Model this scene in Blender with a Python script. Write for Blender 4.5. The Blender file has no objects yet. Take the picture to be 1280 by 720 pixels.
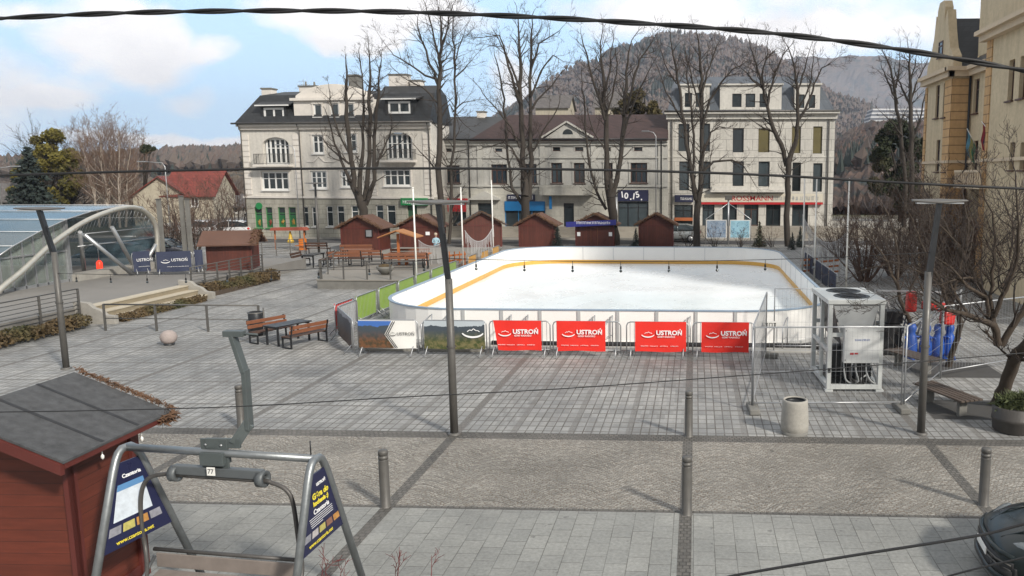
import bpy, math, random
from mathutils import Vector, Matrix, noise as mnoise
R = math.radians
scn = bpy.context.scene
COL = scn.collection
# ------------------------------------------------------------------ camera model
F, PPX, PPY, TH, YAW, H = 1000.0, 824.0, 360.0, R(8.08), R(2.58), 5.5
def rotyaw(v): return Vector((v.x*math.cos(YAW)-v.y*math.sin(YAW), v.x*math.sin(YAW)+v.y*math.cos(YAW), v.z))
def ray(px, py):
    xr, yu = (px-PPX)/F, -(py-PPY)/F
    return rotyaw(Vector((xr, math.cos(TH)+yu*math.sin(TH), -math.sin(TH)+yu*math.cos(TH))))
CAMP = Vector((0, 0, H))
def G(px, py, z=0.0):                     # pixel -> point on the level z
    r = ray(px, py); return CAMP + r*((z-H)/r.z)
def C(x, d, z=0.0):                       # right, forward, up from the camera's foot
    return rotyaw(Vector((x, d, z)))
def P(px, py, d):                         # pixel at forward distance d
    r = ray(px, py); f = rotyaw(Vector((0, 1, 0))); return CAMP + r*(d/r.dot(f))
def VY(px, py, Y):
    r = ray(px, py); return CAMP + r*(Y/r.y)
cd = bpy.data.cameras.new('camera'); cam = bpy.data.objects.new('camera', cd); COL.objects.link(cam)
cam.location = CAMP; cam.rotation_euler = (R(90)-TH, 0, YAW)
cd.sensor_width = 36; cd.lens = F/1280*36; cd.shift_x = -(PPX-640)/1280; cd.clip_end = 9000; cd.clip_start = .1
scn.camera = cam
# ------------------------------------------------------------------ materials
class NT:
    def __init__(s, tree): s.t = tree; s.n = tree.nodes; s.l = tree.links
    def new(s, ty, **k):
        n = s.n.new(ty)
        for a, v in k.items(): setattr(n, a, v)
        return n
    def put(s, sock, v):
        if v is None: return
        if hasattr(v, 'is_output') or isinstance(v, bpy.types.NodeSocket): s.l.new(v, sock)
        else:
            if hasattr(sock.default_value, '__len__') and not hasattr(v, '__len__'): v = [v]*len(sock.default_value)
            if hasattr(v, '__len__') and len(v) == 3 and len(sock.default_value) == 4: v = (*v, 1)
            sock.default_value = v
    def m(s, op, a, b=None, c=None, clamp=False):
        n = s.new('ShaderNodeMath', operation=op, use_clamp=clamp)
        s.put(n.inputs[0], a); s.put(n.inputs[1], b)
        if c is not None: s.put(n.inputs[2], c)
        return n.outputs[0]
    def v(s, op, a, b=None, sc=None):
        n = s.new('ShaderNodeVectorMath', operation=op)
        s.put(n.inputs[0], a); s.put(n.inputs[1], b)
        if sc is not None: s.put(n.inputs['Scale'], sc)
        return n.outputs['Value'] if op in ('LENGTH', 'DOT_PRODUCT') else n.outputs[0]
    def noise(s, vec, scale, detail=3, rough=.55, dist=0):
        n = s.new('ShaderNodeTexNoise'); s.put(n.inputs['Vector'], vec)
        n.inputs['Scale'].default_value = scale; n.inputs['Detail'].default_value = detail
        n.inputs['Roughness'].default_value = rough; n.inputs['Distortion'].default_value = dist
        return n.outputs['Fac']
    def mix(s, f, a, b, mode='MIX'):
        n = s.new('ShaderNodeMix', data_type='RGBA', blend_type=mode)
        s.put(n.inputs[0], f); s.put(n.inputs[6], a); s.put(n.inputs[7], b)
        return n.outputs[2]
    def ramp(s, f, lo, hi, a=0., b=1.):
        n = s.new('ShaderNodeMapRange'); s.put(n.inputs[0], f)
        for i, q in enumerate((lo, hi, a, b)): n.inputs[i+1].default_value = q
        return n.outputs[0]
    def sep(s, v):
        n = s.new('ShaderNodeSeparateXYZ'); s.put(n.inputs[0], v); return n.outputs
    def comb(s, x, y, z=0.):
        n = s.new('ShaderNodeCombineXYZ'); s.put(n.inputs[0], x); s.put(n.inputs[1], y); s.put(n.inputs[2], z); return n.outputs[0]
def rgb(r, g, b):                         # sRGB 0-255 -> linear
    f = lambda c: (c/255/12.92) if c/255 <= .04045 else ((c/255+.055)/1.055)**2.4
    return (f(r), f(g), f(b), 1)
MC = {}
def base_mat(name):
    m = bpy.data.materials.new(name); m.use_nodes = True
    nt = NT(m.node_tree); b = nt.n['Principled BSDF']
    tc = nt.new('ShaderNodeTexCoord').outputs['Object']
    return m, nt, b, tc
def bump(nt, b, h, strength=.3, dist=.01):
    n = nt.new('ShaderNodeBump'); n.inputs['Strength'].default_value = strength; n.inputs['Distance'].default_value = dist
    nt.put(n.inputs['Height'], h); nt.l.new(n.outputs[0], b.inputs['Normal'])
def mat(name, col, rough=.7, metal=0., var=.25, scale=6., bmp=.15, bscale=None, alpha=None, emis=None, rnd=0., coat=0., tint=None):
    if name in MC: return MC[name]
    m, nt, b, tc = base_mat(name)
    n1 = nt.noise(tc, scale, 5, .6); n2 = nt.noise(tc, scale*.13+.05, 3, .5)
    f = nt.m('ADD', nt.m('MULTIPLY', n1, .6), nt.m('MULTIPLY', n2, .7))
    f = nt.ramp(f, .35, .95, 1-var, 1+var*.7)
    if rnd:
        oi = nt.new('ShaderNodeObjectInfo').outputs['Random']
        f = nt.m('MULTIPLY', f, nt.ramp(oi, 0, 1, 1-rnd, 1+rnd))
    c = nt.v('SCALE', tuple(col[:3]), None, f)
    if tint: c = nt.mix(nt.ramp(n2, .48, .62), c, tint)
    nt.put(b.inputs['Base Color'], c)
    b.inputs['Roughness'].default_value = rough; b.inputs['Metallic'].default_value = metal
    if coat: b.inputs['Coat Weight'].default_value = coat
    if rough > .12: nt.put(b.inputs['Roughness'], nt.ramp(n1, .3, .7, max(.05, rough-.1), min(1, rough+.1)))
    if bmp: bump(nt, b, nt.noise(tc, bscale or scale*4, 4, .6), bmp, .02)
    if alpha is not None: b.inputs['Alpha'].default_value = alpha
    if emis: b.inputs['Emission Color'].default_value = emis[0]; b.inputs['Emission Strength'].default_value = emis[1]
    MC[name] = m; return m
# ------------------------------------------------------------------ mesh builder
class MB:
    def __init__(s): s.v = []; s.f = []; s.mi = []; s.smooth = []
    def add(s, vs, fs, mi=0, sm=False):
        o = len(s.v); s.v += [tuple(p) for p in vs]
        for f in fs: s.f.append(tuple(o+i for i in f)); s.mi.append(mi); s.smooth.append(sm)
        return s
    def box(s, c, d, rz=0., mi=0, rx=0., ry=0.):
        M = Matrix.Rotation(rz, 3, 'Z') @ Matrix.Rotation(ry, 3, 'Y') @ Matrix.Rotation(rx, 3, 'X'); c = Vector(c)
        vs = [c + M @ Vector((x*d[0]/2, y*d[1]/2, z*d[2]/2)) for z in (-1, 1) for y in (-1, 1) for x in (-1, 1)]
        return s.add(vs, [(0, 2, 3, 1), (4, 5, 7, 6), (0, 1, 5, 4), (2, 6, 7, 3), (0, 4, 6, 2), (1, 3, 7, 5)], mi)
    def b2(s, x0, x1, y0, y1, z0, z1, mi=0):
        return s.box(((x0+x1)/2, (y0+y1)/2, (z0+z1)/2), (x1-x0, y1-y0, z1-z0), 0, mi)
    def beam(s, a, b, w, h, mi=0):         # rectangular bar between two points
        a, b = Vector(a), Vector(b); d = (b-a).normalized()
        up = Vector((0, 0, 1)) if abs(d.z) < .95 else Vector((0, 1, 0))
        sx = d.cross(up).normalized()*w/2; sy = sx.cross(d).normalized()*h/2
        vs = [p+q for p in (a, b) for q in (-sx-sy, sx-sy, sx+sy, -sx+sy)]
        return s.add(vs, [(0, 1, 2, 3), (7, 6, 5, 4), (0, 4, 5, 1), (1, 5, 6, 2), (2, 6, 7, 3), (3, 7, 4, 0)], mi)
    def tube(s, pts, r, n=8, mi=0, sm=True, cap=True):
        pts = [Vector(p) for p in pts]; k = len(pts)
        rs = r if hasattr(r, '__len__') else [r]*k
        vs = []; prev = None
        for i, p in enumerate(pts):
            d = (pts[min(i+1, k-1)]-pts[max(i-1, 0)])
            d = d.normalized() if d.length > 1e-9 else Vector((0, 0, 1))
            if prev is None:
                u = d.cross(Vector((0, 0, 1)) if abs(d.z) < .9 else Vector((1, 0, 0))).normalized()
            else:
                u = (prev - d*prev.dot(d)); u = u.normalized() if u.length > 1e-6 else d.orthogonal().normalized()
            prev = u; w = d.cross(u)
            for j in range(n):
                a = 2*math.pi*j/n; vs.append(p + (u*math.cos(a)+w*math.sin(a))*rs[i])
        fs = [(i*n+j, i*n+(j+1) % n, (i+1)*n+(j+1) % n, (i+1)*n+j) for i in range(k-1) for j in range(n)]
        s.add(vs, fs, mi, sm)
        if cap:
            o = len(s.v)-k*n
            s.f.append(tuple(o+j for j in reversed(range(n)))); s.mi.append(mi); s.smooth.append(False)
            s.f.append(tuple(o+(k-1)*n+j for j in range(n))); s.mi.append(mi); s.smooth.append(False)
        return s
    def lathe(s, prof, c=(0, 0, 0), n=24, mi=0, sm=True, axis='Z'):
        vs = []
        for (r, z) in prof:
            for j in range(n):
                a = 2*math.pi*j/n; q = (r*math.cos(a), r*math.sin(a), z)
                if axis == 'Y': q = (q[0], q[2], q[1])
                if axis == 'X': q = (q[2], q[0], q[1])
                vs.append((q[0]+c[0], q[1]+c[1], q[2]+c[2]))
        k = len(prof)
        fs = [(i*n+j, i*n+(j+1) % n, (i+1)*n+(j+1) % n, (i+1)*n+j) for i in range(k-1) for j in range(n)]
        return s.add(vs, fs, mi, sm)
    def prism(s, poly, y0, y1, mi=0):      # polygon in x,z extruded along y
        n = len(poly); vs = [(x, y0, z) for x, z in poly]+[(x, y1, z) for x, z in poly]
        fs = [tuple(range(n)), tuple(range(2*n-1, n-1, -1))]+[(i, i+n, (i+1) % n+n, (i+1) % n) for i in range(n)]
        return s.add(vs, fs, mi)
    def slab(s, poly, z0, z1, mi=0):       # polygon in x,y extruded along z
        n = len(poly); vs = [(x, y, z0) for x, y in poly]+[(x, y, z1) for x, y in poly]
        fs = [tuple(reversed(range(n))), tuple(range(n, 2*n))]+[(i, (i+1) % n, (i+1) % n+n, i+n) for i in range(n)]
        return s.add(vs, fs, mi)
    def blob(s, c, r, seed=0, nu=12, nv=8, amp=.15, mi=0, sm=True):
        vs = []; rr = r if hasattr(r, '__len__') else (r, r, r)
        for i in range(nv+1):
            for j in range(nu):
                t, a = math.pi*i/nv, 2*math.pi*j/nu
                d = Vector((math.sin(t)*math.cos(a), math.sin(t)*math.sin(a), math.cos(t)))
                q = 1+amp*mnoise.noise(d*1.7+Vector((seed*3.1, seed, 0)))*2
                vs.append((c[0]+d.x*rr[0]*q, c[1]+d.y*rr[1]*q, c[2]+d.z*rr[2]*q))
        fs = [(i*nu+j, (i+1)*nu+j, (i+1)*nu+(j+1) % nu, i*nu+(j+1) % nu) for i in range(nv) for j in range(nu)]
        return s.add(vs, fs, mi, sm)
    def mesh(s, name, mats):
        me = bpy.data.meshes.new(name); me.from_pydata(s.v, [], s.f)
        for m in (mats if isinstance(mats, (list, tuple)) else [mats]): me.materials.append(m)
        me.polygons.foreach_set('material_index', s.mi); me.polygons.foreach_set('use_smooth', s.smooth)
        me.update(); return me
    def build(s, name, mats, parent=None, bevel=0, **k):
        return mkobj(name, s.mesh(name, mats), parent, bevel, **k)
def mkobj(name, me, parent=None, bevel=0, loc=None, rot=None, label=None):
    o = bpy.data.objects.new(name, me); COL.objects.link(o)
    if parent: o.parent = parent
    if loc is not None: o.location = loc
    if rot is not None: o.rotation_euler = rot
    if bevel:
        b = o.modifiers.new('bevel', 'BEVEL'); b.width = bevel; b.segments = 2; b.limit_method = 'ANGLE'; b.angle_limit = R(40)
    if label: o['label'] = label
    return o
def tag(o, label, cat, group=None, kind=None):
    o['label'] = label
    if cat: o['category'] = cat
    if group: o['group'] = group
    if kind: o['kind'] = kind
    return o
def struct(o, kind='structure', label=None):
    o['kind'] = kind
    if label: o['label'] = label
    return o
def thing(name, label, cat, loc=(0, 0, 0), rz=0., group=None):
    o = bpy.data.objects.new(name, None); COL.objects.link(o); o.location = loc; o.rotation_euler = (0, 0, rz)
    o.empty_display_size = .2
    return tag(o, label, cat, group)
def kids(o): return [c for c in bpy.data.objects if c.parent == o]
def dup(o, loc, rz, label=None, parent=None):
    c = o.copy(); COL.objects.link(c); c.parent = parent
    if parent is None: c.location = loc; c.rotation_euler = (0, 0, rz)
    if label: c['label'] = label
    for ch in kids(o): dup(ch, None, None, None, c)
    return c
FONT = {}
def text_mesh(txt, size, ext=.004, bold=.0):
    cu = bpy.data.curves.new('lettering', 'FONT'); cu.body = txt; cu.size = size; cu.extrude = ext; cu.offset = bold
    cu.align_x = 'CENTER'; cu.align_y = 'CENTER'; cu.resolution_u = 3
    o = bpy.data.objects.new('lettering', cu); COL.objects.link(o)
    dg = bpy.context.evaluated_depsgraph_get(); me = bpy.data.meshes.new_from_object(o.evaluated_get(dg))
    bpy.data.objects.remove(o); return me
def text(txt, size, m, parent, loc, rot=(R(90), 0, 0), ext=.004, bold=0., name='lettering', sx=1.):
    me = text_mesh(txt, size, ext, bold); me.materials.clear(); me.materials.append(m)
    o = mkobj(name, me, parent, 0, loc, rot); o.scale = (sx, 1, 1); return o
# ------------------------------------------------------------------ common materials
M_steel = mat('galvanised steel', (.42, .43, .44), .42, .7, .2, 9, .05)
M_grey = mat('grey painted metal', (.105, .10, .092), .5, .2, .25, 5, .05)
M_dark = mat('dark metal', (.025, .027, .03), .45, .3, .2, 6, .05)
M_black = mat('black rubber', (.012, .012, .013), .6, 0, .2, 6, .05)
M_white = mat('white plastic', (.78, .77, .73), .35, 0, .05, 2, .0)
M_whitep = mat('white paint', (.62, .62, .6), .5, 0, .15, 5, .05)
M_red = mat('red banner cloth', (.72, .022, .012), .65, 0, .1, 3, .25, 5)
M_glass = mat('window glass', (.035, .045, .05), .06, 0, .3, 1.5, .06, 1.2, rnd=.6)
M_concrete = mat('concrete', (.30, .285, .255), .85, 0, .3, 5, .3)
M_concd = mat('dark concrete', (.17, .165, .15), .9, 0, .35, 5, .3)
M_wood = mat('brown wood', (.2, .075, .035), .6, 0, .35, 14, .2)
M_woodd = mat('dark brown wood', (.07, .035, .022), .65, 0, .3, 12, .2)
M_orange = mat('orange wood', (.42, .13, .035), .65, 0, .25, 9, .2)
M_bark = mat('bark', (.042, .034, .027), .9, 0, .4, 5, .6, 22)
M_bark2 = mat('brown bark', (.06, .044, .031), .9, 0, .4, 5, .6, 22)
M_twig = mat('twigs', (.05, .037, .03), .9, 0, .3, 3, 0)
M_birch = mat('pale birch bark', (.42, .36, .3), .8, 0, .4, 3, .2)
M_txt = mat('white print', (.8, .8, .8), .6, 0, .02, 1, 0)
# ------------------------------------------------------------------ ground
XB = G(859.5, 560).x; PER = (G(1160, 552).x - G(563, 550).x)/2; QP = PER/4
Y_PL = G(860, 544).y; Y_CB = G(860, 552).y; Y_LO = G(860, 641.5).y
m, nt, b, tc = base_mat('plaza paving'); MC['plaza'] = m
s = nt.sep(tc); x, y = s[0], s[1]
xm = nt.m('FLOORED_MODULO', nt.m('SUBTRACT', x, XB-.1), PER)      # major dark strips
major = nt.m('LESS_THAN', xm, .19)
xq = nt.m('FLOORED_MODULO', nt.m('SUBTRACT', x, XB-.1), QP)
minor = nt.m('LESS_THAN', xq, .12)
tw = (QP-.12)/6
xt = nt.m('DIVIDE', nt.m('SUBTRACT', xq, .12), tw)
jx = nt.m('LESS_THAN', nt.m('FRACT', xt), .14)
yv = nt.m('FLOORED_MODULO', nt.m('SUBTRACT', y, Y_PL+1.78), 2.03)
across = nt.m('LESS_THAN', yv, .055)
yt = nt.m('DIVIDE', nt.m('SUBTRACT', yv, .055), 1.975/6)
jy = nt.m('LESS_THAN', nt.m('FRACT', yt), .11)
ids = nt.comb(nt.m('FLOOR', nt.m('DIVIDE', nt.m('SUBTRACT', x, XB+.02), tw)), nt.m('FLOOR', nt.m('DIVIDE', nt.m('SUBTRACT', y, Y_PL+1.78), 2.03/6)))
wn = nt.new('ShaderNodeTexWhiteNoise'); nt.put(wn.inputs['Vector'], ids)
stain = nt.noise(tc, .35, 5, .65); fine = nt.noise(tc, 14, 4, .6); med = nt.noise(tc, 2.2, 4, .6)
lum = nt.m('MULTIPLY', nt.ramp(wn.outputs['Value'], 0, 1, .80, 1.14), nt.m('MULTIPLY', nt.ramp(stain, .3, .7, .76, 1.14), nt.m('MULTIPLY', nt.ramp(fine, .3, .7, .88, 1.1), nt.ramp(med, .3, .7, .9, 1.08))))
col = nt.v('SCALE', nt.mix(nt.ramp(stain, .4, .65), (.246, .248, .242), (.285, .282, .268)), None, lum)
sett = nt.v('SCALE', (.125, .118, .108), None, nt.ramp(nt.noise(tc, 26, 2, .5), .3, .7, .6, 1.45))
col = nt.mix(nt.m('MULTIPLY', nt.m('MAXIMUM', jx, jy), nt.ramp(med, .3, .65, .55, .95)), col, (.075, .066, .056))
col = nt.mix(nt.m('MULTIPLY', minor, .55), col, sett)
col = nt.mix(nt.m('MULTIPLY', nt.m('MAXIMUM', major, nt.m('MULTIPLY', across, .9)), .95), col, sett)
nt.put(b.inputs['Base Color'], col); b.inputs['Roughness'].default_value = .75
nt.put(b.inputs['Roughness'], nt.ramp(med, .3, .7, .62, .88))
hh = nt.m('SUBTRACT', nt.m('MULTIPLY', fine, .25), nt.m('MAXIMUM', jx, jy)); bump(nt, b, hh, .5, .006)
def brickmat(name, vecf, c1, c2, mortar, bw, rh, ms, offs=.5, patches=.3, arcs=False):
    m, nt, b, tc = base_mat(name); MC[name] = m
    br = nt.new('ShaderNodeTexBrick'); br.offset = offs; br.squash = 1
    nt.put(br.inputs['Vector'], vecf(nt, tc))
    br.inputs['Color1'].default_value = c1; br.inputs['Color2'].default_value = c2; br.inputs['Mortar'].default_value = mortar
    br.inputs['Scale'].default_value = 1; br.inputs['Mortar Size'].default_value = ms; br.inputs['Mortar Smooth'].default_value = .3
    br.inputs['Brick Width'].default_value = bw; br.inputs['Row Height'].default_value = rh; br.inputs['Bias'].default_value = 0
    lum = nt.m('MULTIPLY', nt.ramp(nt.noise(tc, .5, 5, .65), .3, .7, 1-patches, 1+patches*.6), nt.ramp(nt.noise(tc, 17, 4, .65), .3, .7, .8, 1.18))
    av = tuple((c1[i]+c2[i])/2 for i in range(3)); cc = nt.mix(nt.ramp(nt.noise(tc, 1.1, 4, .7), .4, .68, .0, .3 if arcs else .8), br.outputs['Color'], av)
    if arcs:
        ay = nt.sep(vecf(nt, tc))[1]; ln = nt.m('LESS_THAN', nt.m('FRACT', nt.m('DIVIDE', ay, .21)), .16)
        cc = nt.mix(nt.m('MULTIPLY', ln, nt.ramp(nt.noise(tc, .9, 3), .35, .6, .15, .6)), cc, tuple(q*.35 for q in av))
    spots = nt.ramp(nt.noise(tc, 5.5, 2, .5), .70, .74, 1, .62); big = nt.ramp(nt.noise(tc, .16, 4, .6), .35, .65, .84, 1.1)
    nt.put(b.inputs['Base Color'], nt.v('SCALE', cc, None, nt.m('MULTIPLY', lum, nt.m('MULTIPLY', spots, big)))); b.inputs['Roughness'].default_value = .78
    bump(nt, b, nt.m('SUBTRACT', nt.m('MULTIPLY', nt.noise(tc, 30, 3), .4), br.outputs['Fac']), .6, .008)
    return m
def fan(nt, tc):
    s = nt.sep(tc); w = nt.m('ABSOLUTE', nt.m('SINE', nt.m('MULTIPLY', nt.m('ADD', s[0], nt.m('MULTIPLY', nt.noise(tc, .8), .3)), math.pi/1.35)))
    yy = nt.m('ADD', s[1], nt.m('MULTIPLY', w, -.36)); nn = nt.noise(tc, 2.6, 5, .7)
    return nt.comb(nt.m('ADD', s[0], nt.m('MULTIPLY', nn, .3)), nt.m('ADD', yy, nt.m('MULTIPLY', nn, .26)))
brickmat('cobbles', fan, (.33, .315, .28, 1), (.20, .192, .172, 1), (.15, .12, .09, 1), .095, .07, .010, .5, .22, True)
brickmat('setts', lambda nt, tc: tc, (.145, .135, .12, 1), (.09, .085, .077, 1), (.05, .046, .04, 1), .1, .1, .012, .5, .3)
brickmat('slabs', lambda nt, tc: nt.comb(nt.sep(tc)[1], nt.sep(tc)[0]), (.275, .275, .255, 1), (.215, .218, .205, 1), (.095, .092, .082, 1), .42, .315, .0065, .5, .2)
def sheet(name, x0, x1, y0, y1, z, m, label=None, step=None):
    b_ = MB(); b_.add([(x0, y0, z), (x1, y0, z), (x1, y1, z), (x0, y1, z)], [(0, 1, 2, 3)])
    return struct(b_.build(name, m), 'structure', label)
M_far = mat('winter ground', (.10, .085, .055), .95, 0, .45, .4, 0, tint=(.07, .075, .035, 1))
gb = MB(); gb.add([(-6000, -300, -.03), (6000, -300, -.03), (6000, 8000, -.03), (-6000, 8000, -.03)], [(0, 1, 2, 3)])
struct(gb.build('ground', M_far))
YR0 = G(824, 305.5).y   # road begins
sheet('plaza_paving', -42, 40, Y_PL, YR0, 0, MC['plaza'])
sheet('cobble_band', -42, 40, Y_LO+.1, Y_CB, 0, MC['cobbles'])
sheet('sett_band', -42, 40, Y_CB, Y_PL, 0, MC['setts'])
sheet('sett_edge', -42, 40, Y_LO, Y_LO+.1, 0, MC['setts'])
sheet('lower_pavement', -42, 40, -4, Y_LO, 0, MC['slabs'])
st = MB()
for k in (-2, -1, 0, 1, 2):
    xx = XB+k*PER; st.add([(xx-.1, -4, .004), (xx+.1, -4, .004), (xx+.1, Y_CB, .004), (xx-.1, Y_CB, .004)], [(0, 1, 2, 3)])
struct(st.build('sett_strips', MC['setts']))
M_asph = mat('asphalt', (.06, .06, .062), .85, 0, .25, 3, .3, 40)
sheet('road', -120, 110, YR0, YR0+4.2, -.012, M_asph)
kb = MB(); kb.b2(-120, 110, YR0-.15, YR0, -.03, .006); kb.b2(-120, 110, YR0+4.2, YR0+4.35, -.03, .12); struct(kb.build('kerb', M_concrete))
YT = YR0+4.35
# raised pavement before the houses, with steps
m_pav = mat('pale pavement', (.21, .195, .17), .85, 0, .25, 2, .2)
tb = MB(); tb.b2(-52, 30, YT, YT+1.2, -.03, .10)
struct(tb.build('pavement', m_pav))
sb = MB(); zz = .10
for k in range(4):
    sb.b2(-50, 24, YT+1.2+k*.38, YT+1.2+k*.38+(.38 if k < 3 else 14), -.03, .10+.21*(k+1))
struct(sb.build('steps', mat('pale stone steps', (.28, .255, .215), .85, 0, .3, 2, .2)))
ZT = .94
# raised left terrace and seating steps
XT = G(0, 440).x
Y_T0, Y_S0, Y_S1, Y_T1 = 14.0, G(150, 404).y, G(288, 374).y, 46.0
te = MB(); te.b2(-46, XT-1.25, Y_T0, Y_T1, -.02, .6)
struct(te.build('upper_terrace', mat('terrace paving', (.19, .18, .165), .8, 0, .25, 1.2, .2)))
te = MB(); te.slab([(XT-1.25, Y_T0), (XT-.75, Y_T0), (XT-.75, Y_S0-.6), (XT-1.25, Y_S0-.6)], -.02, .25)
te.slab([(XT-1.25, Y_S1+.4), (XT-.2, Y_S1+.4), (XT-.2, Y_T1-5), (XT-1.25, Y_T1-5)], -.02, .2)
struct(te.build('planting_bed', mat('soil', (.07, .05, .035), .95, 0, .4, 4, .5)))
ss = thing('seating_steps', 'three long pale timber seating steps between two concrete end walls', 'steps', (XT, Y_S0, 0))
L = Y_S1-Y_S0
M_tim = mat('pale timber', (.25, .21, .145), .75, 0, .25, 5, .2); M_tim2 = mat('light timber edge', (.44, .39, .30), .7, 0, .2, 5, .1)
for k in range(3):
    q = MB(); q.b2(-.42*(k+1), -.42*k, 0, L, -.02, .2*(k+1)-.03); q.build('step', M_tim, ss)
    q = MB(); q.b2(-.42*(k+1)-.01, -.42*k+.03, 0, L, .2*(k+1)-.028, .2*(k+1)+.012); q.build('step_edge', M_tim2, ss)
for yy in (-.22, L+.02):
    q = MB(); q.prism([(0.25, 0), (.25, .3), (-.1, .34), (-.3, .52), (-.55, .6), (-.75, .78), (-1.3, .85), (-1.3, 0)], yy, yy+.2); q.build('end_wall', M_concrete, ss, .01)
# low platform in the middle distance
pl0, pl1 = G(397, 361), G(560, 361)
pf = MB(); YP = pl0.y; xL, xR = pl0.x, pl1.x-1.5
pf.slab([(xL, YP), (xR, YP), (xR, 55), (xL-2.5, 55), (xL-2.5, 46)], .0, .40)
struct(pf.build('platform', M_concd))
pf = MB(); pf.slab([(xL-.03, YP-.04), (xR+.04, YP-.04), (xR+.04, 55.03), (xL-2.54, 55.03), (xL-2.54, 46)], .40, .45)
struct(pf.build('platform_paving', m_pav))
# ------------------------------------------------------------------ facade tools
class Fac:
    def __init__(s, a, b):                  # ground points left -> right of the front
        s.a = Vector((a[0], a[1], 0)); s.b = Vector((b[0], b[1], 0)); s.e = (s.b-s.a).normalized(); s.L = (s.b-s.a).length
        s.ang = math.atan2(s.e.y, s.e.x); s.n = Vector((-s.e.y, s.e.x, 0))
    def uz(s, px, py, off=0.):              # pixel -> (along, height) on the plane (off metres behind it)
        r = ray(px, py); o = s.a+s.n*off
        t = (o-CAMP).dot(s.n)/r.dot(s.n); p = CAMP+r*t
        return ((p-s.a).dot(s.e), p.z)
    def rect(s, x0, y0, x1, y1, off=0.):
        xm, ym = (x0+x1)/2, (y0+y1)/2
        return (s.uz(x0, ym, off)[0], s.uz(x1, ym, off)[0], s.uz(xm, y1, off)[1], s.uz(xm, y0, off)[1])
def wall(mb, x0, x1, z0, z1, ops, y=0., rev=.22, mi=0):
    ops = [(max(a, x0), min(b_, x1), max(c, z0), min(d, z1)) for a, b_, c, d in ops]
    ops = [o for o in ops if o[1] > o[0]+.02 and o[3] > o[2]+.02]
    xs = sorted({x0, x1, *[o[0] for o in ops], *[o[1] for o in ops]}); zs = sorted({z0, z1, *[o[2] for o in ops], *[o[3] for o in ops]})
    for i in range(len(xs)-1):
        for j in range(len(zs)-1):
            a, b_, c, d = xs[i], xs[i+1], zs[j], zs[j+1]; cx, cz = (a+b_)/2, (c+d)/2
            if any(o[0] < cx < o[1] and o[2] < cz < o[3] for o in ops): continue
            mb.add([(a, y, c), (b_, y, c), (b_, y, d), (a, y, d)], [(0, 1, 2, 3)], mi)
    for a, b_, c, d in ops:
        e = y+rev
        mb.add([(a, y, c), (b_, y, c), (b_, y, d), (a, y, d), (a, e, c), (b_, e, c), (b_, e, d), (a, e, d)],
               [(0, 4, 5, 1), (1, 5, 6, 2), (2, 6, 7, 3), (3, 7, 4, 0)], mi)
WC = {}
def window(parent, r, y=0., rev=.22, fm=None, cols=2, trans=.68, name='window', gm=None, sill=True, fw=.07, lit=None):
    w, h = round((r[1]-r[0])/.04)*.04, round((r[3]-r[2])/.04)*.04
    fm = fm or M_whitep; gm = gm or M_glass; key = (w, h, fm.name, cols, trans, gm.name, sill, fw)
    if key not in WC:
        f = MB(); t = .06
        f.b2(0, fw, 0, t, 0, h); f.b2(w-fw, w, 0, t, 0, h); f.b2(fw, w-fw, 0, t, 0, fw); f.b2(fw, w-fw, 0, t, h-fw, h)
        for k in range(1, cols): f.b2(w*k/cols-fw*.45, w*k/cols+fw*.45, -.004, t-.01, fw+.002, h-fw-.002)
        if trans:
            for k in range(cols):
                a0 = fw if k == 0 else w*k/cols+fw*.45; a1 = w-fw if k == cols-1 else w*(k+1)/cols-fw*.45
                f.b2(a0+.001, a1-.001, .004, t-.01, h*trans-.03, h*trans+.03)
        if sill: f.b2(-.08, w+.08, -rev-.06, -.004, -.09, -.02)
        g = MB(); g.add([(fw*.5, t*.6, fw*.5), (w-fw*.5, t*.6, fw*.5), (w-fw*.5, t*.6, h-fw*.5), (fw*.5, t*.6, h-fw*.5)], [(0, 1, 2, 3)])
        WC[key] = (f.mesh(name, fm), g.mesh('pane', gm))
    fr, gl = WC[key]
    o = mkobj(name, fr, parent, 0, (r[0], y+rev-.07, r[2])); o.scale = ((r[1]-r[0])/w, 1, (r[3]-r[2])/h)
    mkobj('pane', gl, o); return o
def trim(mb, r, y=0., w=.12, d=.05, mi=0, head=True):
    a, b_, c, e = r
    mb.b2(a-w, a, y-d, y-.002, c, e); mb.b2(b_, b_+w, y-d, y-.002, c, e)
    if head: mb.b2(a-w-.04, b_+w+.04, y-d-.03, y-.002, e+.002, e+w)
def stonemat(name, c, bw=.9, rh=.42, ms=.02, mort=.6, var=.12):
    if name in MC: return MC[name]
    m, nt, b, tc = base_mat(name); s = nt.sep(tc)
    br = nt.new('ShaderNodeTexBrick'); nt.put(br.inputs['Vector'], nt.comb(nt.m('ADD', s[0], s[1]), s[2]))
    br.inputs['Color1'].default_value = (*[q*(1+var*.5) for q in c], 1); br.inputs['Color2'].default_value = (*[q*(1-var) for q in c], 1)
    br.inputs['Mortar'].default_value = (*[q*mort for q in c], 1); br.inputs['Scale'].default_value = 1
    br.inputs['Mortar Size'].default_value = ms; br.inputs['Brick Width'].default_value = bw; br.inputs['Row Height'].default_value = rh
    streak = nt.noise(nt.comb(nt.m('MULTIPLY', nt.m('ADD', s[0], s[1]), 2.5), .0, nt.m('MULTIPLY', s[2], .35)), 1, 5, .6)
    lum = nt.m('MULTIPLY', nt.ramp(streak, .3, .75, 1.06, .8), nt.ramp(nt.noise(tc, 5, 5, .6), .3, .7, .9, 1.08))
    nt.put(b.inputs['Base Color'], nt.v('SCALE', br.outputs['Color'], None, lum)); b.inputs['Roughness'].default_value = .85
    bump(nt, b, nt.noise(tc, 12, 4), .25, .02); MC[name] = m; return m
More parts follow.
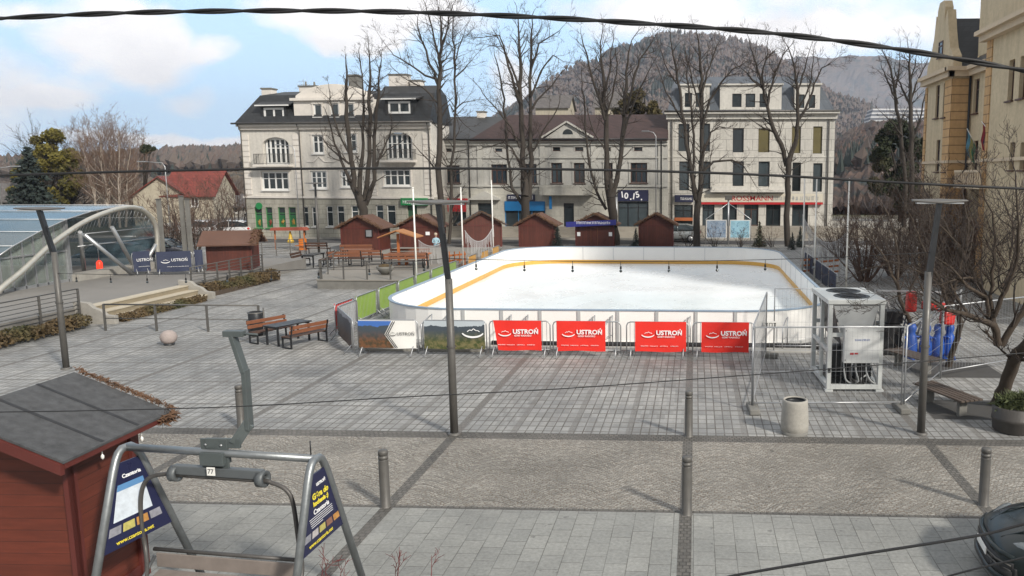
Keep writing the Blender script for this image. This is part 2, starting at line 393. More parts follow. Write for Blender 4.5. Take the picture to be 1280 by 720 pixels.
def plaster(name, c): return stonemat(name, c, 50, 50, .0, 1, .0)
def roofmat(name, c, rough=.6, bw=.35, rh=.3):
    if name in MC: return MC[name]
    m = stonemat(name, c, bw, rh, .015, .6, .25); m.node_tree.nodes['Principled BSDF'].inputs['Roughness'].default_value = rough; return m

def marks(par, u0, u1, z, h, y, n, seed, m=None):      # print too small to read: a row of short strokes
    rnd = random.Random(seed); q = MB(); w = (u1-u0)/n
    for k in range(n):
        u = u0+k*w
        for j in range(2):
            a = u+rnd.random()*w*.35+j*w*.4; q.b2(a, a+w*.14, y-.004, y, z-h/2, z+h/2*(.6+.4*rnd.random()))
        zz = z+rnd.choice((-.4, 0, .4))*h; q.b2(u+w*.1, u+w*.75, y-.006, y-.001, zz-h*.07, zz+h*.07)
    return q.build('lettering', m or M_txt, par)
# ================================================================== LEFT TOWN HOUSE
def gabled(mb, x0, x1, y0, y1, z0, z1, mi=0, ov=0.):     # simple ridge roof along x
    ym = (y0+y1)/2
    mb.add([(x0, y0, z0), (x1, y0, z0), (x1, y1, z0), (x0, y1, z0), (x0, ym, z1), (x1, ym, z1)],
           [(0, 1, 5, 4), (2, 3, 4, 5), (0, 4, 3), (1, 2, 5)], mi)
def chimney(parent, u0, u1, z0, z1, y, m, d=.9, pots=0):
    c = MB(); c.b2(u0, u1, y, y+d, z0, z1-.12); o = c.build('chimney', m, parent)
    c = MB(); c.b2(u0-.07, u1+.07, y-.07, y+d+.07, z1-.118, z1)
    for k in range(pots): c.lathe([(.09, z1+.002), (.08, z1+.35), (0, z1+.35)], (u0+(k+.5)*(u1-u0)/pots, y+d/2, 0), 8)
    c.build('chimney_cap', M_concd, o)
ML_up = stonemat('left house render', (.60, .57, .515), 50, 50, .0, 1, .0)
ML_gr = stonemat('left house stone facing', (.36, .345, .29), .9, .42, .022, .62, .12)
ML_tr = mat('house trim', (.66, .62, .565), .8, 0, .15, 3, .1)
M_slate = roofmat('dark slate roof', (.028, .030, .032), .55)
M_wf = mat('white window frame', (.72, .72, .70), .45, 0, .06, 3, 0)
M_bf = mat('brown window frame', (.075, .035, .025), .5, 0, .2, 6, 0)
M_gf = mat('green window frame', (.05, .22, .07), .5, 0, .15, 5, 0)
a, b_ = C(-.5145*70.6, 70.6), C(-.281*68.2, 68.2)
FL = Fac(a, b_)
hl = thing('town_house', 'cream town house with dark mansard roof, two arched loggias and a green shop sign', 'building', (a.x, a.y, 0), FL.ang)
EZ = FL.uz(425, 154)[1]; ZG = FL.uz(425, 246.5)[1]
Rr = FL.rect
lw = Rr(328.5, 171.6, 361.5, 205.5); rw = Rr(480, 165.5, 515.5, 200)
top = [Rr(390.4, 168.5, 404.6, 192), Rr(431, 167, 446, 190)]
mid = [Rr(327.4, 214.4, 361, 237.7), Rr(388.4, 213.4, 408.7, 235.7), Rr(426, 213, 444, 234), Rr(479.8, 211.3, 513.3, 232.7)]
gr = [Rr(319.3, 259, 328.4, 284.5), Rr(333, 259, 341.2, 284.5), Rr(348.3, 259, 357.3, 284), Rr(361.5, 259, 370.7, 284), Rr(379.8, 258.4, 386, 283),
      Rr(390.4, 258.4, 397, 283), Rr(408.7, 257.4, 416.8, 283), Rr(421.9, 257.4, 431, 283), Rr(439.7, 257, 448.3, 282), Rr(470.6, 256.4, 479.8, 281.5), Rr(484.2, 256.4, 495, 281.5)]
door = list(Rr(510, 257, 522, 285)); door[2] = ZT; door = tuple(door)
w = MB(); LG = FL.L
wall(w, 0, LG, ZG, EZ, [lw, rw]+top+mid)
w.add([(0, 0, ZG), (0, 0, EZ), (0, 4, EZ), (0, 4, ZG)], [(0, 1, 2, 3)]); w.add([(LG, 0, ZG), (LG, 4, ZG), (LG, 4, EZ), (LG, 0, EZ)], [(0, 1, 2, 3)])
for r in (lw, rw):                                     # arch spandrels
    cx, hw = (r[0]+r[1])/2, (r[1]-r[0])/2; ah = hw*.55; n = 10
    for sg in (-1, 1):
        pts = [(cx+sg*hw, r[3]), (cx+sg*hw, r[3]-ah)]+[(cx+sg*hw*math.cos(t*math.pi/2/n), r[3]-ah+ah*math.sin(t*math.pi/2/n)) for t in range(1, n+1)]
        w.prism(pts, .0, .2)
w.build('wall', ML_up, hl)
w = MB(); wall(w, 0, LG, 0, ZG, gr+[door], -.06)
w.b2(-.0, LG, -.04, 4, 0, .02); w.add([(0, -.06, 0), (0, -.06, ZG), (0, 4, ZG), (0, 4, 0)], [(0, 1, 2, 3)]); w.add([(LG, -.06, 0), (LG, 4, 0), (LG, 4, ZG), (LG, -.06, ZG)], [(0, 1, 2, 3)])
w.build('ground_floor_wall', ML_gr, hl)
t = MB()
for r in top+mid: trim(t, r, 0, .13, .04)
t.b2(-.1, LG+.1, -.16, -.002, ZG-.1, ZG+.08); t.b2(-.12, LG+.12, -.4, -.002, EZ-.24, EZ-.0); t.b2(-.06, LG+.06, -.2, -.003, EZ-.5, EZ-.245)
for u in (0., FL.uz(371, 200)[0]-.3, FL.uz(460, 200)[0], LG-.75):
    for k in range(14):
        z = ZG+.2+k*.47
        if z+.43 < EZ-.5: t.b2(u+.05, u+.72, -.07, -.002, z, z+.42)
zz_ = FL.uz(420, 202)[1]; u0 = FL.uz(384, 202)[0]; u1 = FL.uz(452, 202)[0]
zp = [(0, 0), (.12, 0), (.22, .45), (.32, 0), (.5, 0), (.62, .45), (.74, 0), (1, 0)]
for i in range(len(zp)-1): t.beam((u0+(u1-u0)*zp[i][0], -.03, zz_+zp[i][1]), (u0+(u1-u0)*zp[i+1][0], -.03, zz_+zp[i+1][1]), .06, .09)
t.build('trim', ML_tr, hl)
for r in (lw, rw):
    window(hl, (r[0]+.1, r[1]-.1, r[2], r[3]-.05), .2, .2, M_wf, 5, .62, fw=.17, sill=False)
    q = MB(); q.add([(r[0], .2, r[2]), (r[0], .75, r[2]), (r[0], .75, r[3]), (r[0], .2, r[3])], [(0, 1, 2, 3)]); q.add([(r[1], .2, r[2]), (r[1], .75, r[2]), (r[1], .75, r[3]), (r[1], .2, r[3])], [(3, 2, 1, 0)])
    q.add([(r[0], .2, r[3]), (r[1], .2, r[3]), (r[1], .75, r[3]), (r[0], .75, r[3])], [(0, 1, 2, 3)]); q.build('loggia_wall', ML_up, hl)
    q = MB(); q.b2(r[0]-.45, r[1]+.45, -.9, -.17, r[2]-.2, r[2]-.02); bo = q.build('balcony', ML_tr, hl)
    q = MB(); z = r[2]
    for zz in (z+.05, z+.85): q.b2(r[0]-.35, r[1]+.35, -.86, -.83, zz, zz+.04)
    n = int((r[1]-r[0]+.7)/.13)
    for k in range(n+1): q.b2(r[0]-.35+k*.13, r[0]-.33+k*.13, -.855, -.835, z+.08, z+.86)
    for uu in (r[0]-.35, r[1]+.33):
        for k in range(6): q.b2(uu, uu+.02, -.8+k*.13, -.78+k*.13, z+.08, z+.86)
        q.b2(uu, uu+.03, -.83, -.05, z+.85, z+.89)
    q.build('balcony_railing', M_grey, bo)
for r in top: window(hl, r, 0, .14, M_wf, 2, .62, fw=.14)
for i, r in enumerate(mid): window(hl, r, 0, .14, M_wf, 4 if i in (0, 3) else 3, .62, fw=.14)
M_gpost = {}
def poster(parent, r, m, y): q = MB(); q.b2(r[0], r[1], y, y+.01, r[2], r[3]); return q.build('window_poster', m, parent)
M_pgreen = mat('green poster', (.02, .13, .045), .5, 0, .3, 4, 0); M_rdp = mat('dull red print', (.25, .05, .03), .5, 0, .5, 9, 0); M_yel = mat('yellow print', (.42, .25, .05), .5, 0, .5, 9, 0)
for i, r in enumerate(gr):
    window(hl, r, -.06, .16, M_gf if i < 4 else M_wf, 1, .7, fw=.07)
    if i < 4:
        po = poster(hl, (r[0]+.08, r[1]-.08, r[2]+.08, r[2]+(r[3]-r[2])*.62), M_pgreen, .055)
        q = MB(); cx = (r[0]+r[1])/2; q.blob((cx, .05, r[2]+.45), (.12, .012, .2), i, 10, 8, .8); q.build('picture', M_yel if i != 1 else M_rdp, po)
q = MB(); q.b2(door[0], door[1], .1, .14, door[2], door[3]); q.build('door', mat('dark green door', (.03, .09, .05), .4, 0, .2, 3, 0), hl)
g0, g1, gz0, gz1 = Rr(503, 247.5, 536, 256.5)
q = MB(); q.b2(g0, g1, -.35, -.07, gz0, gz1); so = q.build('shop_sign', mat('green sign', (.015, .20, .06), .4, 0, .1, 3, 0), hl, .02)
marks(so, g0+.2, g1-.2, (gz0+gz1)/2, .3, -.355, 11, 1)
c0, c1, cz0, cz1 = Rr(321, 251, 329, 260)
q = MB(); q.lathe([(0, -.2), (.3, -.2), (.3, -.12), (0, -.12)], ((c0+c1)/2, 0, cz1-.45), 20, axis='Y', sm=False); q.build('round_sign', mat('green sign', (0, 0, 0)), hl)
# roof
rf = MB(); zb = EZ+.002; u_l = FL.uz(327, 123, 1.4)[0]; zt = FL.uz(338, 119.5, 1.4)[1]
ub0, ub1 = FL.uz(368, 140)[0], FL.uz(466, 140)[0]; zr2 = FL.uz(500, 109, 2.4)[1]
rf.add([(-.2, -.5, zb), (LG+.15, -.5, zb), (LG+.15, 4.3, zb), (-.2, 4.3, zb), (u_l, 1.2, zt), (LG-.0, 1.2, zt), (LG-.0, 3.6, zt), (u_l, 3.6, zt)],
       [(0, 1, 5, 4), (1, 2, 6, 5), (2, 3, 7, 6), (3, 0, 4, 7)])
rf.add([(u_l, 1.2, zt), (ub1, 1.2, zt), (ub1, 3.6, zt), (u_l, 3.6, zt), (u_l+1.6, 2.4, zt+.4), (ub1, 2.4, zt+.4)], [(0, 1, 5, 4), (2, 3, 4, 5), (3, 0, 4)])
rf.add([(ub1, 1.2, zt), (LG-.0, 1.2, zt), (LG-.0, 3.6, zt), (ub1, 3.6, zt), (ub1, 2.4, zr2+.1), (LG-.2, 2.4, zr2+.1)], [(0, 1, 5, 4), (2, 3, 4, 5), (1, 2, 5), (3, 0, 4)])
ro = rf.build('roof', M_slate, hl)
gt = MB(); gt.tube([(-.45, -.55, zb+.02), (LG+.45, -.55, zb+.02)], .08, 8)
for u in (.1, FL.uz(377, 200)[0], LG-.12): gt.tube([(u, -.5, zb), (u, -.12, zb-.7), (u, -.12, .3)], .05, 6)
gt.build('gutter', M_grey, hl)
# attic bay
bz0 = EZ+.25; bz1 = FL.uz(420, 124)[1]; bw = [Rr(392.4, 130, 402.6, 146), Rr(413.7, 129, 424, 146), Rr(434, 129, 443, 146)]
w = MB(); wall(w, ub0, ub1, bz0-.1, bz1, bw, -.05, .15)
w.add([(ub0, -.05, bz0), (ub0, -.05, bz1), (ub0, 3.4, bz1), (ub0, 3.4, bz0)], [(0, 1, 2, 3)]); w.add([(ub1, -.05, bz0), (ub1, 3.4, bz0), (ub1, 3.4, bz1), (ub1, -.05, bz1)], [(0, 1, 2, 3)])
pz = FL.uz(422, 105)[1]; n = 14
arc = [(ub0+.2+(ub1-ub0-.4)*k/n, bz1+.3+(pz-bz1-.35)*math.sin(math.pi*k/n)**.8) for k in range(n+1)]
w.prism([(ub0+.2, bz1+.1)]+arc+[(ub1-.2, bz1+.1)], -.02, .5)
bay = w.build('attic_bay', ML_tr, hl)
t = MB(); t.b2(ub0-.2, ub1+.2, -.3, -.055, bz1-.1, bz1+.12)
for i in range(n): t.beam((arc[i][0], .3, arc[i][1]+.03), (arc[i+1][0], .3, arc[i+1][1]+.03), .5, .08)
for r in bw: trim(t, r, -.05, .12, .05)
t.build('bay_trim', ML_tr, hl)
rb = MB(); rb.add([(ub0, .5, bz1), (ub1, .5, bz1), (ub1, 3.4, bz1+.3), (ub0, 3.4, bz1+.3)], [(0, 1, 2, 3)]); rb.build('bay_roof', M_slate, hl)
for r in bw: window(hl, r, -.05, .12, M_wf, 1, .0, fw=.12)
for (x0, y0, x1, y1) in ((329.5, 134.5, 355, 150), (485, 126.5, 513, 142)):
    r = Rr(x0, y0, x1, y1, -.1); q = MB(); m_ = .25
    wall(q, r[0]-m_, r[1]+m_, r[2]-.2, r[3]+.15, [r], -.1, .1)
    q.add([(r[0]-m_, -.1, r[2]-.2), (r[0]-m_, -.1, r[3]+.15), (r[0]-m_, 3, r[3]+.15), (r[0]-m_, 3, r[2]-.2)], [(0, 1, 2, 3)])
    q.add([(r[1]+m_, -.1, r[2]-.2), (r[1]+m_, 3, r[2]-.2), (r[1]+m_, 3, r[3]+.15), (r[1]+m_, -.1, r[3]+.15)], [(0, 1, 2, 3)])
    d = q.build('dormer', M_slate, hl)
    q = MB(); q.add([(r[0]-.6, -.35, r[3]+.1), (r[1]+.6, -.35, r[3]+.1), (r[1]+.9, 3.2, zt+.1), (r[0]-.9, 3.2, zt+.1), (r[0]-.6, -.35, r[3]+.22), (r[1]+.6, -.35, r[3]+.22), (r[1]+.9, 3.2, zt+.22), (r[0]-.9, 3.2, zt+.22)],
        [(0, 3, 2, 1), (4, 5, 6, 7), (0, 1, 5, 4), (1, 2, 6, 5), (3, 0, 4, 7)]); q.build('dormer_roof', M_slate, d)
    q = MB(); q.b2(r[0]-.62, r[1]+.62, -.41, -.355, r[3]+.12, r[3]+.22); q.build('fascia', M_wf, d)
    window(hl, r, -.1, .1, M_wf, 2, 0, fw=.17, sill=False)
for (x0, x1, yb, yt, yy, pots) in ((327.5, 338, 126, 109.6, 1.8, 0), (374, 395, 118, 106.5, 2.6, 2), (436, 446, 112, 93, 2.4, 0), (486.5, 507.6, 112, 92, 2.4, 0), (513, 525, 110, 99.5, 2.6, 0)):
    q0, z0 = FL.uz(x0, yb, yy); q1, z1 = FL.uz(x1, yt, yy); chimney(hl, q0, q1, z0-1.2, z1, yy, ML_tr if x0 != 436 else M_concd, .9, pots)
q = MB(); ua, za = FL.uz(376.5, 97, 6); q.tube([(ua, 6.3, za-1.6), (ua, 6.3, za)], .02, 4)
for k in range(3): q.tube([(ua-.9+.2*k, 6.3, za-.9+.3*k), (ua+.9-.2*k, 6.3, za-.9+.3*k)], .015, 4)
q.build('antenna', M_steel, hl)
# ================================================================== MIDDLE HOUSE
MM_up = stonemat('middle house render', (.47, .46, .425), 50, 50, .0, 1, .0); MM_gr = stonemat('middle house ground render', (.46, .445, .39), 1.6, .62, .018, .72, .06)
a, b_ = G(543, 301.5), G(834, 301.5)
YM = YT+2.72; a = VY(543, 250, YM); b_ = VY(834.5, 250, YM); a.z = b_.z = 0
FM = Fac(a, b_); Rr = FM.rect; LM = FM.L
hm = thing('row_house', 'low cream two storey house with brown tiled roof, small pediment and shops below', 'building', (a.x, a.y, 0), FM.ang)
EZ = FM.uz(690, 175)[1]
up = [Rr(557.7, 206.7, 575, 229), Rr(614.3, 205.5, 634, 230), Rr(657, 205, 671, 229.5), Rr(689.2, 203.6, 702.8, 229), Rr(717.5, 203.6, 731, 229), Rr(756, 203.6, 766, 229), Rr(788.3, 203.5, 809, 228.5)]
sm_ = [Rr(557, 185.5, 565, 190), Rr(619, 185.5, 627.8, 189.8), Rr(659, 184.5, 668, 189), Rr(691, 183.8, 700.5, 189), Rr(718.7, 183.8, 729.3, 189), Rr(757, 184, 763.5, 189), Rr(792.5, 183.8, 803, 189)]
def toT(r): r = list(r); r[2] = ZT; return tuple(r)
sh = [Rr(631, 251.5, 681.6, 287), toT(Rr(597.8, 254, 616, 285)), toT(Rr(704.7, 254, 717.5, 287)), Rr(772.5, 252, 810.7, 287), toT(Rr(549, 265, 561, 287)), toT(Rr(566, 265, 583, 287))]
ZF = FM.uz(690, 236)[1]
w = MB(); wall(w, 0, LM, ZF, EZ, up+sm_); w.add([(0, 0, 0), (0, 0, EZ), (0, 11, EZ), (0, 11, 0)], [(0, 1, 2, 3)]); w.add([(LM, 0, 0), (LM, 11, 0), (LM, 11, EZ), (LM, 0, EZ)], [(0, 1, 2, 3)])
pz0, pz1 = FM.uz(709, 172)[1], FM.uz(709, 154)[1]; pu0, pu1, pc = FM.uz(680.4, 172)[0], FM.uz(739.4, 172)[0], FM.uz(709, 172)[0]
w.prism([(pu0, pz0-.1), (pc, pz1), (pu1, pz0-.1)], -.12, .3)
w.build('wall', MM_up, hm)
w = MB(); wall(w, 0, LM, 0, ZF, sh, -.03, .3); w.build('ground_floor_wall', MM_gr, hm)
w = MB(); wall(w, 0, LM, ZT, ZF-.1, [], 1.6); w.build('shop_interior', mat('dark shop interior', (.03, .027, .025), .8, 0, .6, 1.5, 0), hm)
t = MB(); t.b2(-.02, LM+.02, -.35, -.035, EZ-.2, EZ); t.b2(0, LM, -.2, -.035, EZ-.45, EZ-.205)
z = FM.uz(690, 197)[1]; t.b2(0, LM, -.12, -.034, z-.06, z+.08); z = FM.uz(690, 232)[1]; t.b2(0, LM, -.14, -.034, z-.1, z+.06)
for r in up: trim(t, r, -.002, .16, .06)
for r in sm_: trim(t, r, -.002, .07, .04)
for u in (FM.uz(678, 200)[0], FM.uz(742, 200)[0], .3, LM-.6, FM.uz(600, 200)[0]): t.b2(u-.22, u+.22, -.1, -.034, ZF+.1, EZ-.46)
t.beam((pu0-.2, -.2, pz0), (pc, -.2, pz1+.12), .3, .14); t.beam((pu1+.2, -.2, pz0), (pc, -.2, pz1+.12), .3, .14)
q0, q1 = FM.uz(588.4, 248)[0], FM.uz(626, 248)[0]; qz0, qz1 = FM.uz(607, 248)[1], FM.uz(607, 238.5)[1]
t.prism([(q0, qz0-.12), (q0, qz0), ((q0+q1)/2, qz1), (q1, qz0), (q1, qz0-.12)], -.5, -.034)
t.build('trim', mat('pale trim', (.46, .45, .41), .8, 0, .15, 3, .1), hm)
q = MB(); lc = FM.uz(710, 168); q.prism([(lc[0]+.45*math.cos(k*math.pi/10), lc[1]+.45*math.sin(k*math.pi/10)) for k in range(11)], -.14, -.122); q.build('attic_window', M_glass, hm)
for i, r in enumerate(up): window(hm, r, 0, .16, M_bf, 2 if i in (3, 4) else 3, .7, fw=.09)
for r in sm_: window(hm, r, 0, .16, M_bf, 1, 0, fw=.06, sill=False)
for i, r in enumerate(sh): window(hm, r, -.03, .2, M_dark if i != 0 else mat('blue shop frame', (.02, .18, .4), .4, 0, .1, 3, 0), 3 if i in (0, 3) else 1, .78, fw=.08, sill=False, name='window' if i in (0, 3) else 'door')
M_blue = mat('blue sign', (.012, .17, .42), .45, 0, .12, 3, 0); M_navy = mat('navy sign', (.018, .02, .055), .45, 0, .1, 3, 0); M_rsign = mat('red sign', (.42, .015, .02), .45, 0, .12, 3, 0)
def sign(par, r, m, y0, y1, nm='sign'): q = MB(); q.b2(r[0], r[1], y0, y1, r[2], r[3]); return q.build(nm, m, par, .01)
so = sign(hm, Rr(631, 251.8, 681.4, 263.5), M_blue, -.1, -.04, 'shop_sign')
r = Rr(634.4, 243, 669, 251); so = sign(hm, r, M_navy, -.14, -.04, 'shop_sign'); text('NI', .5, M_txt, so, (r[1]-.4, -.145, (r[2]+r[3])/2)); marks(so, r[0]+.1, r[1]-1, (r[2]+r[3])/2, .25, -.145, 6, 3)
r = Rr(688.2, 245, 691.5, 261); sign(hm, r, M_blue, -.7, -.65, 'hanging_sign')
r = Rr(772.5, 237.4, 810.7, 251.5); so = sign(hm, r, M_navy, -.14, -.04, 'shop_sign')
for ch, px, py, ro_, sz in (('1', 778, 243.5, 8, .72), ('0', 783, 245, -6, .72), ('.', 788.6, 246, 0, .8), ('1', 792.4, 245.6, -8, .72), ('5', 797, 243.5, 16, .72), ('.', 802, 246.5, 0, .8)):
    u, z = FM.uz(px, py); text(ch, sz, M_txt, so, (u, -.145, z), (R(90), R(-ro_), 0), bold=.02)
for (x0, y0, x1, y1) in ((544.7, 248, 563.5, 253.5), (564.5, 248, 585, 253.5), (545, 254.2, 561, 264.5), (564, 254.2, 583, 264.5)):
    sign(hm, Rr(x0, y0, x1, y1), M_rsign, -.14, -.04, 'shop_sign')
q = MB(); r = Rr(677, 231.5, 742, 243.8); q.b2(r[0], r[1], -1.1, -.035, r[2], r[2]+.25); q.b2(r[0], r[1], -1.1, -1.0, r[2]+.252, r[3]); q.b2(r[0], r[0]+.1, -.998, -.035, r[2]+.252, r[3]); q.b2(r[1]-.1, r[1], -.998, -.035, r[2]+.252, r[3])
q.build('balcony', MM_gr, hm)
ud = FM.uz(588, 160)[0]; zr = FM.uz(690, 143.5, 5.5)[1]; zr1 = FM.uz(570, 146, 5.5)[1]
q = MB(); q.add([(ud, -.45, EZ+.002), (LM, -.45, EZ+.002), (LM, 11.4, EZ+.002), (ud, 11.4, EZ+.002), (ud+2.2, 5.5, zr), (LM, 5.5, zr)], [(0, 1, 5, 4), (2, 3, 4, 5), (3, 0, 4), (1, 2, 5)])
q.b2(ud, LM, -.5, -.42, EZ-.1, EZ+.08)
q.add([(pu0-.2, -.3, EZ), (pc, -.3, pz1+.2), (pc, 3.6, pz1+.2), (pu1+.2, -.3, EZ)], [(0, 1, 2), (1, 3, 2)])
q.build('roof', roofmat('brown tile roof', (.048, .024, .021), .75), hm)
q = MB(); q.add([(-1.5, -.45, EZ-.0), (ud+.3, -.45, EZ-.0), (ud+.3, 11.4, EZ), (-1.5, 11.4, EZ), (-1.5, 5.5, zr1), (ud+2, 5.5, zr1)], [(0, 1, 5, 4), (2, 3, 4, 5)]); q.build('roof', M_slate, hm)
u0, z1 = FM.uz(597, 139, 5.5); chimney(hm, u0, u0+.75, EZ+1, z1, 5.2, ML_tr, .7)
gt = MB(); gt.tube([(0, -.5, EZ+.04), (LM, -.5, EZ+.04)], .07, 6)
for px in (586.5, 826.7): u = FM.uz(px, 200)[0]; gt.tube([(u, -.5, EZ), (u, -.12, EZ-.5), (u, -.12, ZT)], .05, 6)
gt.build('gutter', M_dark, hm)
# ================================================================== RIGHT HOUSE
MR = stonemat('right house cladding', (.51, .49, .445), 1.15, .95, .022, .55, .05)
MRd = stonemat('right house trim', (.54, .52, .475), 50, 50, 0, 1, 0)
YRt = YT+4.4; a = VY(834.8, 250, YRt); b_ = VY(1041, 250, YRt); a.z = b_.z = 0
FR = Fac(a, b_); Rr = FR.rect; LR = FR.L
hr = thing('corner_house', 'pale three storey house with grey mansard attic and a red lettered shop band', 'building', (a.x, a.y, 0), FR.ang)
EZ = FR.uz(940, 141)[1]
f2 = [Rr(848, 154.8, 861.6, 189), Rr(877, 154.4, 887.5, 189), Rr(916, 160, 929.7, 190.4), Rr(948, 160.4, 962, 190.4), Rr(989.7, 157.8, 1001, 191.5), Rr(1016.3, 158, 1027.8, 192)]
f1 = [Rr(849, 202, 861.3, 238), Rr(878, 202, 888, 236), Rr(916, 202, 929.7, 232.5), Rr(948, 202, 962, 233), Rr(990.3, 203, 1001, 239), Rr(1016.3, 204, 1027.8, 239.6)]
g_ = [Rr(843, 256, 866, 284), Rr(878, 256, 893, 284), Rr(903, 255, 921, 285), toT(Rr(930, 255, 948, 289)), Rr(957.4, 255.5, 975.6, 283.5), Rr(990, 256, 1010, 284)]
w = MB(); wall(w, 0, LR, 0, EZ, f2+f1+g_, 0, .25); w.add([(0, 0, 0), (0, 0, EZ), (0, 12, EZ), (0, 12, 0)], [(0, 1, 2, 3)]); w.add([(LR, 0, 0), (LR, 12, 0), (LR, 12, EZ), (LR, 0, EZ)], [(0, 1, 2, 3)])
w.build('wall', MR, hr)
w = MB(); wall(w, 0, LR, ZT, FR.uz(940, 254)[1]+.1, [], 1.6); w.build('shop_interior', MC['dark shop interior'], hr)
t = MB(); t.b2(-.3, LR+.3, -.6, -.002, EZ-.1, EZ+.08); t.b2(-.15, LR+.15, -.25, -.003, EZ-.55, EZ-.102)
bs0, bs1 = FR.uz(888, 240)[0], FR.uz(981, 240)[0]; zs = FR.uz(930, 240)[1]
t.b2(bs0, bs1, -.85, -.002, zs, zs+.22); t.b2(bs0+.1, bs1-.1, -.6, -.003, zs+.222, zs+.5)
z = FR.uz(940, 196)[1]; t.b2(0, LR, -.05, -.001, z-.06, z+.06)
t.build('trim', MRd, hr)
M_olive = mat('olive blind', (.11, .09, .03), .6, 0, .25, 8, 0)
for i, r in enumerate(f2):
    window(hr, r, 0, .2, M_dark, 1, 0, fw=.05, sill=False)
    if i in (3, 4, 5): q = MB(); q.b2(r[0]+.03, r[1]-.03, .12, .13, r[2]+.03, r[3]-.03); q.build('blind', M_olive, hr)
for r in f1: window(hr, r, 0, .2, M_dark, 1, .0, fw=.05, sill=False)
for i, r in enumerate(g_): window(hr, r, 0, .2, M_bf if i == 3 else M_dark, 2, .75, fw=.08, sill=False, name='door' if i == 3 else 'window')
mans = roofmat('blue grey sheet roof', (.085, .10, .12), .5, .6, 3)
zt = FR.uz(940, 109, .6)[1]; zc = FR.uz(940, 95, 2.5)[1]
q = MB(); A0 = .35; q.add([(0, -.1, EZ+.081), (LR, -.1, EZ+.081), (LR, 12, EZ+.081), (0, 12, EZ+.081), (.3, 1.0, zt), (LR-1.1, 1.0, zt), (LR-1.1, 11, zt), (.3, 11, zt)], [(0, 1, 5, 4), (1, 2, 6, 5), (3, 0, 4, 7), (2, 3, 7, 6)])
q.add([(.3, 1.0, zt), (LR-1.1, 1.0, zt), (LR-1.1, 11, zt), (.3, 11, zt), (.6, 3, zc), (LR-1.6, 3, zc), (LR-1.6, 9, zc), (.6, 9, zc)], [(0, 1, 5, 4), (1, 2, 6, 5), (3, 0, 4, 7), (2, 3, 7, 6), (4, 5, 6, 7)])
q.build('roof', mans, hr)
for (x0, x1), ws in (((851, 887), [(856, 116, 865, 133.8), (869.7, 116, 879.6, 133.8)]), ((900, 977), [(915.3, 117, 927, 133.8), (932, 117, 944, 134), (949.4, 117, 958.8, 134)]), ((993.4, 1025), [(997, 118, 1005.6, 135), (1011, 118.6, 1019, 135)])):
    u0, u1 = FR.uz(x0, 120)[0], FR.uz(x1, 120)[0]; rs = [Rr(*q_) for q_ in ws]; q = MB(); z1 = zt+.1
    wall(q, u0, u1, EZ+.081, z1, rs, .0, .15)
    q.add([(u0, 0, EZ+.08), (u0, 0, z1), (u0, 1.6, z1), (u0, 1.6, EZ+.08)], [(0, 1, 2, 3)]); q.add([(u1, 0, EZ+.08), (u1, 1.6, EZ+.08), (u1, 1.6, z1), (u1, 0, z1)], [(0, 1, 2, 3)])
    q.b2(u0-.15, u1+.15, -.18, 1.6, z1+.002, z1+.14); q.build('dormer', MRd, hr)
    for r in rs: window(hr, r, 0, .12, M_dark, 1, 0, fw=.06, sill=False)
r = Rr(872, 242, 1028, 252.6); so = sign(hr, r, mat('cream sign band', (.55, .51, .42), .5, 0, .08, 2, 0), -.3, -.1, 'sign_band')
q = MB(); q.b2(r[0], r[1], -.32, -.1, r[2]-.2, r[2]-.01); q.build('red_stripe', M_rsign, hr)
u0, z0 = FR.uz(940, 248); text('ROSSMANN', .62, M_rsign, so, (u0, -.305, z0), sx=1.12, bold=.004)
u0, z0 = FR.uz(978, 247.6); marks(so, u0-1, u0+3.2, z0, .36, -.305, 12, 4, M_steel)
r = Rr(843.4, 243.8, 866.5, 252.5); so = sign(hr, r, M_navy, -.25, -.05, 'shop_sign'); marks(so, r[0]+.5, r[1]-.1, (r[2]+r[3])/2, .24, -.255, 8, 5)
r = Rr(843, 272, 866, 276); sign(hr, r, mat('orange panel', (.35, .10, .03), .6, 0, .2, 3, 0), -.08, -.01, 'panel')
gt = MB(); gt.tube([(-.3, -.62, EZ+.12), (LR+.3, -.62, EZ+.12)], .08, 6)
for px in (840, 1035): u = FR.uz(px, 200)[0]; gt.tube([(u, -.12, EZ-.1), (u, -.12, .3)], .06, 6)
gt.build('gutter', M_grey, hr)
# ================================================================== TOWN HALL (right)
MT = stonemat('town hall render', (.58, .47, .31), 50, 50, .0, 1, .0); MTo = stonemat('town hall orange quoins', (.55, .34, .16), 3, .44, .03, .5, .08)
MTt = mat('town hall cornice', (.60, .48, .34), .8, 0, .2, 3, .1)
xa, xb = P(1191.5, 86, 43.3), P(1212, 88, 43.3); X1, X2, YC = xa.x, xb.x+.1, xa.y
EZ = 11.0
th = thing('town_hall', 'tall ochre and cream town hall with stepped gables at the right edge', 'building', (X1, YC, 0), R(-90))
th['category'] = 'building'
FT = Fac((X1, YC+4.9), (X1, YC))      # rear block front, faces the square
fa = Fac((X1, YC), (X1, YC-30)); fb = Fac((X2, YC), (X2, YC-30)); offx = X2-X1
def TH_(f, px0, py0, px1, py1): return f.rect(px0, py0, px1, py1)
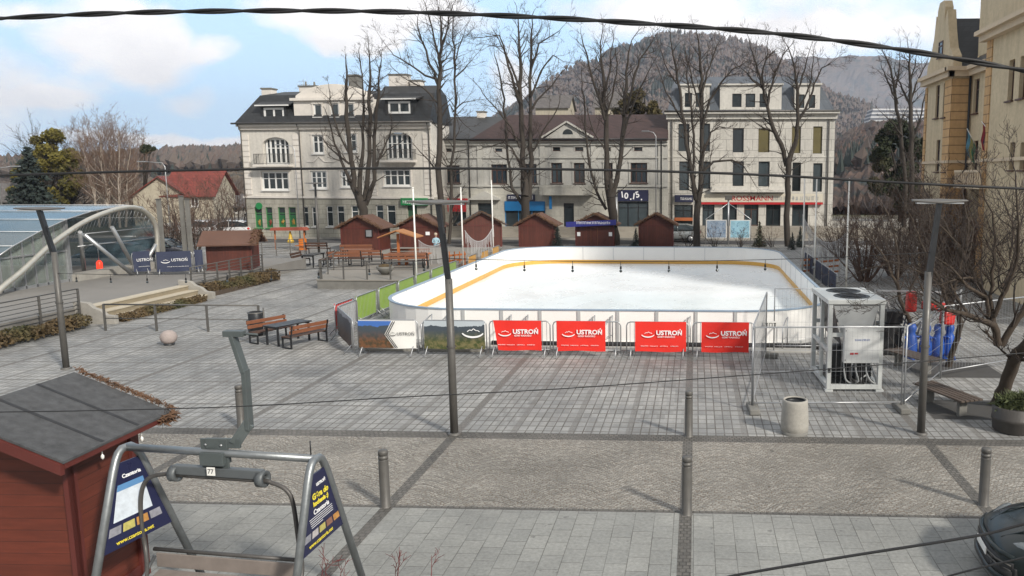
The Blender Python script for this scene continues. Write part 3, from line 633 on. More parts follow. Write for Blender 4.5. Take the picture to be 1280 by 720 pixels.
# local frame: x = towards the camera (-Y world), y = into the building (+X world)
w = MB(); wr = [tuple(FT.rect(*q_)) for q_ in ((1169.5, 107, 1174, 147), (1179, 104, 1183.5, 146), (1170, 175, 1174.5, 214), (1179.5, 175, 1184, 214))]
wr = [(r[0]-4.9, r[1]-4.9, r[2], r[3]) for r in wr]
g2 = tuple(FT.rect(1174, 52, 1179, 71)); g2 = (g2[0]-4.9, g2[1]-4.9, g2[2], g2[3])
wall(w, -4.9, 0, 0, EZ, wr, 0, .2); w.add([(0, 0, 0), (0, offx, 0), (0, offx, EZ), (0, 0, EZ)], [(0, 1, 2, 3)]); w.add([(-4.9, 0, 0), (-4.9, 0, EZ), (-4.9, 10, EZ), (-4.9, 10, 0)], [(0, 1, 2, 3)])
gz = FT.uz(1175, 4)[1]; cx = -2.45
gp = [(-4.9, EZ+.1), (-4.8, EZ+.7), (-4.2, EZ+1.2), (-3.75, EZ+2.1), (-3.5, EZ+3.3), (-3.2, gz-1.2), (-3.25, gz-.4), (-2.95, gz), (-2.2, gz), (-1.9, gz-.4), (-1.95, gz-1.2), (-1.45, EZ+3.3), (-1.1, EZ+2.1), (-.7, EZ+1.2), (-.1, EZ+.7), (0, EZ+.1)]
w.prism(gp, 0, .45)
blocks = []
# main recessed front
mw = [tuple(fb.rect(*q_)) for q_ in ((1217, 99, 1223.5, 141), (1235, 93, 1246, 138), (1216, 176, 1222, 214), (1234, 172, 1246, 216))]
NB = FT_n = Fac((X2, YC), (X2, YC-30)).uz(1247.5, 73)[0]
wall(w, 0, NB, 0, EZ, mw, offx, .25)
# near projecting block
NE = NB+13; pr = offx-.5
f3 = Fac((X1+pr, YC), (X1+pr, YC-30))
nw = [tuple(f3.rect(*q_)) for q_ in ((1260.5, 75, 1267.5, 125), (1274.5, 70, 1282, 122), (1262, 178, 1268, 212), (1275, 178, 1282, 212), (1263, 20, 1274, 52), (1236, 24, 1243, 52))]
nw = [r for r in nw if r[1] > r[0]]
ZN = EZ+1.2
wall(w, NB, NE, 0, ZN, [r for r in nw if r[3] < ZN], pr, .3); w.add([(NB, pr, 0), (NB, pr, ZN), (NB, offx+.3, ZN), (NB, offx+.3, 0)], [(0, 1, 2, 3)])
w.build('wall', MT, th)
# upper gable storey
ug = MB(); U0, U1 = NB-3.6, NE; ur = [r for r in nw if r[3] >= ZN]
ur = [r for r in ur if r[0] > U0+.1 and r[2] > ZN]
wall(ug, U0, U1, EZ+.6, EZ+7.5, ur, offx+.25, .25); ug.add([(U0, offx+.25, EZ), (U0, offx+.25, EZ+7.5), (U0, offx+5, EZ+7.5), (U0, offx+5, EZ)], [(0, 1, 2, 3)])
ug.prism([(U0, EZ+7.5), (U0+1.5, EZ+9.5), (U0+4, EZ+11), (U1, EZ+11), (U1, EZ+7.5)], offx+.25, offx+.7); ug.build('gable_wall', MT, th)
for r in wr+[g2]: window(th, r, -.0, .16 if r is not g2 else .02, M_bf, 1, .7, fw=.05)
for r in mw: window(th, r, offx, .2, M_bf, 2 if r[1]-r[0] > 1 else 1, .7, fw=.07)
for r in nw:
    if r[3] < ZN: window(th, r, pr, .25, M_bf, 1, .7, fw=.07)
for r in ur: window(th, r, offx+.25, .2, M_bf, 2, .7, fw=.07)
q = MB(); q.b2(-.0, .05, -.05, offx-.02, .3, EZ-.5); q.b2(-1.1, -.0, -.05, -.003, .3, EZ-.5); q.b2(-4.9, -4.5, -.05, -.003, .3, EZ-.5); q.b2(NB, NB+.7, pr-.05, pr-.003, .3, ZN-.4); q.b2(NB-1.1, NB-.5, offx-.05, offx-.003, .3, EZ-.5)
q.build('quoins', MTo, th)
q = MB()
def corn(u0, u1, y, z, d=.45): q.b2(u0, u1, y-d, y-.004, z-.12, z+.08); q.b2(u0, u1, y-d*.6, y-.005, z-.4, z-.122)
corn(-5.2, .3, 0, EZ); q.b2(.053, .5, -.45, offx-.46, EZ-.12, EZ+.078); q.b2(.053, .3, -.27, offx-.28, EZ-.4, EZ-.122)
corn(.3, NB-.5, offx, EZ); corn(NB-.3, NE, pr, ZN, .6); q.b2(-4.9, -.0, -.12, -.053, 6.1, 6.25); q.b2(.055, .12, -.1, offx-.13, 6.1, 6.25); q.b2(.12, NB, offx-.12, offx-.053, 6.1, 6.25); q.b2(NB, NE, pr-.12, pr-.053, 6.1, 6.25)
q.build('cornice', MTt, th)
q = MB(); q.add([(-4.9, .45, EZ), (0, .45, EZ), (0, 10, EZ), (-4.9, 10, EZ), (-2.45, .46, EZ+3.0), (-2.45, 10, EZ+3.0)], [(0, 4, 5, 3), (1, 2, 5, 4)])
q.add([(0, offx-.3, EZ+.1), (NB, offx-.3, EZ+.1), (NB, offx+5, EZ+4.5), (0, offx+5, EZ+4.5)], [(0, 1, 2, 3)])
q.build('roof', M_slate, th)
q = MB(); bu0, bu1 = fb.uz(1214, 220)[0], fb.uz(1248, 220)[0]; q.b2(bu0, bu1, offx-.9, offx-.06, 4.8, 5.0)
for k in range(12):
    u = bu0+.06+k*(bu1-bu0-.12)/11; q.lathe([(.04, 5.0), (.09, 5.15), (.05, 5.35), (.07, 5.6)], (u, offx-.82, 0), 6)
q.b2(bu0, bu1, offx-.9, offx-.75, 5.6, 5.72); q.build('balcony', MTt, th)
q = MB(); q.tube([(.25, offx-.12, EZ-.2), (.25, offx-.12, .3)], .07, 8); q.build('drainpipe', M_dark, th)
q = MB()
for k in range(17):
    a0 = math.pi*k/16
q.prism([(fb.uz(1240, 300)[0]+.45*math.cos(math.pi*k/12), 3.6+.5*math.sin(math.pi*k/12)) for k in range(13)]+[(fb.uz(1240, 300)[0]-.45, 1.4), (fb.uz(1240, 300)[0]+.45, 1.4)], offx-.04, offx-.002); q.build('arched_window', M_glass, th)
def flag(px, py, cols, label, lean, blue=42.):
    base = P(px, py, blue); f = thing('flag', label, 'flag', base, 0, 'flags on the town hall')
    q = MB(); q.tube([(lean, 0, .7), (0, 0, -.1)], .02, 6); q.build('flagpole', M_white, f)
    n = len(cols)
    for j, c in enumerate(cols):
        q = MB(); W = 6
        vs = []; fs = []
        for k in range(W+1):
            for e in (0, 1):
                t = (j+e)/n; a = Vector((lean*(1-t)+0*t, 0, .7*(1-t)-.1*t)); drop = 1.35
                vs.append((a.x*.9+.04*math.sin(k*1.3), .06*math.sin(k*1.9+j), a.z-drop*k/W*(1-.25*t)))
        for k in range(W): fs.append((2*k, 2*k+1, 2*k+3, 2*k+2))
        q.add(vs, fs, 0, True); q.build('cloth', c, f)
fc = lambda n_, c: mat(n_, c, .7, 0, .1, 3, .1)
flag(1219, 178, [fc('flag light blue', (.10, .28, .40)), fc('flag yellow', (.30, .30, .12)), fc('flag green', (.03, .16, .09))], 'pale blue and green flag hanging nearest the corner of the ochre hall', -.45, 41.4)
flag(1243, 170, [fc('flag red', (.25, .03, .05)), fc('flag navy', (.03, .04, .13)), fc('flag navy', (.03, .04, .13)), fc('flag navy', 0), fc('flag white', (.6, .6, .6))], 'red, navy and white flags hanging together above the hall balcony', -.65, 39.2)
# ================================================================== ICE RINK
YN = G(800, 388, 1.15).y; YFa = G(800, 308.5, 1.15).y; XLr = G(522.5, 355.5, 1.15).x; XRr = G(1016, 352.4, 1.15).x
RC = 3.3
def rr_path(off, n=10, y0=YN, y1=YFa, x0=XLr, x1=XRr, rc=RC):
    pts = []
    for (cx, cy, a0) in ((x1-rc, y0+rc, -90), (x1-rc, y1-rc, 0), (x0+rc, y1-rc, 90), (x0+rc, y0+rc, 180)):
        for k in range(n+1):
            a = R(a0+90*k/n); pts.append((cx+(rc-off)*math.cos(a), cy+(rc-off)*math.sin(a)))
    return pts
rink = thing('ice_rink', 'large white ice rink with rounded corners, white boards and a yellow kick strip', 'ice rink', ((XLr+XRr)/2, (YN+YFa)/2, 0))
rl = rink.location
def ring(o0, o1, z0, z1, m, name, par, inner=True):
    a = [(x-rl[0], y-rl[1]) for x, y in rr_path(o0)]; b_ = [(x-rl[0], y-rl[1]) for x, y in rr_path(o1)]; n = len(a); q = MB()
    vs = [(x, y, z0) for x, y in a]+[(x, y, z1) for x, y in a]+[(x, y, z0) for x, y in b_]+[(x, y, z1) for x, y in b_]
    fs = []
    for i in range(n):
        j = (i+1) % n; fs += [(i, j, n+j, n+i), (2*n+j, 2*n+i, 3*n+i, 3*n+j), (n+i, n+j, 3*n+j, 3*n+i), (j, i, 2*n+i, 2*n+j)]
    q.add(vs, fs); return q.build(name, m, par)
M_board = mat('white board', (.84, .83, .80), .4, 0, .06, 1.5, 0); M_ice = mat('ice', (.84, .87, .88), .3, 0, .05, .3, .03, 3, tint=(.75, .81, .82, 1))
_nt = NT(M_ice.node_tree); _b = _nt.n['Principled BSDF']; _tc = _nt.new('ShaderNodeTexCoord').outputs['Object']; _l = _b.inputs['Base Color'].links[0].from_socket
_k = None
for _s, _r in ((2.2, 0), (1.3, 3.7), (3.1, 8.1)):
    _n = _nt.noise(_nt.v('ADD', _nt.v('MULTIPLY', _tc, (1, .55, 1)), (_r, _r, 0)), _s, 1, .4, 1.5); _q = _nt.m('LESS_THAN', _nt.m('ABSOLUTE', _nt.m('SUBTRACT', _n, .5)), .006); _k = _q if _k is None else _nt.m('MAXIMUM', _k, _q)
_nt.put(_b.inputs['Base Color'], _nt.mix(_nt.m('MULTIPLY', _k, .35), _l, (.5, .56, .6)))
ring(0, .05, .10, 1.13, M_board, 'boards', rink); ring(-.03, .09, 1.132, 1.17, mat('blue grey rail', (.25, .33, .42), .4, 0, .1, 3, 0), 'top_rail', rink)
ring(.051, .075, .13, .34, mat('yellow kick strip', (.62, .35, .07), .45, 0, .1, 3, 0), 'kick_strip', rink)
q = MB(); q.slab([(x-rl[0], y-rl[1]) for x, y in rr_path(.0505)], .0, .125); q.build('ice', M_ice, rink)
ring(-.12, -.001, .0, .10, M_whitep, 'base_frame', rink)
q = MB()
for k in range(8):
    q = MB(); x = XLr+RC+.2+k*(XRr-XLr-2*RC-.4)/7-rl[0]; q.b2(x-.05, x+.05, YN-rl[1]-.04, YN-rl[1]-.002, .1, 1.12); q.build('board_seam', mat('grey seam', (.42, .43, .43), .5, 0, .1, 3, 0), rink)
for (s_, x) in ((-1, XLr), (1, XRr)):
    for k in range(9): y = YN+RC+k*2.1-rl[1]; q.b2(x-rl[0]+(s_*.04 if s_ > 0 else -.04), x-rl[0]+(.002 if s_ > 0 else -.002), y-.05, y+.05, .1, 1.12) if False else None
for px in (530, 551, 631, 652, 736, 758, 855, 975, 1019):                # sloping steel braces before the boards
    p = G(px, 432); q = MB(); x, y = p.x-rl[0], YN-.55-rl[1]
    q.tube([(x, y, .02), (x, y, .72), (x+.16, y+.45, .95)], .022, 6); q.tube([(x+.2, y+.46, 1.0), (x+.2, y+.46, .02)], .022, 6); q.tube([(x, y, .35), (x+.2, y+.46, .35)], .015, 5)
    q.build('brace', M_steel, rink)
q = MB(); q.tube([(XLr+4.5-rl[0], YN-.3-rl[1], .09), (0, YN-.35-rl[1], .09), (XRr-2-rl[0], YN-.3-rl[1], .09), (XRr+1-rl[0], YN-.4-rl[1], .09)], .09, 10)
po = q.build('pipe', M_black, rink)
m_deck = mat('pale boards deck', (.42, .41, .38), .8, 0, .3, 2, .2)
q = MB(); q.b2(XLr+2.2-rl[0], XRr-1-rl[0], YN-.9-rl[1], YN-.13-rl[1], .004, .05); q.build('deck', m_deck, rink)
rp = rr_path(.055, 10); acc_ = 0; mj = MB(); mj.b2(-.012, .012, -.006, .006, .35, 1.12); mjm = mj.mesh('board_joint', mat('joint grey', (.50, .51, .52), .5, 0, .2, 3, 0))
for i in range(len(rp)):
    a_, c_ = Vector(rp[i]), Vector(rp[(i+1) % len(rp)]); L2 = (c_-a_).length; n_ = max(1, round(L2/2.0)) if L2 > 1 else 0
    for k in range(n_): w_ = a_.lerp(c_, (k+.5)/n_); mkobj('board_joint', mjm, rink, loc=(w_.x-rl[0], w_.y-rl[1], 0), rot=(0, 0, math.atan2((c_-a_).y, (c_-a_).x)))
# ================================================================== BARRIERS
def barrier_mesh(w, h=1.1):
    f = MB(); c = .12
    f.tube([(.02, 0, .12), (.02, 0, h-c), (.02+c*.3, 0, h-c*.3), (.02+c, 0, h), (w-.02-c, 0, h), (w-.02-c*.3, 0, h-c*.3), (w-.02, 0, h-c), (w-.02, 0, .12)], .02, 7)
    f.tube([(.02, 0, .22), (w-.02, 0, .22)], .016, 6)
    n = int(w/.125)
    for k in range(1, n): f.tube([(w*k/n, 0, .22), (w*k/n, 0, h)], .007, 4, sm=False)
    return f
def feet_mesh(w):
    f = MB()
    for x in (0,): f.tube([(x-.02, -.3, .015), (x, -.04, .3), (x, .0, .32), (x, .04, .3), (x+.02, .3, .015)], .016, 6)
    return f
BM = {}
def barrier(p0, p1, label, banner=None, group='crowd barriers round the rink', kind=None):
    p0, p1 = Vector((p0[0], p0[1], 0)), Vector((p1[0], p1[1], 0)); d = p1-p0; w = d.length; k = round(w, 1)
    t = thing('crowd_barrier', label, 'barrier', p0, math.atan2(d.y, d.x), group)
    if k not in BM: BM[k] = (barrier_mesh(k).mesh('frame', M_steel), feet_mesh(k).mesh('foot', M_steel))
    mkobj('frame', BM[k][0], t); mkobj('foot', BM[k][1], t, loc=(.16, 0, 0)); mkobj('foot', BM[k][1], t, loc=(k-.16, 0, 0))
    if banner: banner(t, k)
    return t
def cloth(par, x0, x1, z0, z1, m, y=-.03, skew=0., seed=0, name='banner', nx=14, nz=8):
    vs = []; fs = []
    for j in range(nz+1):
        for i in range(nx+1):
            u, v = i/nx, j/nz; x = x0+(x1-x0)*u+skew*(1-v)*(1-u)
            n_ = mnoise.noise(Vector((u*3+seed, v*2, seed*1.7)))
            vs.append((x, y-.012*(1+n_)-.02*(1-v)*(.5+.5*math.sin(u*9+seed)), z0+(z1-z0)*v+.012*math.sin(u*7+seed)*(1-v)))
    for j in range(nz):
        for i in range(nx): a = j*(nx+1)+i; fs.append((a, a+1, a+nx+2, a+nx+1))
    q = MB(); q.add(vs, fs, 0, True); return q.build(name, m, par)
def smile(par, cx, cz, s, y, m):
    q = MB(); n = 12; top = []; bot = []
    for k in range(n+1):
        a = R(200+140*k/n); top.append((cx+s*.95*math.cos(a), cz+s*.45*math.sin(a)+s*.1)); bot.append((cx+s*1.05*math.cos(a), cz+s*.62*math.sin(a)+s*.1))
    for k in range(n): q.prism([top[k], bot[k], bot[k+1], top[k+1]], y-.004, y)
    q.build('logo_smile', m, par); q = MB(); mt = [(-.5, 0), (-.25, .17), (-.1, .1), (.08, .28), (.3, .1), (.45, .12), (.62, 0)]
    for i in range(len(mt)-1): q.beam((cx+mt[i][0]*s, y-.002, cz+mt[i][1]*s+.02), (cx+mt[i+1][0]*s, y-.002, cz+mt[i+1][1]*s+.02), .004, s*.07)
    return q.build('logo_peak', m, par)
UST = None
def red_banner(x0, x1, sk=0., seed=0):
    def f(t, w):
        b_ = cloth(t, x0, x1, .2, 1.12, M_red, skew=sk, seed=seed); c = (x0+x1)/2; y = -.085
        text('USTROŃ', .19, M_txt, b_, (c+.26, y, .78), sx=1.05, bold=.006, ext=.002); text('GÓRY RADOŚCI', .07, M_txt, b_, (c+.17, y, .66), bold=.001, ext=.002)
        smile(b_, c-.38, .74, .2, y, M_txt)
        for k, uu in enumerate((-.48, -.2, .1, .42)): marks(b_, c+uu-.12, c+uu+.12, .38, .028, y, 6, k)
    return f
def at23(px0, px1, by=445.5): a, b_ = G(px0, by), G(px1, by); a.y = b_.y = G(700, by).y; return a, b_
M_moun = None
def mountains(name, low, c1, c2, sky):
    m, nt, b, tc = base_mat(name); s = nt.sep(tc); n = nt.noise(tc, 2.2, 4, .6); f = nt.noise(tc, 9, 5, .7)
    h = nt.m('ADD', low, nt.m('MULTIPLY', n, .4)); land = nt.m('LESS_THAN', s[2], h)
    g = nt.mix(nt.ramp(f, .42, .6), c1, c2); g = nt.mix(nt.ramp(s[2], .45, .8), g, (.05, .065, .08, 1)); 
    nt.put(b.inputs['Base Color'], nt.mix(land, sky, g)); b.inputs['Roughness'].default_value = .5; return m
MB1 = mountains('photo print autumn slope', .72, (.16, .07, .03, 1), (.05, .04, .02, 1), (.05, .14, .42, 1))
MB2 = mountains('photo print green valley', .72, (.045, .06, .015, 1), (.16, .14, .06, 1), (.42, .47, .5, 1))
M_blackp = mat('black print', (.02, .02, .025), .5, 0, .1, 2, 0)
def ban_arrow(t, w):
    b_ = cloth(t, .06, w-.07, .22, 1.09, M_white, seed=1); y = -.085; xm = w*.5
    q = MB(); q.prism([(.06, .24), (xm+.2, .24), (xm-.08, .66), (xm+.15, 1.08), (.06, 1.08)], y-.004, y); q.build('picture', MB1, b_)
    q = MB()
    for d_ in (0.05, .11): q.beam((xm+.2+d_, y-.008, .25), (xm-.08+d_, y-.008, .66), .004, .022); q.beam((xm-.08+d_, y-.008, .66), (xm+.15+d_, y-.008, 1.07), .004, .022)
    q.build('stripe', M_blackp, b_); text('USTROŃ', .14, M_grey, b_, (xm+.58, y, .68), ext=.002); smile(b_, xm+.17, .68, .12, y, M_grey)
def ban_valley(t, w):
    b_ = cloth(t, .07, w-.06, .22, 1.09, MB2, seed=2); smile(b_, w-.42, .75, .34, -.085, M_txt)
base_y = 446
rows = [(443.6, 523, 'barrier with an autumn mountain photo and white arrow banner, leftmost of the front row', ban_arrow),
        (526.5, 609, 'barrier with a green valley photo banner and white smile, behind the middle lamp post', ban_valley),
        (611, 689, 'barrier with red banner slanting at its left edge, just right of the middle lamp post', red_banner(.15, 1.62, .14, 3)),
        (691, 778.6, 'barrier with red banner in the middle of the front row, second red from the left', red_banner(.14, 1.62, 0, 5)),
        (782.9, 862.5, 'barrier with red banner, third red from the left in the front row', red_banner(.28, 1.82, 0, 7)),
        (865, 943, 'barrier with red banner nearest the mesh fence, last of the front row', red_banner(.28, 1.7, 0, 9))]
for x0, x1, lab, f in rows: a, b_ = at23(x0, x1, base_y); barrier(a, b_, lab, f)
kL = G(443, 444); kM = G(424.5, 424); kN = G(448, 412)
M_silver = mat('silver banner', (.55, .56, .58), .3, .3, .2, 2, .1); M_lime = mat('lime green banner', (.26, .42, .03), .6, 0, .15, 4, .2); M_amber = mat('amber banner', (.70, .34, .01), .6, 0, .12, 4, .2)
def plain(m, x0=.06, z0=.2, seed=0):
    def f(t, w): cloth(t, x0, w-.08, z0, 1.1, m, seed=seed)
    return f
barrier(kM, kL, 'barrier with dark mountain photo banner turning the front left corner of the rink', plain(mountains('photo print dark slope', .8, (.09, .05, .035, 1), (.04, .035, .035, 1), (.3, .32, .36, 1)), seed=4))
barrier(kN, kM+Vector((-.05, .1, 0)), 'barrier with silver white banner behind the front left corner of the rink', plain(M_silver, seed=6))
XS = XLr-1.25; ys = YN+1.0
def side(y, m, lab, sd, w=2.0, x=XS, grp='crowd barriers round the rink'):
    def f(t, w_): 
        if m: 
            b_ = cloth(t, .08, w_-.08, .2, 1.1, m, y=-.03, seed=sd)
            if m is M_red: text('UST', .5, M_txt, b_, (w_*.6, -.085, .7), ext=.002, bold=.01); q = MB(); 
    return barrier((x, y+w), (x, y), lab, f, grp)
side(ys, M_red, 'barrier with red banner facing the picnic table beside the rink corner', 1, 1.6)
words = ('nearest', 'second', 'third', 'fourth', 'fifth', 'sixth')
for k in range(6): side(ys+1.75+k*2.1, M_lime, '%s lime green barrier banner along the left side of the rink' % words[k], k+3, 2.0, grp='lime green barriers along the rink')
for k in range(3): side(YN+17.2+k*2.6, M_amber, '%s amber yellow barrier banner beyond the far left of the rink' % words[k], k+13, 1.9, grp='amber yellow barriers beyond the rink')
for k in range(5):
    barrier((XRr+1.5, YN+20.5-k*2.1), (XRr+1.5, YN+18.5-k*2.1), '%s barrier with dark blue banner at the far right side of the rink' % ('farthest', 'fourth', 'third', 'second', 'nearest')[k], plain(mat('dark blue banner', (.022, .03, .065), .6, 0, .15, 4, .2), seed=k), 'dark blue barriers beside the rink')
def kerbstone(p, w, lab): t = MB(); t.box((0, 0, .08), (w, .25, .16)); o = t.build('concrete_block', M_concrete, None, .015, loc=p); tag(o, lab, 'concrete block', 'concrete blocks behind the barriers'); return o
for (px, w, lab) in ((487, 1.7, 'long low concrete block behind the arrow banner barrier'), (570, 1.75, 'long low concrete block behind the green valley barrier'), (533, .5, 'short concrete block between the two photo banner barriers')):
    p = G(px, 440); p.y = G(700, 440).y+(.25 if w < 1 else 0); kerbstone(p, w, lab)
# ================================================================== STREET LAMPS, BOLLARDS, POLES
def street_lamp(p, label, z1=3.35, z2=4.93, lean=(-.12, 0), rz=0., hd=1.15):
    t = thing('street_lamp', label, 'street lamp', p, rz, 'dark T-headed street lamps')
    q = MB(); q.tube([(0, 0, 0), (0, 0, z1)], [.085, .075], 14); q.lathe([(.14, 0), (.14, .03), (.09, .05)], n=14); q.lathe([(.1, 1.9), (.1, 1.93)], n=14); q.build('pole', M_grey, t)
    q = MB(); lx, ly = lean; q.beam((0, 0, z1-.1), (lx, ly, z2), .09, .13); q.beam((.05, 0, z1-.3), (lx*.6+.05, ly*.6, z1+(z2-z1)*.6), .03, .05); q.build('arm', M_dark, t)
    q = MB(); q.add([(lx-hd, ly-.06, z2+.03), (lx, ly-.1, z2-.0), (lx+hd, ly-.06, z2+.03), (lx+hd, ly+.08, z2+.04), (lx, ly+.1, z2+.06), (lx-hd, ly+.08, z2+.04),
        (lx-hd, ly-.06, z2), (lx, ly-.1, z2-.04), (lx+hd, ly-.06, z2), (lx+hd, ly+.08, z2), (lx, ly+.1, z2-.02), (lx-hd, ly+.08, z2)],
        [(0, 1, 4, 5), (1, 2, 3, 4), (11, 10, 7, 6), (10, 9, 8, 7), (6, 7, 1, 0), (7, 8, 2, 1), (8, 9, 3, 2), (9, 10, 4, 3), (10, 11, 5, 4), (11, 6, 0, 5)]); h = q.build('lamp_head', M_grey, t, .01)
    q = MB(); q.b2(lx-hd*.85, lx-.1, ly-.06, ly+.06, z2-.045, z2-.02+.0); q.b2(lx+.1, lx+hd*.85, ly-.06, ly+.06, z2-.045, z2-.02); q.build('diffuser', M_steel, h)
    return t
LM1 = G(568, 543); LM2 = G(1151, 542.5); LM0 = G(83, 461)
street_lamp(LM1, 'tall dark street lamp in the middle, before the photo banner barriers', lean=(-.16, 0), hd=.64)
street_lamp(LM2, 'tall dark street lamp at the right, before the pruned tree', lean=(.16, 0), z1=3.5, z2=4.95, hd=.56)
street_lamp(LM0, 'tall dark street lamp at the left behind the wooden hut', lean=(-.3, 0), z1=3.35, z2=4.55, hd=.7)
p = G(399, 318); street_lamp(p, 'small distant street lamp before the town house windows', lean=(.02, 0), z1=4, z2=4.9, hd=.75)
def bollard(p, lab, h=.95, ri=True):
    t = thing('bollard', lab, 'bollard', p, random.random(), 'dark cylindrical bollards')
    q = MB(); q.lathe([(.1, 0), (.083, .02), (.081, h-.17)], n=20); q.build('post', M_grey, t)
    q = MB(); q.lathe([(.081, h-.17), (.07, h-.165), (.07, h-.15), (.081, h-.147), (.081, h-.1), (.07, h-.097), (.07, h-.08), (.081, h-.077), (.081, h-.02), (.07, h), (0, h+.004)], n=20); q.build('cap', M_grey, t)
for px, py, lab, h in ((482, 633, 'bollard standing at the cobbles beside the chairlift display', .98), (858.5, 642.5, 'bollard nearest the camera in the middle of the cobbled band', .98), (1229, 631.5, 'bollard in front of the parked car', 1.0),
                       (861, 545, 'bollard at the far edge of the cobbled band, left of the concrete bin', .98), (302, 534, 'bollard behind the raised arm of the chairlift display', .95)):
    bollard(G(px, py), lab, h)
def pole(px, py, ty, lab, m=M_white, r=.045, grp='white flag poles'):
    p = G(px, py); top = VY(px, ty, p.y).z; t = thing('flag_pole', lab, 'pole', p, 0, grp)
    q = MB(); q.tube([(0, 0, 0), (0, 0, top)], [r, r*.75], 10); q.build('pole', m, t); q = MB(); q.lathe([(r*1.8, 0), (r*1.8, .12), (r, .14)], n=10); q.build('socket', m, t)
    q = MB(); q.lathe([(0, top+.05), (r, top+.03), (r, top-.02), (0, top-.02)], n=8); q.build('finial', m, t); return p, top
PA = [pole(521.5, 362, 235, 'white pole left of the middle lamp post'), pole(579.5, 340, 235, 'white pole behind the middle lamp with the fringe of lights on its right'), pole(617, 322, 226, 'white pole at the far left corner of the rink'),
      pole(1003, 345, 222, 'leftmost of the three white poles right of the rink'), pole(1017.5, 357, 222, 'middle one of the three white poles right of the rink'), pole(1057, 372, 224, 'rightmost of the three white poles right of the rink')]
M_led = mat('fringe light strands', (.42, .42, .42), .6, 0, .2, 3, 0)
def fringe(a, b_, sag, lab, n=44, ln=.8):
    t = thing('fringe_lights', lab, 'string lights', a, 0, 'curtains of fringe lights'); d = b_-a; rnd = random.Random(n)
    pt = lambda u: Vector((d.x*u, d.y*u, d.z*u-sag*4*u*(1-u)))
    q = MB(); q.tube([pt(k/20) for k in range(21)], .018, 4); q.build('wire', M_led, t); q = MB()
    for k in range(n):
        p = pt((k+.5)/n); l = ln*rnd.uniform(.35, 1.1); q.tube([p, p+Vector((rnd.uniform(-.03, .03), 0, -l))], .013, 3, sm=False, cap=False)
    q.build('light_strands', M_led, t)
def on(i, z): p, _ = PA[i]; return Vector((p.x, p.y, z))
fringe(P(581, 288, PA[1][0].y*.99), P(617, 282, PA[1][0].y*1.03), .75, 'fringe of white lights hanging before the grey roofed market hut', 40, 1.0)
fringe(P(523, 300, 44), P(556, 300, 46), .35, 'fringe of white lights hanging beside the seated person', 26, 1.3)
fringe(P(1003, 268, 45), P(1058, 291, 43), 1.0, 'long sagging fringe of white lights between the right hand poles', 60, 1.1)
# thin poles and lamps near the houses
def arm_lamp(px, py, ty, lab, side_=1, d=None, r=.05, reach=1.0):
    p = G(px, py); z = VY(px, ty, p.y).z; t = thing('road_lamp', lab, 'street lamp', p, 0, 'slim road lamps by the houses')
    q = MB(); q.tube([(0, 0, 0), (0, 0, z-.4), (side_*.2, 0, z-.1), (side_*reach, 0, z)], [r, r*.7, r*.6, r*.5], 8); q.build('pole', M_steel, t)
    q = MB(); q.box((side_*(reach+.25), 0, z), (.6, .2, .08)); q.build('lamp_head', M_steel, t, .02)
arm_lamp(375.5, 303, 181, 'slim road lamp with short arm before the town house at the left balcony', -1)
arm_lamp(820, 303, 164, 'slim road lamp before the right end of the brown roof', -1, r=.05, reach=.6)
arm_lamp(214.5, 305, 202, 'slim road lamp beside the red roofed house', -1, reach=1.6)
arm_lamp(9.5, 320, 208, 'slim road lamp at the far left by the spruce', 1, reach=1.0)
p = G(770.5, 306); t = thing('camera_post', 'stout grey post between the banner hut and the dark shopfront', 'post', p)
q = MB(); zt_ = VY(770, 246, p.y).z; q.tube([(0, 0, 0), (0, 0, zt_)], .12, 10); q.build('post', M_steel, t); q = MB(); q.lathe([(.14, zt_), (.14, zt_+.12), (0, zt_+.16)], n=10); q.build('cap', M_dark, t)
# ------------------------------------------------------------------ string lights between the lamps
t = thing('string_lights', 'thin black wire of hanging bulbs strung between the lamp posts over the square', 'string lights', (0, 0, 0))
a0, a1, a2 = LM0+Vector((0, 0, 2.75)), LM1+Vector((-.02, 0, 3.78)), LM2+Vector((0, 0, 3.9))
mb_ = MB(); bulbs = []; drops = MB()
for A, B, n, sg in ((a0, a1, 9, .15), (a1, a2, 10, .12)):
    pts = [A.lerp(B, k/20)+Vector((0, 0, -sg*4*(k/20)*(1-k/20))) for k in range(21)]; mb_.tube(pts, .007, 4)
    for k in range(n): u = (k+.6)/n; bulbs.append(A.lerp(B, u)+Vector((0, 0, -sg*4*u*(1-u))))
mb_.build('wire', M_black, t)
bm_ = MB(); bm_.tube([(0, 0, 0), (0, 0, -.12)], .006, 4); bm_.lathe([(.018, -.1), (.02, -.16), (.012, -.165)], n=8); bmesh_ = bm_.mesh('bulb', M_black)
gm_ = MB(); gm_.blob((0, 0, -.2), .03, 0, 8, 6, 0); gme = gm_.mesh('bulb_glass', M_glass)
for b__ in bulbs: o = mkobj('bulb', bmesh_, t, loc=b__); mkobj('bulb_glass', gme, o)
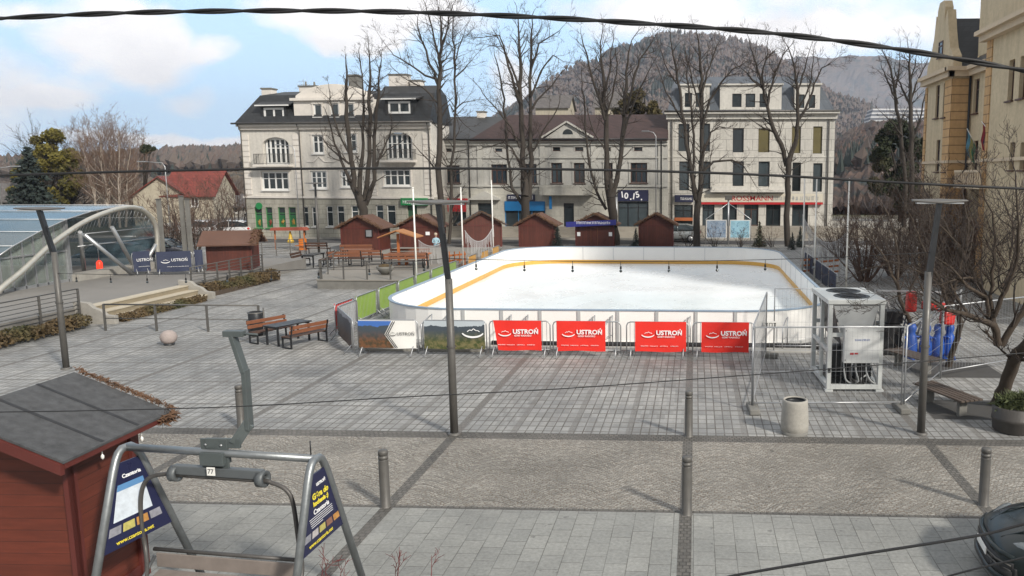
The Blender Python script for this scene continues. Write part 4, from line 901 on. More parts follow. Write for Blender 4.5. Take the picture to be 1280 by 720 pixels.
# ------------------------------------------------------------------ overhead cables
def cable(pts, d0, d1, r, lab, twist=False, n=60):
    import bisect
    pts = sorted(pts); xs = [p_[0] for p_ in pts]
    def yat(x):
        i = max(1, min(len(xs)-2, bisect.bisect(xs, x)-1)) if len(xs) > 3 else 0
        if len(xs) > 3:
            i = max(0, min(len(xs)-2, bisect.bisect(xs, x)-1)); p0 = pts[max(0, i-1)]; p1 = pts[i]; p2 = pts[i+1]; p3 = pts[min(len(pts)-1, i+2)]
            u = (x-p1[0])/(p2[0]-p1[0]); m1 = (p2[1]-p0[1])/(p2[0]-p0[0])*(p2[0]-p1[0]); m2 = (p3[1]-p1[1])/(p3[0]-p1[0])*(p2[0]-p1[0])
            return (2*u**3-3*u*u+1)*p1[1]+(u**3-2*u*u+u)*m1+(-2*u**3+3*u*u)*p2[1]+(u**3-u*u)*m2
        i = max(0, min(len(xs)-2, bisect.bisect(xs, x)-1)); u = (x-xs[i])/(xs[i+1]-xs[i]); return pts[i][1]*(1-u)+pts[i+1][1]*u
    x0, x1 = xs[0], xs[-1]; cs = []
    for k in range(n+1): u = k/n; x = x0+(x1-x0)*u; cs.append(P(x, yat(x), d0+(d1-d0)*u))
    q = MB()
    if twist:
        dn = (cs[-1]-cs[0]).normalized(); u_ = dn.cross(Vector((0, 0, 1))).normalized(); w_ = u_.cross(dn)
        N = 420; L_ = 0
        for s_ in (0, math.pi):
            pp = []
            for k in range(N+1):
                f = k/N*n; i = min(n-1, int(f)); c = cs[i].lerp(cs[i+1], f-i); a = s_+k/N*2*math.pi*9.5
                pp.append(c+(u_*math.cos(a)+w_*math.sin(a))*r*.55)
            q.tube(pp, r*.62, 7)
    else: q.tube(cs, r, 6)
    o = q.build('cable', M_black); tag(o, lab, 'cable', 'overhead cables'); return o
cable([(-60, 28), (0, 23), (160, 16), (320, 13.5), (480, 14.5), (640, 20), (800, 29), (960, 41), (1120, 61), (1280, 88), (1340, 99)], 9, 8, .026, 'thick twisted cable crossing the sky along the top', True)
cable([(-60, 222), (0, 219.5), (160, 214.5), (320, 211.5), (480, 210.5), (640, 211), (800, 213.5), (960, 219), (1120, 228), (1280, 236), (1340, 239)], 10, 9, .017, 'thick dark cable crossing the house fronts at mid height')
cable([(-40, 515.5), (100, 513.5), (300, 508), (500, 496.5), (700, 486), (900, 471.5), (1000, 464), (1150, 452), (1330, 437)], 8, 9, .006, 'thin slack cable crossing the low paving above the chairlift display')
cable([(880, 729), (920, 719), (1050, 697), (1230, 668), (1280, 655), (1330, 645)], 5.2, 4.8, .0095, 'doubled cable slanting over the bottom right paving')
cable([(1150, 735), (1190, 719), (1280, 697), (1330, 686)], 4.6, 4.4, .006, 'thin cable crossing the parked car at the bottom corner')
# ================================================================== MARKET HUTS
def plank(name, c, w=.14, horiz=False):
    if name in MC: return MC[name]
    m, nt, b, tc = base_mat(name); s = nt.sep(tc); u = s[2] if horiz else nt.m('ADD', s[0], s[1])
    g = nt.m('LESS_THAN', nt.m('FRACT', nt.m('DIVIDE', u, w)), .06)
    wn = nt.new('ShaderNodeTexWhiteNoise', noise_dimensions='1D'); nt.put(wn.inputs['W'], nt.m('FLOOR', nt.m('DIVIDE', u, w)))
    gr = nt.noise(nt.comb(nt.m('MULTIPLY', nt.m('ADD', s[0], s[1]), 2 if horiz else 14), 0, nt.m('MULTIPLY', s[2], 14 if horiz else 2)), 1, 5, .6)
    lum = nt.m('MULTIPLY', nt.ramp(wn.outputs['Value'], 0, 1, .85, 1.12), nt.m('MULTIPLY', nt.ramp(gr, .3, .7, .78, 1.15), nt.ramp(nt.noise(tc, .9, 4), .3, .7, .85, 1.1)))
    nt.put(b.inputs['Base Color'], nt.v('SCALE', nt.mix(nt.m('MULTIPLY', g, .6), (*c, 1), tuple(q*.3 for q in c)+(1,)), None, lum)); b.inputs['Roughness'].default_value = .6
    bump(nt, b, nt.m('SUBTRACT', nt.m('MULTIPLY', gr, .3), g), .4, .01); MC[name] = m; return m
M_hut = plank('red brown hut boards', (.09, .022, .013)); M_huth = plank('red brown horizontal hut boards', (.115, .024, .012), .15, True)
M_felt = mat('roofing felt', (.075, .077, .08), .95, 0, .55, 70, .6, 160); M_felt2 = mat('brown roofing felt', (.115, .06, .042), .9, 0, .25, 6, .4)
M_straw = mat('dry spruce garland', (.13, .07, .038), .95, 0, .5, 14, .4); M_trimr = mat('dark red trim', (.10, .02, .015), .6, 0, .2, 6, .1)
def tuft(q, a, b_, n, r, seed, up=0.):
    rnd = random.Random(seed); a, b_ = Vector(a), Vector(b_)
    for k in range(n):
        p = a.lerp(b_, rnd.random())+Vector((rnd.uniform(-r, r), rnd.uniform(-r, r), rnd.uniform(-r, r)*.7)); d = Vector((rnd.uniform(-1, 1), rnd.uniform(-1, 1), rnd.uniform(-1.1, .6)+up)).normalized()*r*rnd.uniform(.8, 2.0)
        s_ = d.orthogonal().normalized()*r*.22
        q.add([p-s_, p+s_, p+d*.6+s_*.8, p+d], [(0, 1, 2, 3)])
def hut(p, label, w=2.8, dp=2.2, hw=1.75, hp=2.55, rz=0., group='wooden market huts', garl=True, roof=None, banner=None):
    t = thing('market_hut', label, 'hut', p, rz, group)
    q = MB(); q.prism([(-w/2, .08), (w/2, .08), (w/2, hw), (0, hp-.12), (-w/2, hw)], -dp/2, dp/2); q.build('wall', M_hut, t)
    q = MB(); q.b2(-w/2-.03, w/2+.03, -dp/2-.03, dp/2+.03, 0, .078)
    for x in (-w/2, w/2): q.b2(x-.05, x+.05, -dp/2-.04, -dp/2-.003, .08, hw-.06)
    q.b2(-w/2+.06, w/2-.06, -dp/2-.03, -dp/2-.003, 1.62, 1.68); q.build('frame', M_trimr, t)
    q = MB(); ov = .38; sl = (hp-.1-hw)/(w/2)
    for s_ in (-1, 1):
        a = [(0, hp), (s_*(w/2+ov), hw-ov*sl+.1), (s_*(w/2+ov), hw-ov*sl+.03), (0, hp-.08)]
        q.prism(a if s_ > 0 else a[::-1], -dp/2-.3, dp/2+.3)
    q.build('roof', roof or M_felt2, t)
    if garl:
        q = MB()
        for s_ in (-1, 1): tuft(q, (0, -dp/2-.32, hp+.02), (s_*(w/2+ov), -dp/2-.32, hw-ov*sl+.06), 300, .07, int(p.x*7) & 255)
        for s_ in (-1, 1): tuft(q, (0, -dp/2-.1, hp+.03), (s_*(w/2+ov), -dp/2-.1, hw-ov*sl+.12), 150, .1, 5)
        q.build('garland', M_straw, t)
    if banner: banner(t, w, dp, hw)
    return t
def hutb(t, w, dp, hw):
    q = MB(); q.prism([(-w/2-.7, 1.5), (w/2+.25, 1.68), (w/2+.25, 2.08), (-w/2-.7, 1.9)], -dp/2-.4, -dp/2-.37); b_ = q.build('banner', mat('deep blue banner', (.02, .025, .20), .6, 0, .1, 3, 0), t); marks(b_, -w/2+.1, w/2-.2, 1.84, .2, -dp/2-.405, 20, 3)
    q = MB(); q.b2(-.3, -.27, -dp/2-.06, -dp/2-.04, .1, 1.5); q.b2(.2, .23, -dp/2-.06, -dp/2-.04, .1, 1.5); q.b2(-.27, .2, -dp/2-.06, -dp/2-.04, 1.47, 1.5); q.build('door_frame', M_wood, t)
    for x in (-w/2+.1, w/2-.35): q = MB(); q.b2(x, x+.25, -dp/2-.06, -dp/2-.035, .8, 1.1); q.build('notice', M_txt, t)
for (px, py, ww, lab, bn) in ((451, 313.5, 2.75, 'dark red market hut with a framed sign, leftmost of the hut row', None), (524, 311.5, 2.75, 'dark red market hut with a white notice behind the seated person', None),
        (670.5, 308.5, 2.6, 'dark red market hut before the blue shop, just left of the banner hut', None), (743.5, 308, 2.9, 'dark red market hut with a deep blue banner under its roof', hutb), (820, 308, 2.6, 'dark red market hut rightmost of the row, before the dark shopfront', None)):
    t = hut(G(px, py)+Vector((0, 1.1, .0)), lab, ww, banner=bn)
    if px == 451:
        q = MB(); q.b2(.45, .95, -1.2, -1.13, 1.0, 1.55); q.build('notice', M_black, t); q = MB(); q.b2(.5, .9, -1.215, -1.202, 1.05, 1.5); q.build('notice_sheet', M_steel, t)
    if px == 524: q = MB(); q.b2(.55, .85, -1.15, -1.125, 1.05, 1.3); q.build('notice', M_txt, t)
p = G(597, 309); hut(p+Vector((0, 1.2, 0)), 'market hut with grey roof turned to the side behind the fringe of lights', 2.9, 2.2, 1.8, 2.7, R(18), roof=M_felt)
p = G(280, 338, .6); t = hut(p+Vector((0, .9, 0)), 'red brown hut on the upper terrace behind the steel railing', 1.7, 2.1, 1.45, 2.0, R(108), garl=True)
# foreground hut: roof corner points from the front eave
A_ = G(79, 577, 2.25); B_ = G(214, 514, 2.25)
eav = (B_-A_); Lh = eav.length; eh = eav.normalized(); nh = Vector((eh.y, -eh.x, 0))      # nh points to the right/camera side (outwards from the lit wall)
ang = math.atan2(eh.y, eh.x)
fh = thing('market_hut', 'red brown wooden hut with grey felt roof in the bottom left corner', 'hut', (A_.x, A_.y, 0), ang)   # local x along the eave, local y to the left (inwards)
Cr = G(105, 461, 2.80); cl = Matrix.Rotation(-ang, 3, 'Z') @ (Cr-Vector((A_.x, A_.y, 0)))
RW = cl.y; RH = cl.z; W2 = RW*2
ZE = 2.25; o1, o2 = .45, .3
q = MB()
q.prism([(o1, .05), (Lh-o1+.05, .05), (Lh-o1+.05, ZE-.02), (o1, ZE-.02)], o2, W2-o2)
zg = ZE+(RH-ZE)*.9
for x in (o1, Lh-o1+.05): q.add([(x, o2, ZE-.03), (x, W2-o2, ZE-.03), (x, RW, RH-.12)], [(0, 1, 2)])
q.build('wall', M_huth, fh)
q = MB(); th_ = .07
def slope(y0, z0, y1, z1, t_, x0, x1, mi=0): q.add([(x0, y0, z0), (x1, y0, z0), (x1, y1, z1), (x0, y1, z1), (x0, y0, z0-t_), (x1, y0, z0-t_), (x1, y1, z1-t_), (x0, y1, z1-t_)], [(0, 1, 2, 3), (7, 6, 5, 4), (0, 4, 5, 1), (1, 5, 6, 2), (2, 6, 7, 3), (3, 7, 4, 0)], mi)
slope(0, ZE, RW, RH, .03, 0, Lh); slope(W2, ZE, RW, RH, .03, Lh, 0)
ro = q.build('roof', M_felt, fh)
q = MB()
for f_ in (.34, .67): slope(.02, ZE+.004+(RH-ZE)*.02/RW, RW, RH+.004, .003, Lh*f_-.025, Lh*f_+.025)
q.build('felt_seam', M_black, ro)
q = MB(); slope(.02, ZE-.031, RW, RH-.031, .13, -.03, .03); slope(.02, ZE-.031, RW, RH-.031, .13, Lh-.03, Lh+.03); slope(W2-.02, ZE-.031, RW, RH-.031, .13, -.03, .03)
q.b2(.031, Lh-.031, RW-.08, RW+.08, RH-.1, RH-.035); q.b2(.03, Lh-.03, .01, .05, ZE-.1, ZE-.02)
q.b2(o1-.05, o1+.05, o2-.05, o2-.003, .05, ZE-.1); q.b2(Lh-o1-.05, Lh-o1+.1, o2-.05, o2-.003, .05, ZE-.1); q.b2(o1+.05, Lh-o1-.05, o2-.03, o2-.003, .1, .24)
q.b2(o1-.05, o1-.003, o2-.05, o2+.06, .05, ZE-.1)
q.build('roof_trim', M_trimr, fh)
q = MB(); tuft(q, (Lh+.02, -.05, ZE+.03), (Lh+.05, RW, RH+.03), 1100, .032, 4); tuft(q, (Lh, -.03, ZE-.05), (Lh-.25, -.03, ZE-.05), 160, .07, 9); q.build('garland', M_straw, fh)
q = MB()
for (x, z) in ((Lh*.35, ZE-.15), (Lh*.72, ZE-.17)): q.tube([(x, .06, z+.06), (x, .06, z)], .008, 5); q.lathe([(0, z-.08), (.018, z-.06), (.02, z-.03), (0, z)], (x, .06, 0), 8)
q.build('fairy_lights', M_white, fh)
# ================================================================== CHAIRLIFT DISPLAY
M_galv = mat('galvanised tube', (.25, .265, .27), .42, .7, .25, 14, .06); M_lift = mat('grey green paint', (.085, .10, .10), .5, .2, .2, 8, .08); M_seat = mat('worn seat panel', (.20, .17, .15), .6, 0, .3, 6, .1)
aL, aR = C(-6.44, 9.30, 2.24), C(-4.02, 9.0, 2.2)
fLf, fLb, fRf, fRb = G(100, 842), G(262, 738), G(356, 852), G(459, 741)
cf = thing('chairlift_display', 'grey chairlift seat hung in a tubular frame with dark ski signs at both ends', 'display', C(-5, 9.1, 0))
o_ = cf.location.copy(); L_ = lambda v: Vector(v)-o_
for (ap, ff, fb_) in ((aL, fLf, fLb), (aR, fRf, fRb)):
    q = MB(); up = Vector((0, 0, 1)); A1 = ap.lerp(ff, .07)+Vector((0, 0, .0)); A2 = ap.lerp(fb_, .07)
    hf = (fb_-ff); hf.z = 0; hf = hf.normalized(); t1, t2 = ap-hf*.13, ap+hf*.13; q.tube([L_(ff), L_(t1.lerp(ff, .1)), L_(t1.lerp(ff, .05)+hf*.01), L_(t1.lerp(ff, .018)+hf*.03), L_(t1+hf*.07), L_(ap), L_(t2-hf*.07), L_(t2.lerp(fb_, .018)-hf*.03), L_(t2.lerp(fb_, .05)-hf*.01), L_(t2.lerp(fb_, .1)), L_(fb_)], .046, 14); q.build('end_frame', M_galv, cf)
q = MB(); q.tube([L_(aL), L_(aR)], .046, 14); q.build('top_bar', M_galv, cf)
q = MB(); q.tube([L_(aR+Vector((-.06, 0, .05))), L_(aR+Vector((-.06, 0, .22)))], .008, 5); q.build('pin', M_dark, cf)
e = (aR-aL).normalized(); dn = Vector((0, 0, -1)); fw = Vector((-e.y, e.x, 0)); 
def K(s_, dz, f=0.): return L_(aL+e*s_*(aR-aL).length+Vector((0, 0, dz))+fw*f)
W_ = (aR-aL).length
q = MB(); q.beam(K(.46, -.24), K(.50, -.24), .04, .01); q.box(K(.475, -.06), (.34, .03, .46), math.atan2(e.y, e.x)); q.box(K(.475, -.06, -.0), (.3, .16, .16), math.atan2(e.y, e.x)); pl = q.build('clamp_plate', M_lift, cf, .008)
q = MB()
for s_ in (.435, .515):
    for z in (.1, -.22): q.lathe([(0, -.03), (.014, -.03), (.014, .03), (0, .03)], tuple(K(s_, z, -.0)), 8, axis='Y')
q.build('bolt', M_steel, pl)
q = MB(); q.box(K(.475, -.2, -.095), (.1, .01, .1), math.atan2(e.y, e.x)); nb = q.build('number_plate', M_white, pl); tp = K(.475, -.2, -.103); text('77', .08, M_blackp, nb, tp, (R(90), 0, math.atan2(e.y, e.x)), ext=.001)
q = MB(); q.beam(K(.25, -.235), K(.72, -.235), .09, .11); q.build('crosshead', mat('dark grey paint', (.10, .11, .115), .5, .2, .2, 8, .05), cf, .01)
for s_ in (.255, .715):
    q = MB(); c = K(s_, -.29); q.lathe([(.085, -.045), (.1, -.045), (.1, .045), (.085, .045), (.055, .045), (.055, -.045), (.085, -.045)], (0, 0, 0), 18, axis='X'); M3 = Matrix.Rotation(math.atan2(e.y, e.x), 3, 'Z')
    q.v = [tuple(M3 @ Vector(v)+c) for v in q.v]; q.build('clamp', MC['dark grey paint'], cf)
q = MB(); pts = []
def sm(pts, n=5):
    out = []; P_ = [pts[0]]+list(pts)+[pts[-1]]
    for i in range(1, len(P_)-2):
        for k in range(n):
            u = k/n; p0, p1, p2, p3 = P_[i-1:i+3]; out.append(.5*((2*p1)+(-p0+p2)*u+(2*p0-5*p1+4*p2-p3)*u*u+(-p0+3*p1-3*p2+p3)*u**3))
    return out+[pts[-1]]
q.tube(sm([K(.7, -.31), K(.30, -.31), K(.2, -.31), K(.1, -.39), K(.055, -.62), K(.05, -1.0, -.02), K(.06, -1.28, -.02), K(.12, -1.48, -.2), K(.17, -1.6, -.45)]), .026, 10)
q.tube(sm([K(.3, -.312), K(.70, -.315), K(.76, -.33), K(.83, -.40), K(.865, -.56), K(.885, -1.0, -.02), K(.895, -1.4, -.02), K(.90, -1.6, -.2), K(.90, -1.68, -.45)]), .026, 10)
q.build('hanger_loop', mat('worn dark tube', (.09, .085, .08), .5, .4, .3, 10, .05), cf)
q = MB(); rz = math.atan2(e.y, e.x); q.tube([K(.09, -1.3, .03), K(.87, -1.3, .03)], .025, 10); q.build('backrest_rail', MC['worn dark tube'], cf)
q = MB(); q.beam(K(.11, -1.42, .0), K(.86, -1.42, .0), .02, .18); q.build('backrest', M_seat, cf, .008)
q = MB(); vs = [K(.12, -1.54, 0), K(.86, -1.54, 0), K(.89, -1.62, -.48), K(.13, -1.62, -.48)]; q.add([*vs, *[v+Vector((0, 0, -.04)) for v in vs]], [(0, 3, 2, 1), (4, 5, 6, 7), (0, 1, 5, 4), (1, 2, 6, 5), (2, 3, 7, 6), (3, 0, 4, 7)]); q.build('seat', M_seat, cf, .008)
q = MB(); q.tube([K(.12, -1.62, -.5), K(.91, -1.62, -.5)], .022, 8); q.tube([K(.1, -1.38, 0), K(.14, -1.6, -.46)], .02, 8); q.tube([K(.88, -1.38, 0), K(.91, -1.6, -.46)], .02, 8); q.build('seat_frame', M_galv, cf)
# raised hanger arm
ar = MB()
AP = [P(272, 583, 9.1), P(300, 553, 9.2), P(311, 531, 9.2), P(308, 505, 9.2), P(306.5, 462, 9.2), P(291, 420, 9.2)]
ap_ = [L_(v) for v in AP]
base_ = K(.475, .14); ar.beam(base_+Vector((-.1, 0, -.02)), base_+Vector((.32, 0, -.02)), .04, .12)
ar.beam(base_+Vector((.25, 0, -.03)), ap_[2]+Vector((.0, 0, .02)), .05, .13); ar.beam(ap_[2]+Vector((0, .01, -.06)), ap_[4], .05, .115); ar.beam(ap_[4]+Vector((0, -.01, -.03)), ap_[5], .05, .115)
ar.beam(ap_[5]+Vector((-.1, 0, .03)), ap_[5]+Vector((.14, 0, .03)), .09, .07); ar.tube([ap_[5]+Vector((.12, 0, .03)), ap_[5]+Vector((.30, 0, .02))], .015, 6)
ar.build('hanger_arm', M_lift, cf, .006)
def signpanel(ap, ff, fb_, side_, left):
    # triangular panel in the plane of the end frame
    n_ = (fb_-ff).cross(Vector((0, 0, 1))).normalized()*side_
    hf = (fb_-ff); hf.z = 0; hf = hf.normalized(); pF = lambda t_: (ap-hf*.11).lerp(ff, t_); pB = lambda t_: (ap+hf*.13).lerp(fb_, t_)
    quad = [pF(.07), pF(.47 if not left else .5), pB(.50 if left else .46), pB(.07)]
    q = MB(); a = [L_(v+n_*.01) for v in quad]; b2_ = [L_(v-n_*.01) for v in quad]; q.add(a+b2_, [(0, 1, 2, 3), (7, 6, 5, 4), (0, 4, 5, 1), (1, 5, 6, 2), (2, 6, 7, 3), (3, 7, 4, 0)])
    sp = q.build('sign', M_navy2, cf)
    def S(u, v, off=.014): return L_(quad[0].lerp(quad[3], u).lerp(quad[1].lerp(quad[2], u), v)+n_*off)
    return sp, S
M_navy2 = mat('navy sign board', (.012, .014, .05), .35, 0, .1, 3, 0); M_ytxt = mat('yellow lettering', (.75, .62, .05), .5, 0, .05, 3, 0)
M_snow = mat('snowy map print', (.62, .68, .74), .4, 0, .3, 14, 0); M_skyp = mat('blue map print', (.10, .24, .45), .4, 0, .2, 6, 0)
def sq(par, S, u0, v0, u1, v1, m, nm='print', off=.014, sk=0.): q = MB(); q.add([S(u0, v0, off), S(u0, v1, off), S(u1, v1+sk, off), S(u1, v0+sk, off)], [(0, 1, 2, 3)]); return q.build(nm, m, par)
def stext(par, S, txt, u, v, size, m, bold=.002, out=.016):
    c = S(u, v, out); ex = (S(u+.1, v, out)-c); ex = ex.normalized(); ez = S(u, v-.1, out)-c; ez = (ez-ex*ez.dot(ex)).normalized(); n_ = ex.cross(ez)
    M4 = Matrix((ex, ez, n_)).transposed().to_4x4(); me = text_mesh(txt, size, .001, bold); me.materials.clear(); me.materials.append(m); o = mkobj('lettering', me, par); o.matrix_local = Matrix.Translation(c) @ M4
sp, S = signpanel(aR, fRf, fRb, 1, False)
stext(sp, S, 'USTROŃ', .55, .16, .05, M_txt); stext(sp, S, 'Góra do', .5, .3, .1, M_ytxt, .004); stext(sp, S, 'kochania :)', .5, .4, .075, M_ytxt, .004); stext(sp, S, 'Czantoria', .5, .51, .085, M_txt, .002)
for k in range(5): sq(sp, S, .14+.02*k, .57+.03*k, .82-.05*(k == 4)*6, .578+.03*k, M_txt, 'text_line')
MPR = [mat('photo print %d' % k, c, .4, 0, .6, 18, 0) for k, c in enumerate(((.25, .25, .28), (.45, .42, .42), (.45, .40, .12), (.25, .12, .08), (.45, .22, .06), (.2, .3, .35)))]
for k in range(5): sq(sp, S, .06+.18*k, .745, .21+.18*k, .84, MPR[k], 'photo')
stext(sp, S, 'www.czantoria.net', .45, .92, .068, M_ytxt, .001)
sp, S = signpanel(aL, fLf, fLb, 1, True)
stext(sp, S, 'Czantoria', .5, .17, .065, M_txt); sq(sp, S, .12, .28, .78, .68, M_snow, 'map'); sq(sp, S, .12, .255, .78, .33, M_skyp, 'map_sky', .016)
for k in range(4): sq(sp, S, .07+.21*k, .73, .25+.21*k, .83, MPR[(k*2) % 6], 'photo')
stext(sp, S, 'www.czantoria.net', .45, .93, .068, M_ytxt, .001)
# ================================================================== PICNIC SET
def bench(p, rz, lab, grp, L=1.7, wm=None, name='park_bench'):
    t = thing(name, lab, 'bench', p, rz, grp); wm = wm or M_wood     # local x along the length, back at +y
    q = MB()
    for k in range(3): q.b2(-L/2, L/2, -.22+k*.15, -.09+k*.15, .42, .455)
    q.build('seat', M_woodd if wm is M_wood else wm, t, .005)
    q = MB()
    for k in range(2): q.beam((-L/2, .25+.05*k, .62+.17*k), (L/2, .25+.05*k, .62+.17*k), .035, .13)
    q.build('backrest', wm, t, .004)
    for x in (-L/2+.06, L/2-.06):
        q = MB(); q.beam((x, -.22, 0), (x, -.22, .42), .05, .05); q.beam((x, .24, 0), (x, .24, .42), .05, .05); q.beam((x, -.22, .025), (x, .24, .025), .05, .045); q.beam((x, -.24, .395), (x, .25, .395), .05, .045); q.beam((x, .23, .4), (x, .34, .88), .05, .035); q.build('leg_frame', M_dark, t)
    return t
def table(p, rz, lab, grp=None, L=1.7, W=.75, top=None):
    t = thing('picnic_table', lab, 'table', p, rz, grp); q = MB(); q.b2(-L/2, L/2, -W/2, W/2, .72, .765); q.build('tabletop', top or M_dark, t, .006)
    for x in (-L/2+.12, L/2-.12):
        q = MB(); q.beam((x, -W/2+.06, 0), (x, -W/2+.06, .72), .06, .06); q.beam((x, W/2-.06, 0), (x, W/2-.06, .72), .06, .06); q.beam((x, -W/2+.06, .69), (x, W/2-.06, .69), .05, .05); q.build('leg_frame', M_dark, t)
    return t
tb0, tb1 = G(349.5, 433.5), G(369, 424); ddir = Vector((.42, .9, 0)).normalized()
cT = P(359, 429, 1); cT = G(361, 428); rzt = math.atan2(ddir.y, ddir.x); side_n = Vector((ddir.y, -ddir.x, 0))
PS = []
PS.append(table(cT, rzt, 'dark picnic table between two brown benches on the open square', L=1.6))
PS.append(bench(cT-side_n*.80, rzt, 'brown slatted bench on the left of the picnic table, by the litter bin', 'benches at the picnic table'))
PS.append(bench(cT+side_n*.80, rzt-math.pi, 'brown slatted bench on the right of the picnic table', 'benches at the picnic table'))
for o in PS: o.scale = (.86, .86, .86)
p = G(321, 419); t = thing('litter_bin', 'dark cylindrical litter bin behind the left picnic bench', 'bin', p)
q = MB(); q.lathe([(.2, 0), (.22, .02), (.235, .8), (.22, .82), (.2, .82), (.2, .7), (0, .7)], n=20); q.build('body', M_dark, t); q = MB(); q.lathe([(.25, .78), (.25, .82), (.235, .82), (.235, .78), (.25, .78)], n=20); q.build('rim', M_grey, t); q = MB(); q.tube([(.24, .1, 0), (.24, .1, .95)], .025, 6); q.build('post', M_grey, t)
p = G(211.5, 431); t = thing('stone_ball', 'pale round stone ball with dark base alone on the left paving', 'stone ball', p)
q = MB(); q.lathe([(0, .05), (.14, .05), (.22, .13), (.26, .26), (.22, .38), (.13, .46), (0, .49)], n=22); q.build('ball', mat('pinkish stone', (.33, .28, .26), .85, 0, .3, 8, .2), t); q = MB(); q.lathe([(.16, 0), (.16, .06), (0, .06)], n=16); q.build('base', M_dark, t)
# ================================================================== CONCRETE BIN, PLANTER, BENCHES RIGHT
p = G(993, 541); t = thing('concrete_bin', 'pale concrete litter bin standing alone on the paving before the mesh fence', 'bin', p)
q = MB(); q.lathe([(0, 0), (.27, 0), (.285, .07), (.29, .075), (.30, .2), (.27, .7), (.262, .74), (.24, .75), (.225, .73), (.215, .5), (0, .5)], n=28); q.build('body', mat('washed concrete', (.34, .325, .29), .9, 0, .25, 18, .5, 60), t)
q = MB(); q.lathe([(.293, .0), (.293, .07), (.275, .07)], n=28); q.build('base', M_concd, t); q = MB(); q.lathe([(.0, .66), (.2, .66), (.215, .72), (.2, .73)], n=20); q.build('liner', M_dark, t)
p = G(1267, 538); t = thing('planter', 'large round dark planter with grassy leaves at the foot of the pruned tree', 'planter', p)
q = MB(); q.lathe([(0, 0), (.40, 0), (.44, .05), (.46, .25), (.47, .26), (.47, .34), (.455, .35), (.47, .55), (.44, .56), (.42, .5), (0, .5)], n=28); q.build('pot', mat('dark brown pot', (.055, .05, .045), .6, 0, .3, 6, .2), t)
M_leafd = mat('dull green leaves', (.06, .075, .025), .8, 0, .5, 9, 0)
q = MB(); tuft(q, (-.25, 0, .62), (.3, 0, .66), 1500, .13, 3, .5); q.build('foliage', M_leafd, t)
def flatbench(p, rz, lab, L=1.75):
    t = thing('backless_bench', lab, 'bench', p, rz, 'backless slatted benches by the trees'); q = MB()
    for k in range(5): q.b2(-L/2, L/2, -.3+k*.125, -.2+k*.125, .41, .45)
    q.build('seat', mat('grey brown slats', (.085, .062, .048), .75, 0, .3, 10, .2), t, .004)
    for x in (-L/2+.3, L/2-.3): q = MB(); q.b2(x-.05, x+.05, -.09, .13, 0, .36); q.b2(x-.05, x+.05, -.24, .3, .36, .405); q.build('leg', M_concd, t, .01)
flatbench(G(1182, 511), R(112), 'backless slatted bench between the right lamp post and the pruned tree')
flatbench(G(1141, 462), R(118), 'backless slatted bench farther back, by the blue skating aids')
# ================================================================== CHILLER UNIT
f0, f1 = G(1033, 489.5), G(1102, 489.5); ch = thing('chiller_unit', 'tall white chiller machine on an open steel frame with two roof fans', 'chiller', f0)
Wc = (f1-f0).length; ch.rotation_euler = (0, 0, math.atan2((f1-f0).y, (f1-f0).x)); Dc = 2.15; Hc = 2.38
M_cab = mat('off white cabinet', (.50, .515, .50), .45, 0, .1, 4, .03); M_cabd = mat('grey cabinet side', (.33, .34, .34), .5, 0, .15, 4, .03)
q = MB(); s_ = .11
for x in (0, Wc-s_):
    for y in (0, Dc-s_): q.b2(x, x+s_, y, y+s_, .06, Hc-.12)
for y in (0, Dc-s_): q.b2(s_, Wc-s_, y, y+s_, .06, .18); q.b2(s_+.001, Wc-s_-.001, y+.01, y+s_-.01, 1.42, 1.52)
for x in (0, Wc-s_): q.b2(x, x+s_, s_, Dc-s_, .06, .18); q.b2(x+.01, x+s_-.01, s_, Dc-s_, 1.0, 1.1); q.b2(x+.01, x+s_-.01, Dc*.45, Dc*.45+s_, .18, Hc-.12)
for x in (.06, Wc-.06):
    for y in (.06, Dc-.06): q.b2(x-.1, x+.1, y-.1, y+.1, 0, .055)
q.build('frame', M_cab, ch, .006)
q = MB(); q.b2(-.03, Wc+.03, -.03, Dc+.03, Hc-.12, Hc); q.build('top_panel', M_cab, ch, .015)
for y in (Dc*.28, Dc*.72):
    q = MB(); c = (Wc/2, y, 0); q.lathe([(.46, Hc), (.46, Hc+.012), (.43, Hc+.014), (.42, Hc+.004), (0, Hc+.004)], c, 28); fn = q.build('fan_ring', M_dark, ch)
    q = MB()
    for k in range(5): q.box((Wc/2+.2*math.cos(k*1.2566), y+.2*math.sin(k*1.2566), Hc+.012), (.34, .12, .006), k*1.2566, 0, .02)
    q.lathe([(.07, Hc+.005), (.07, Hc+.02), (0, Hc+.02)], c, 12)
    for rr_ in (.14, .24, .34): q.lathe([(rr_, Hc+.018), (rr_+.008, Hc+.022), (rr_, Hc+.026)], c, 24)
    q.build('fan', M_black, fn)
q = MB(); q.add([(s_, .03, 1.52), (Wc-s_, .03, 1.52), (Wc-s_-.0, .03, 1.52), (s_, .03, 1.52)], [(0, 1, 2, 3)])
q = MB(); q.prism([(s_+.02, Hc-.125), (Wc-s_-.02, Hc-.125), (Wc-s_-.22, 1.53), (s_+.22, 1.53)], .03, .05); q.build('hopper_panel', M_cabd, ch)
q = MB(); q.prism([(0.02, 0), (.02, 1), (1, 1), (1, 0)], 0, .001)
q = MB(); q.add([(s_+.02, .06, Hc-.13), (s_+.02, Dc-.06, Hc-.13), (s_+.25, Dc-.06, 1.2), (s_+.25, .06, 1.2)], [(0, 1, 2, 3)]); q.add([(Wc-s_-.02, .06, Hc-.13), (Wc-s_-.02, Dc-.06, Hc-.13), (Wc-s_-.25, Dc-.06, 1.2), (Wc-s_-.25, .06, 1.2)], [(3, 2, 1, 0)]); q.build('condenser_coil', M_dark, ch)
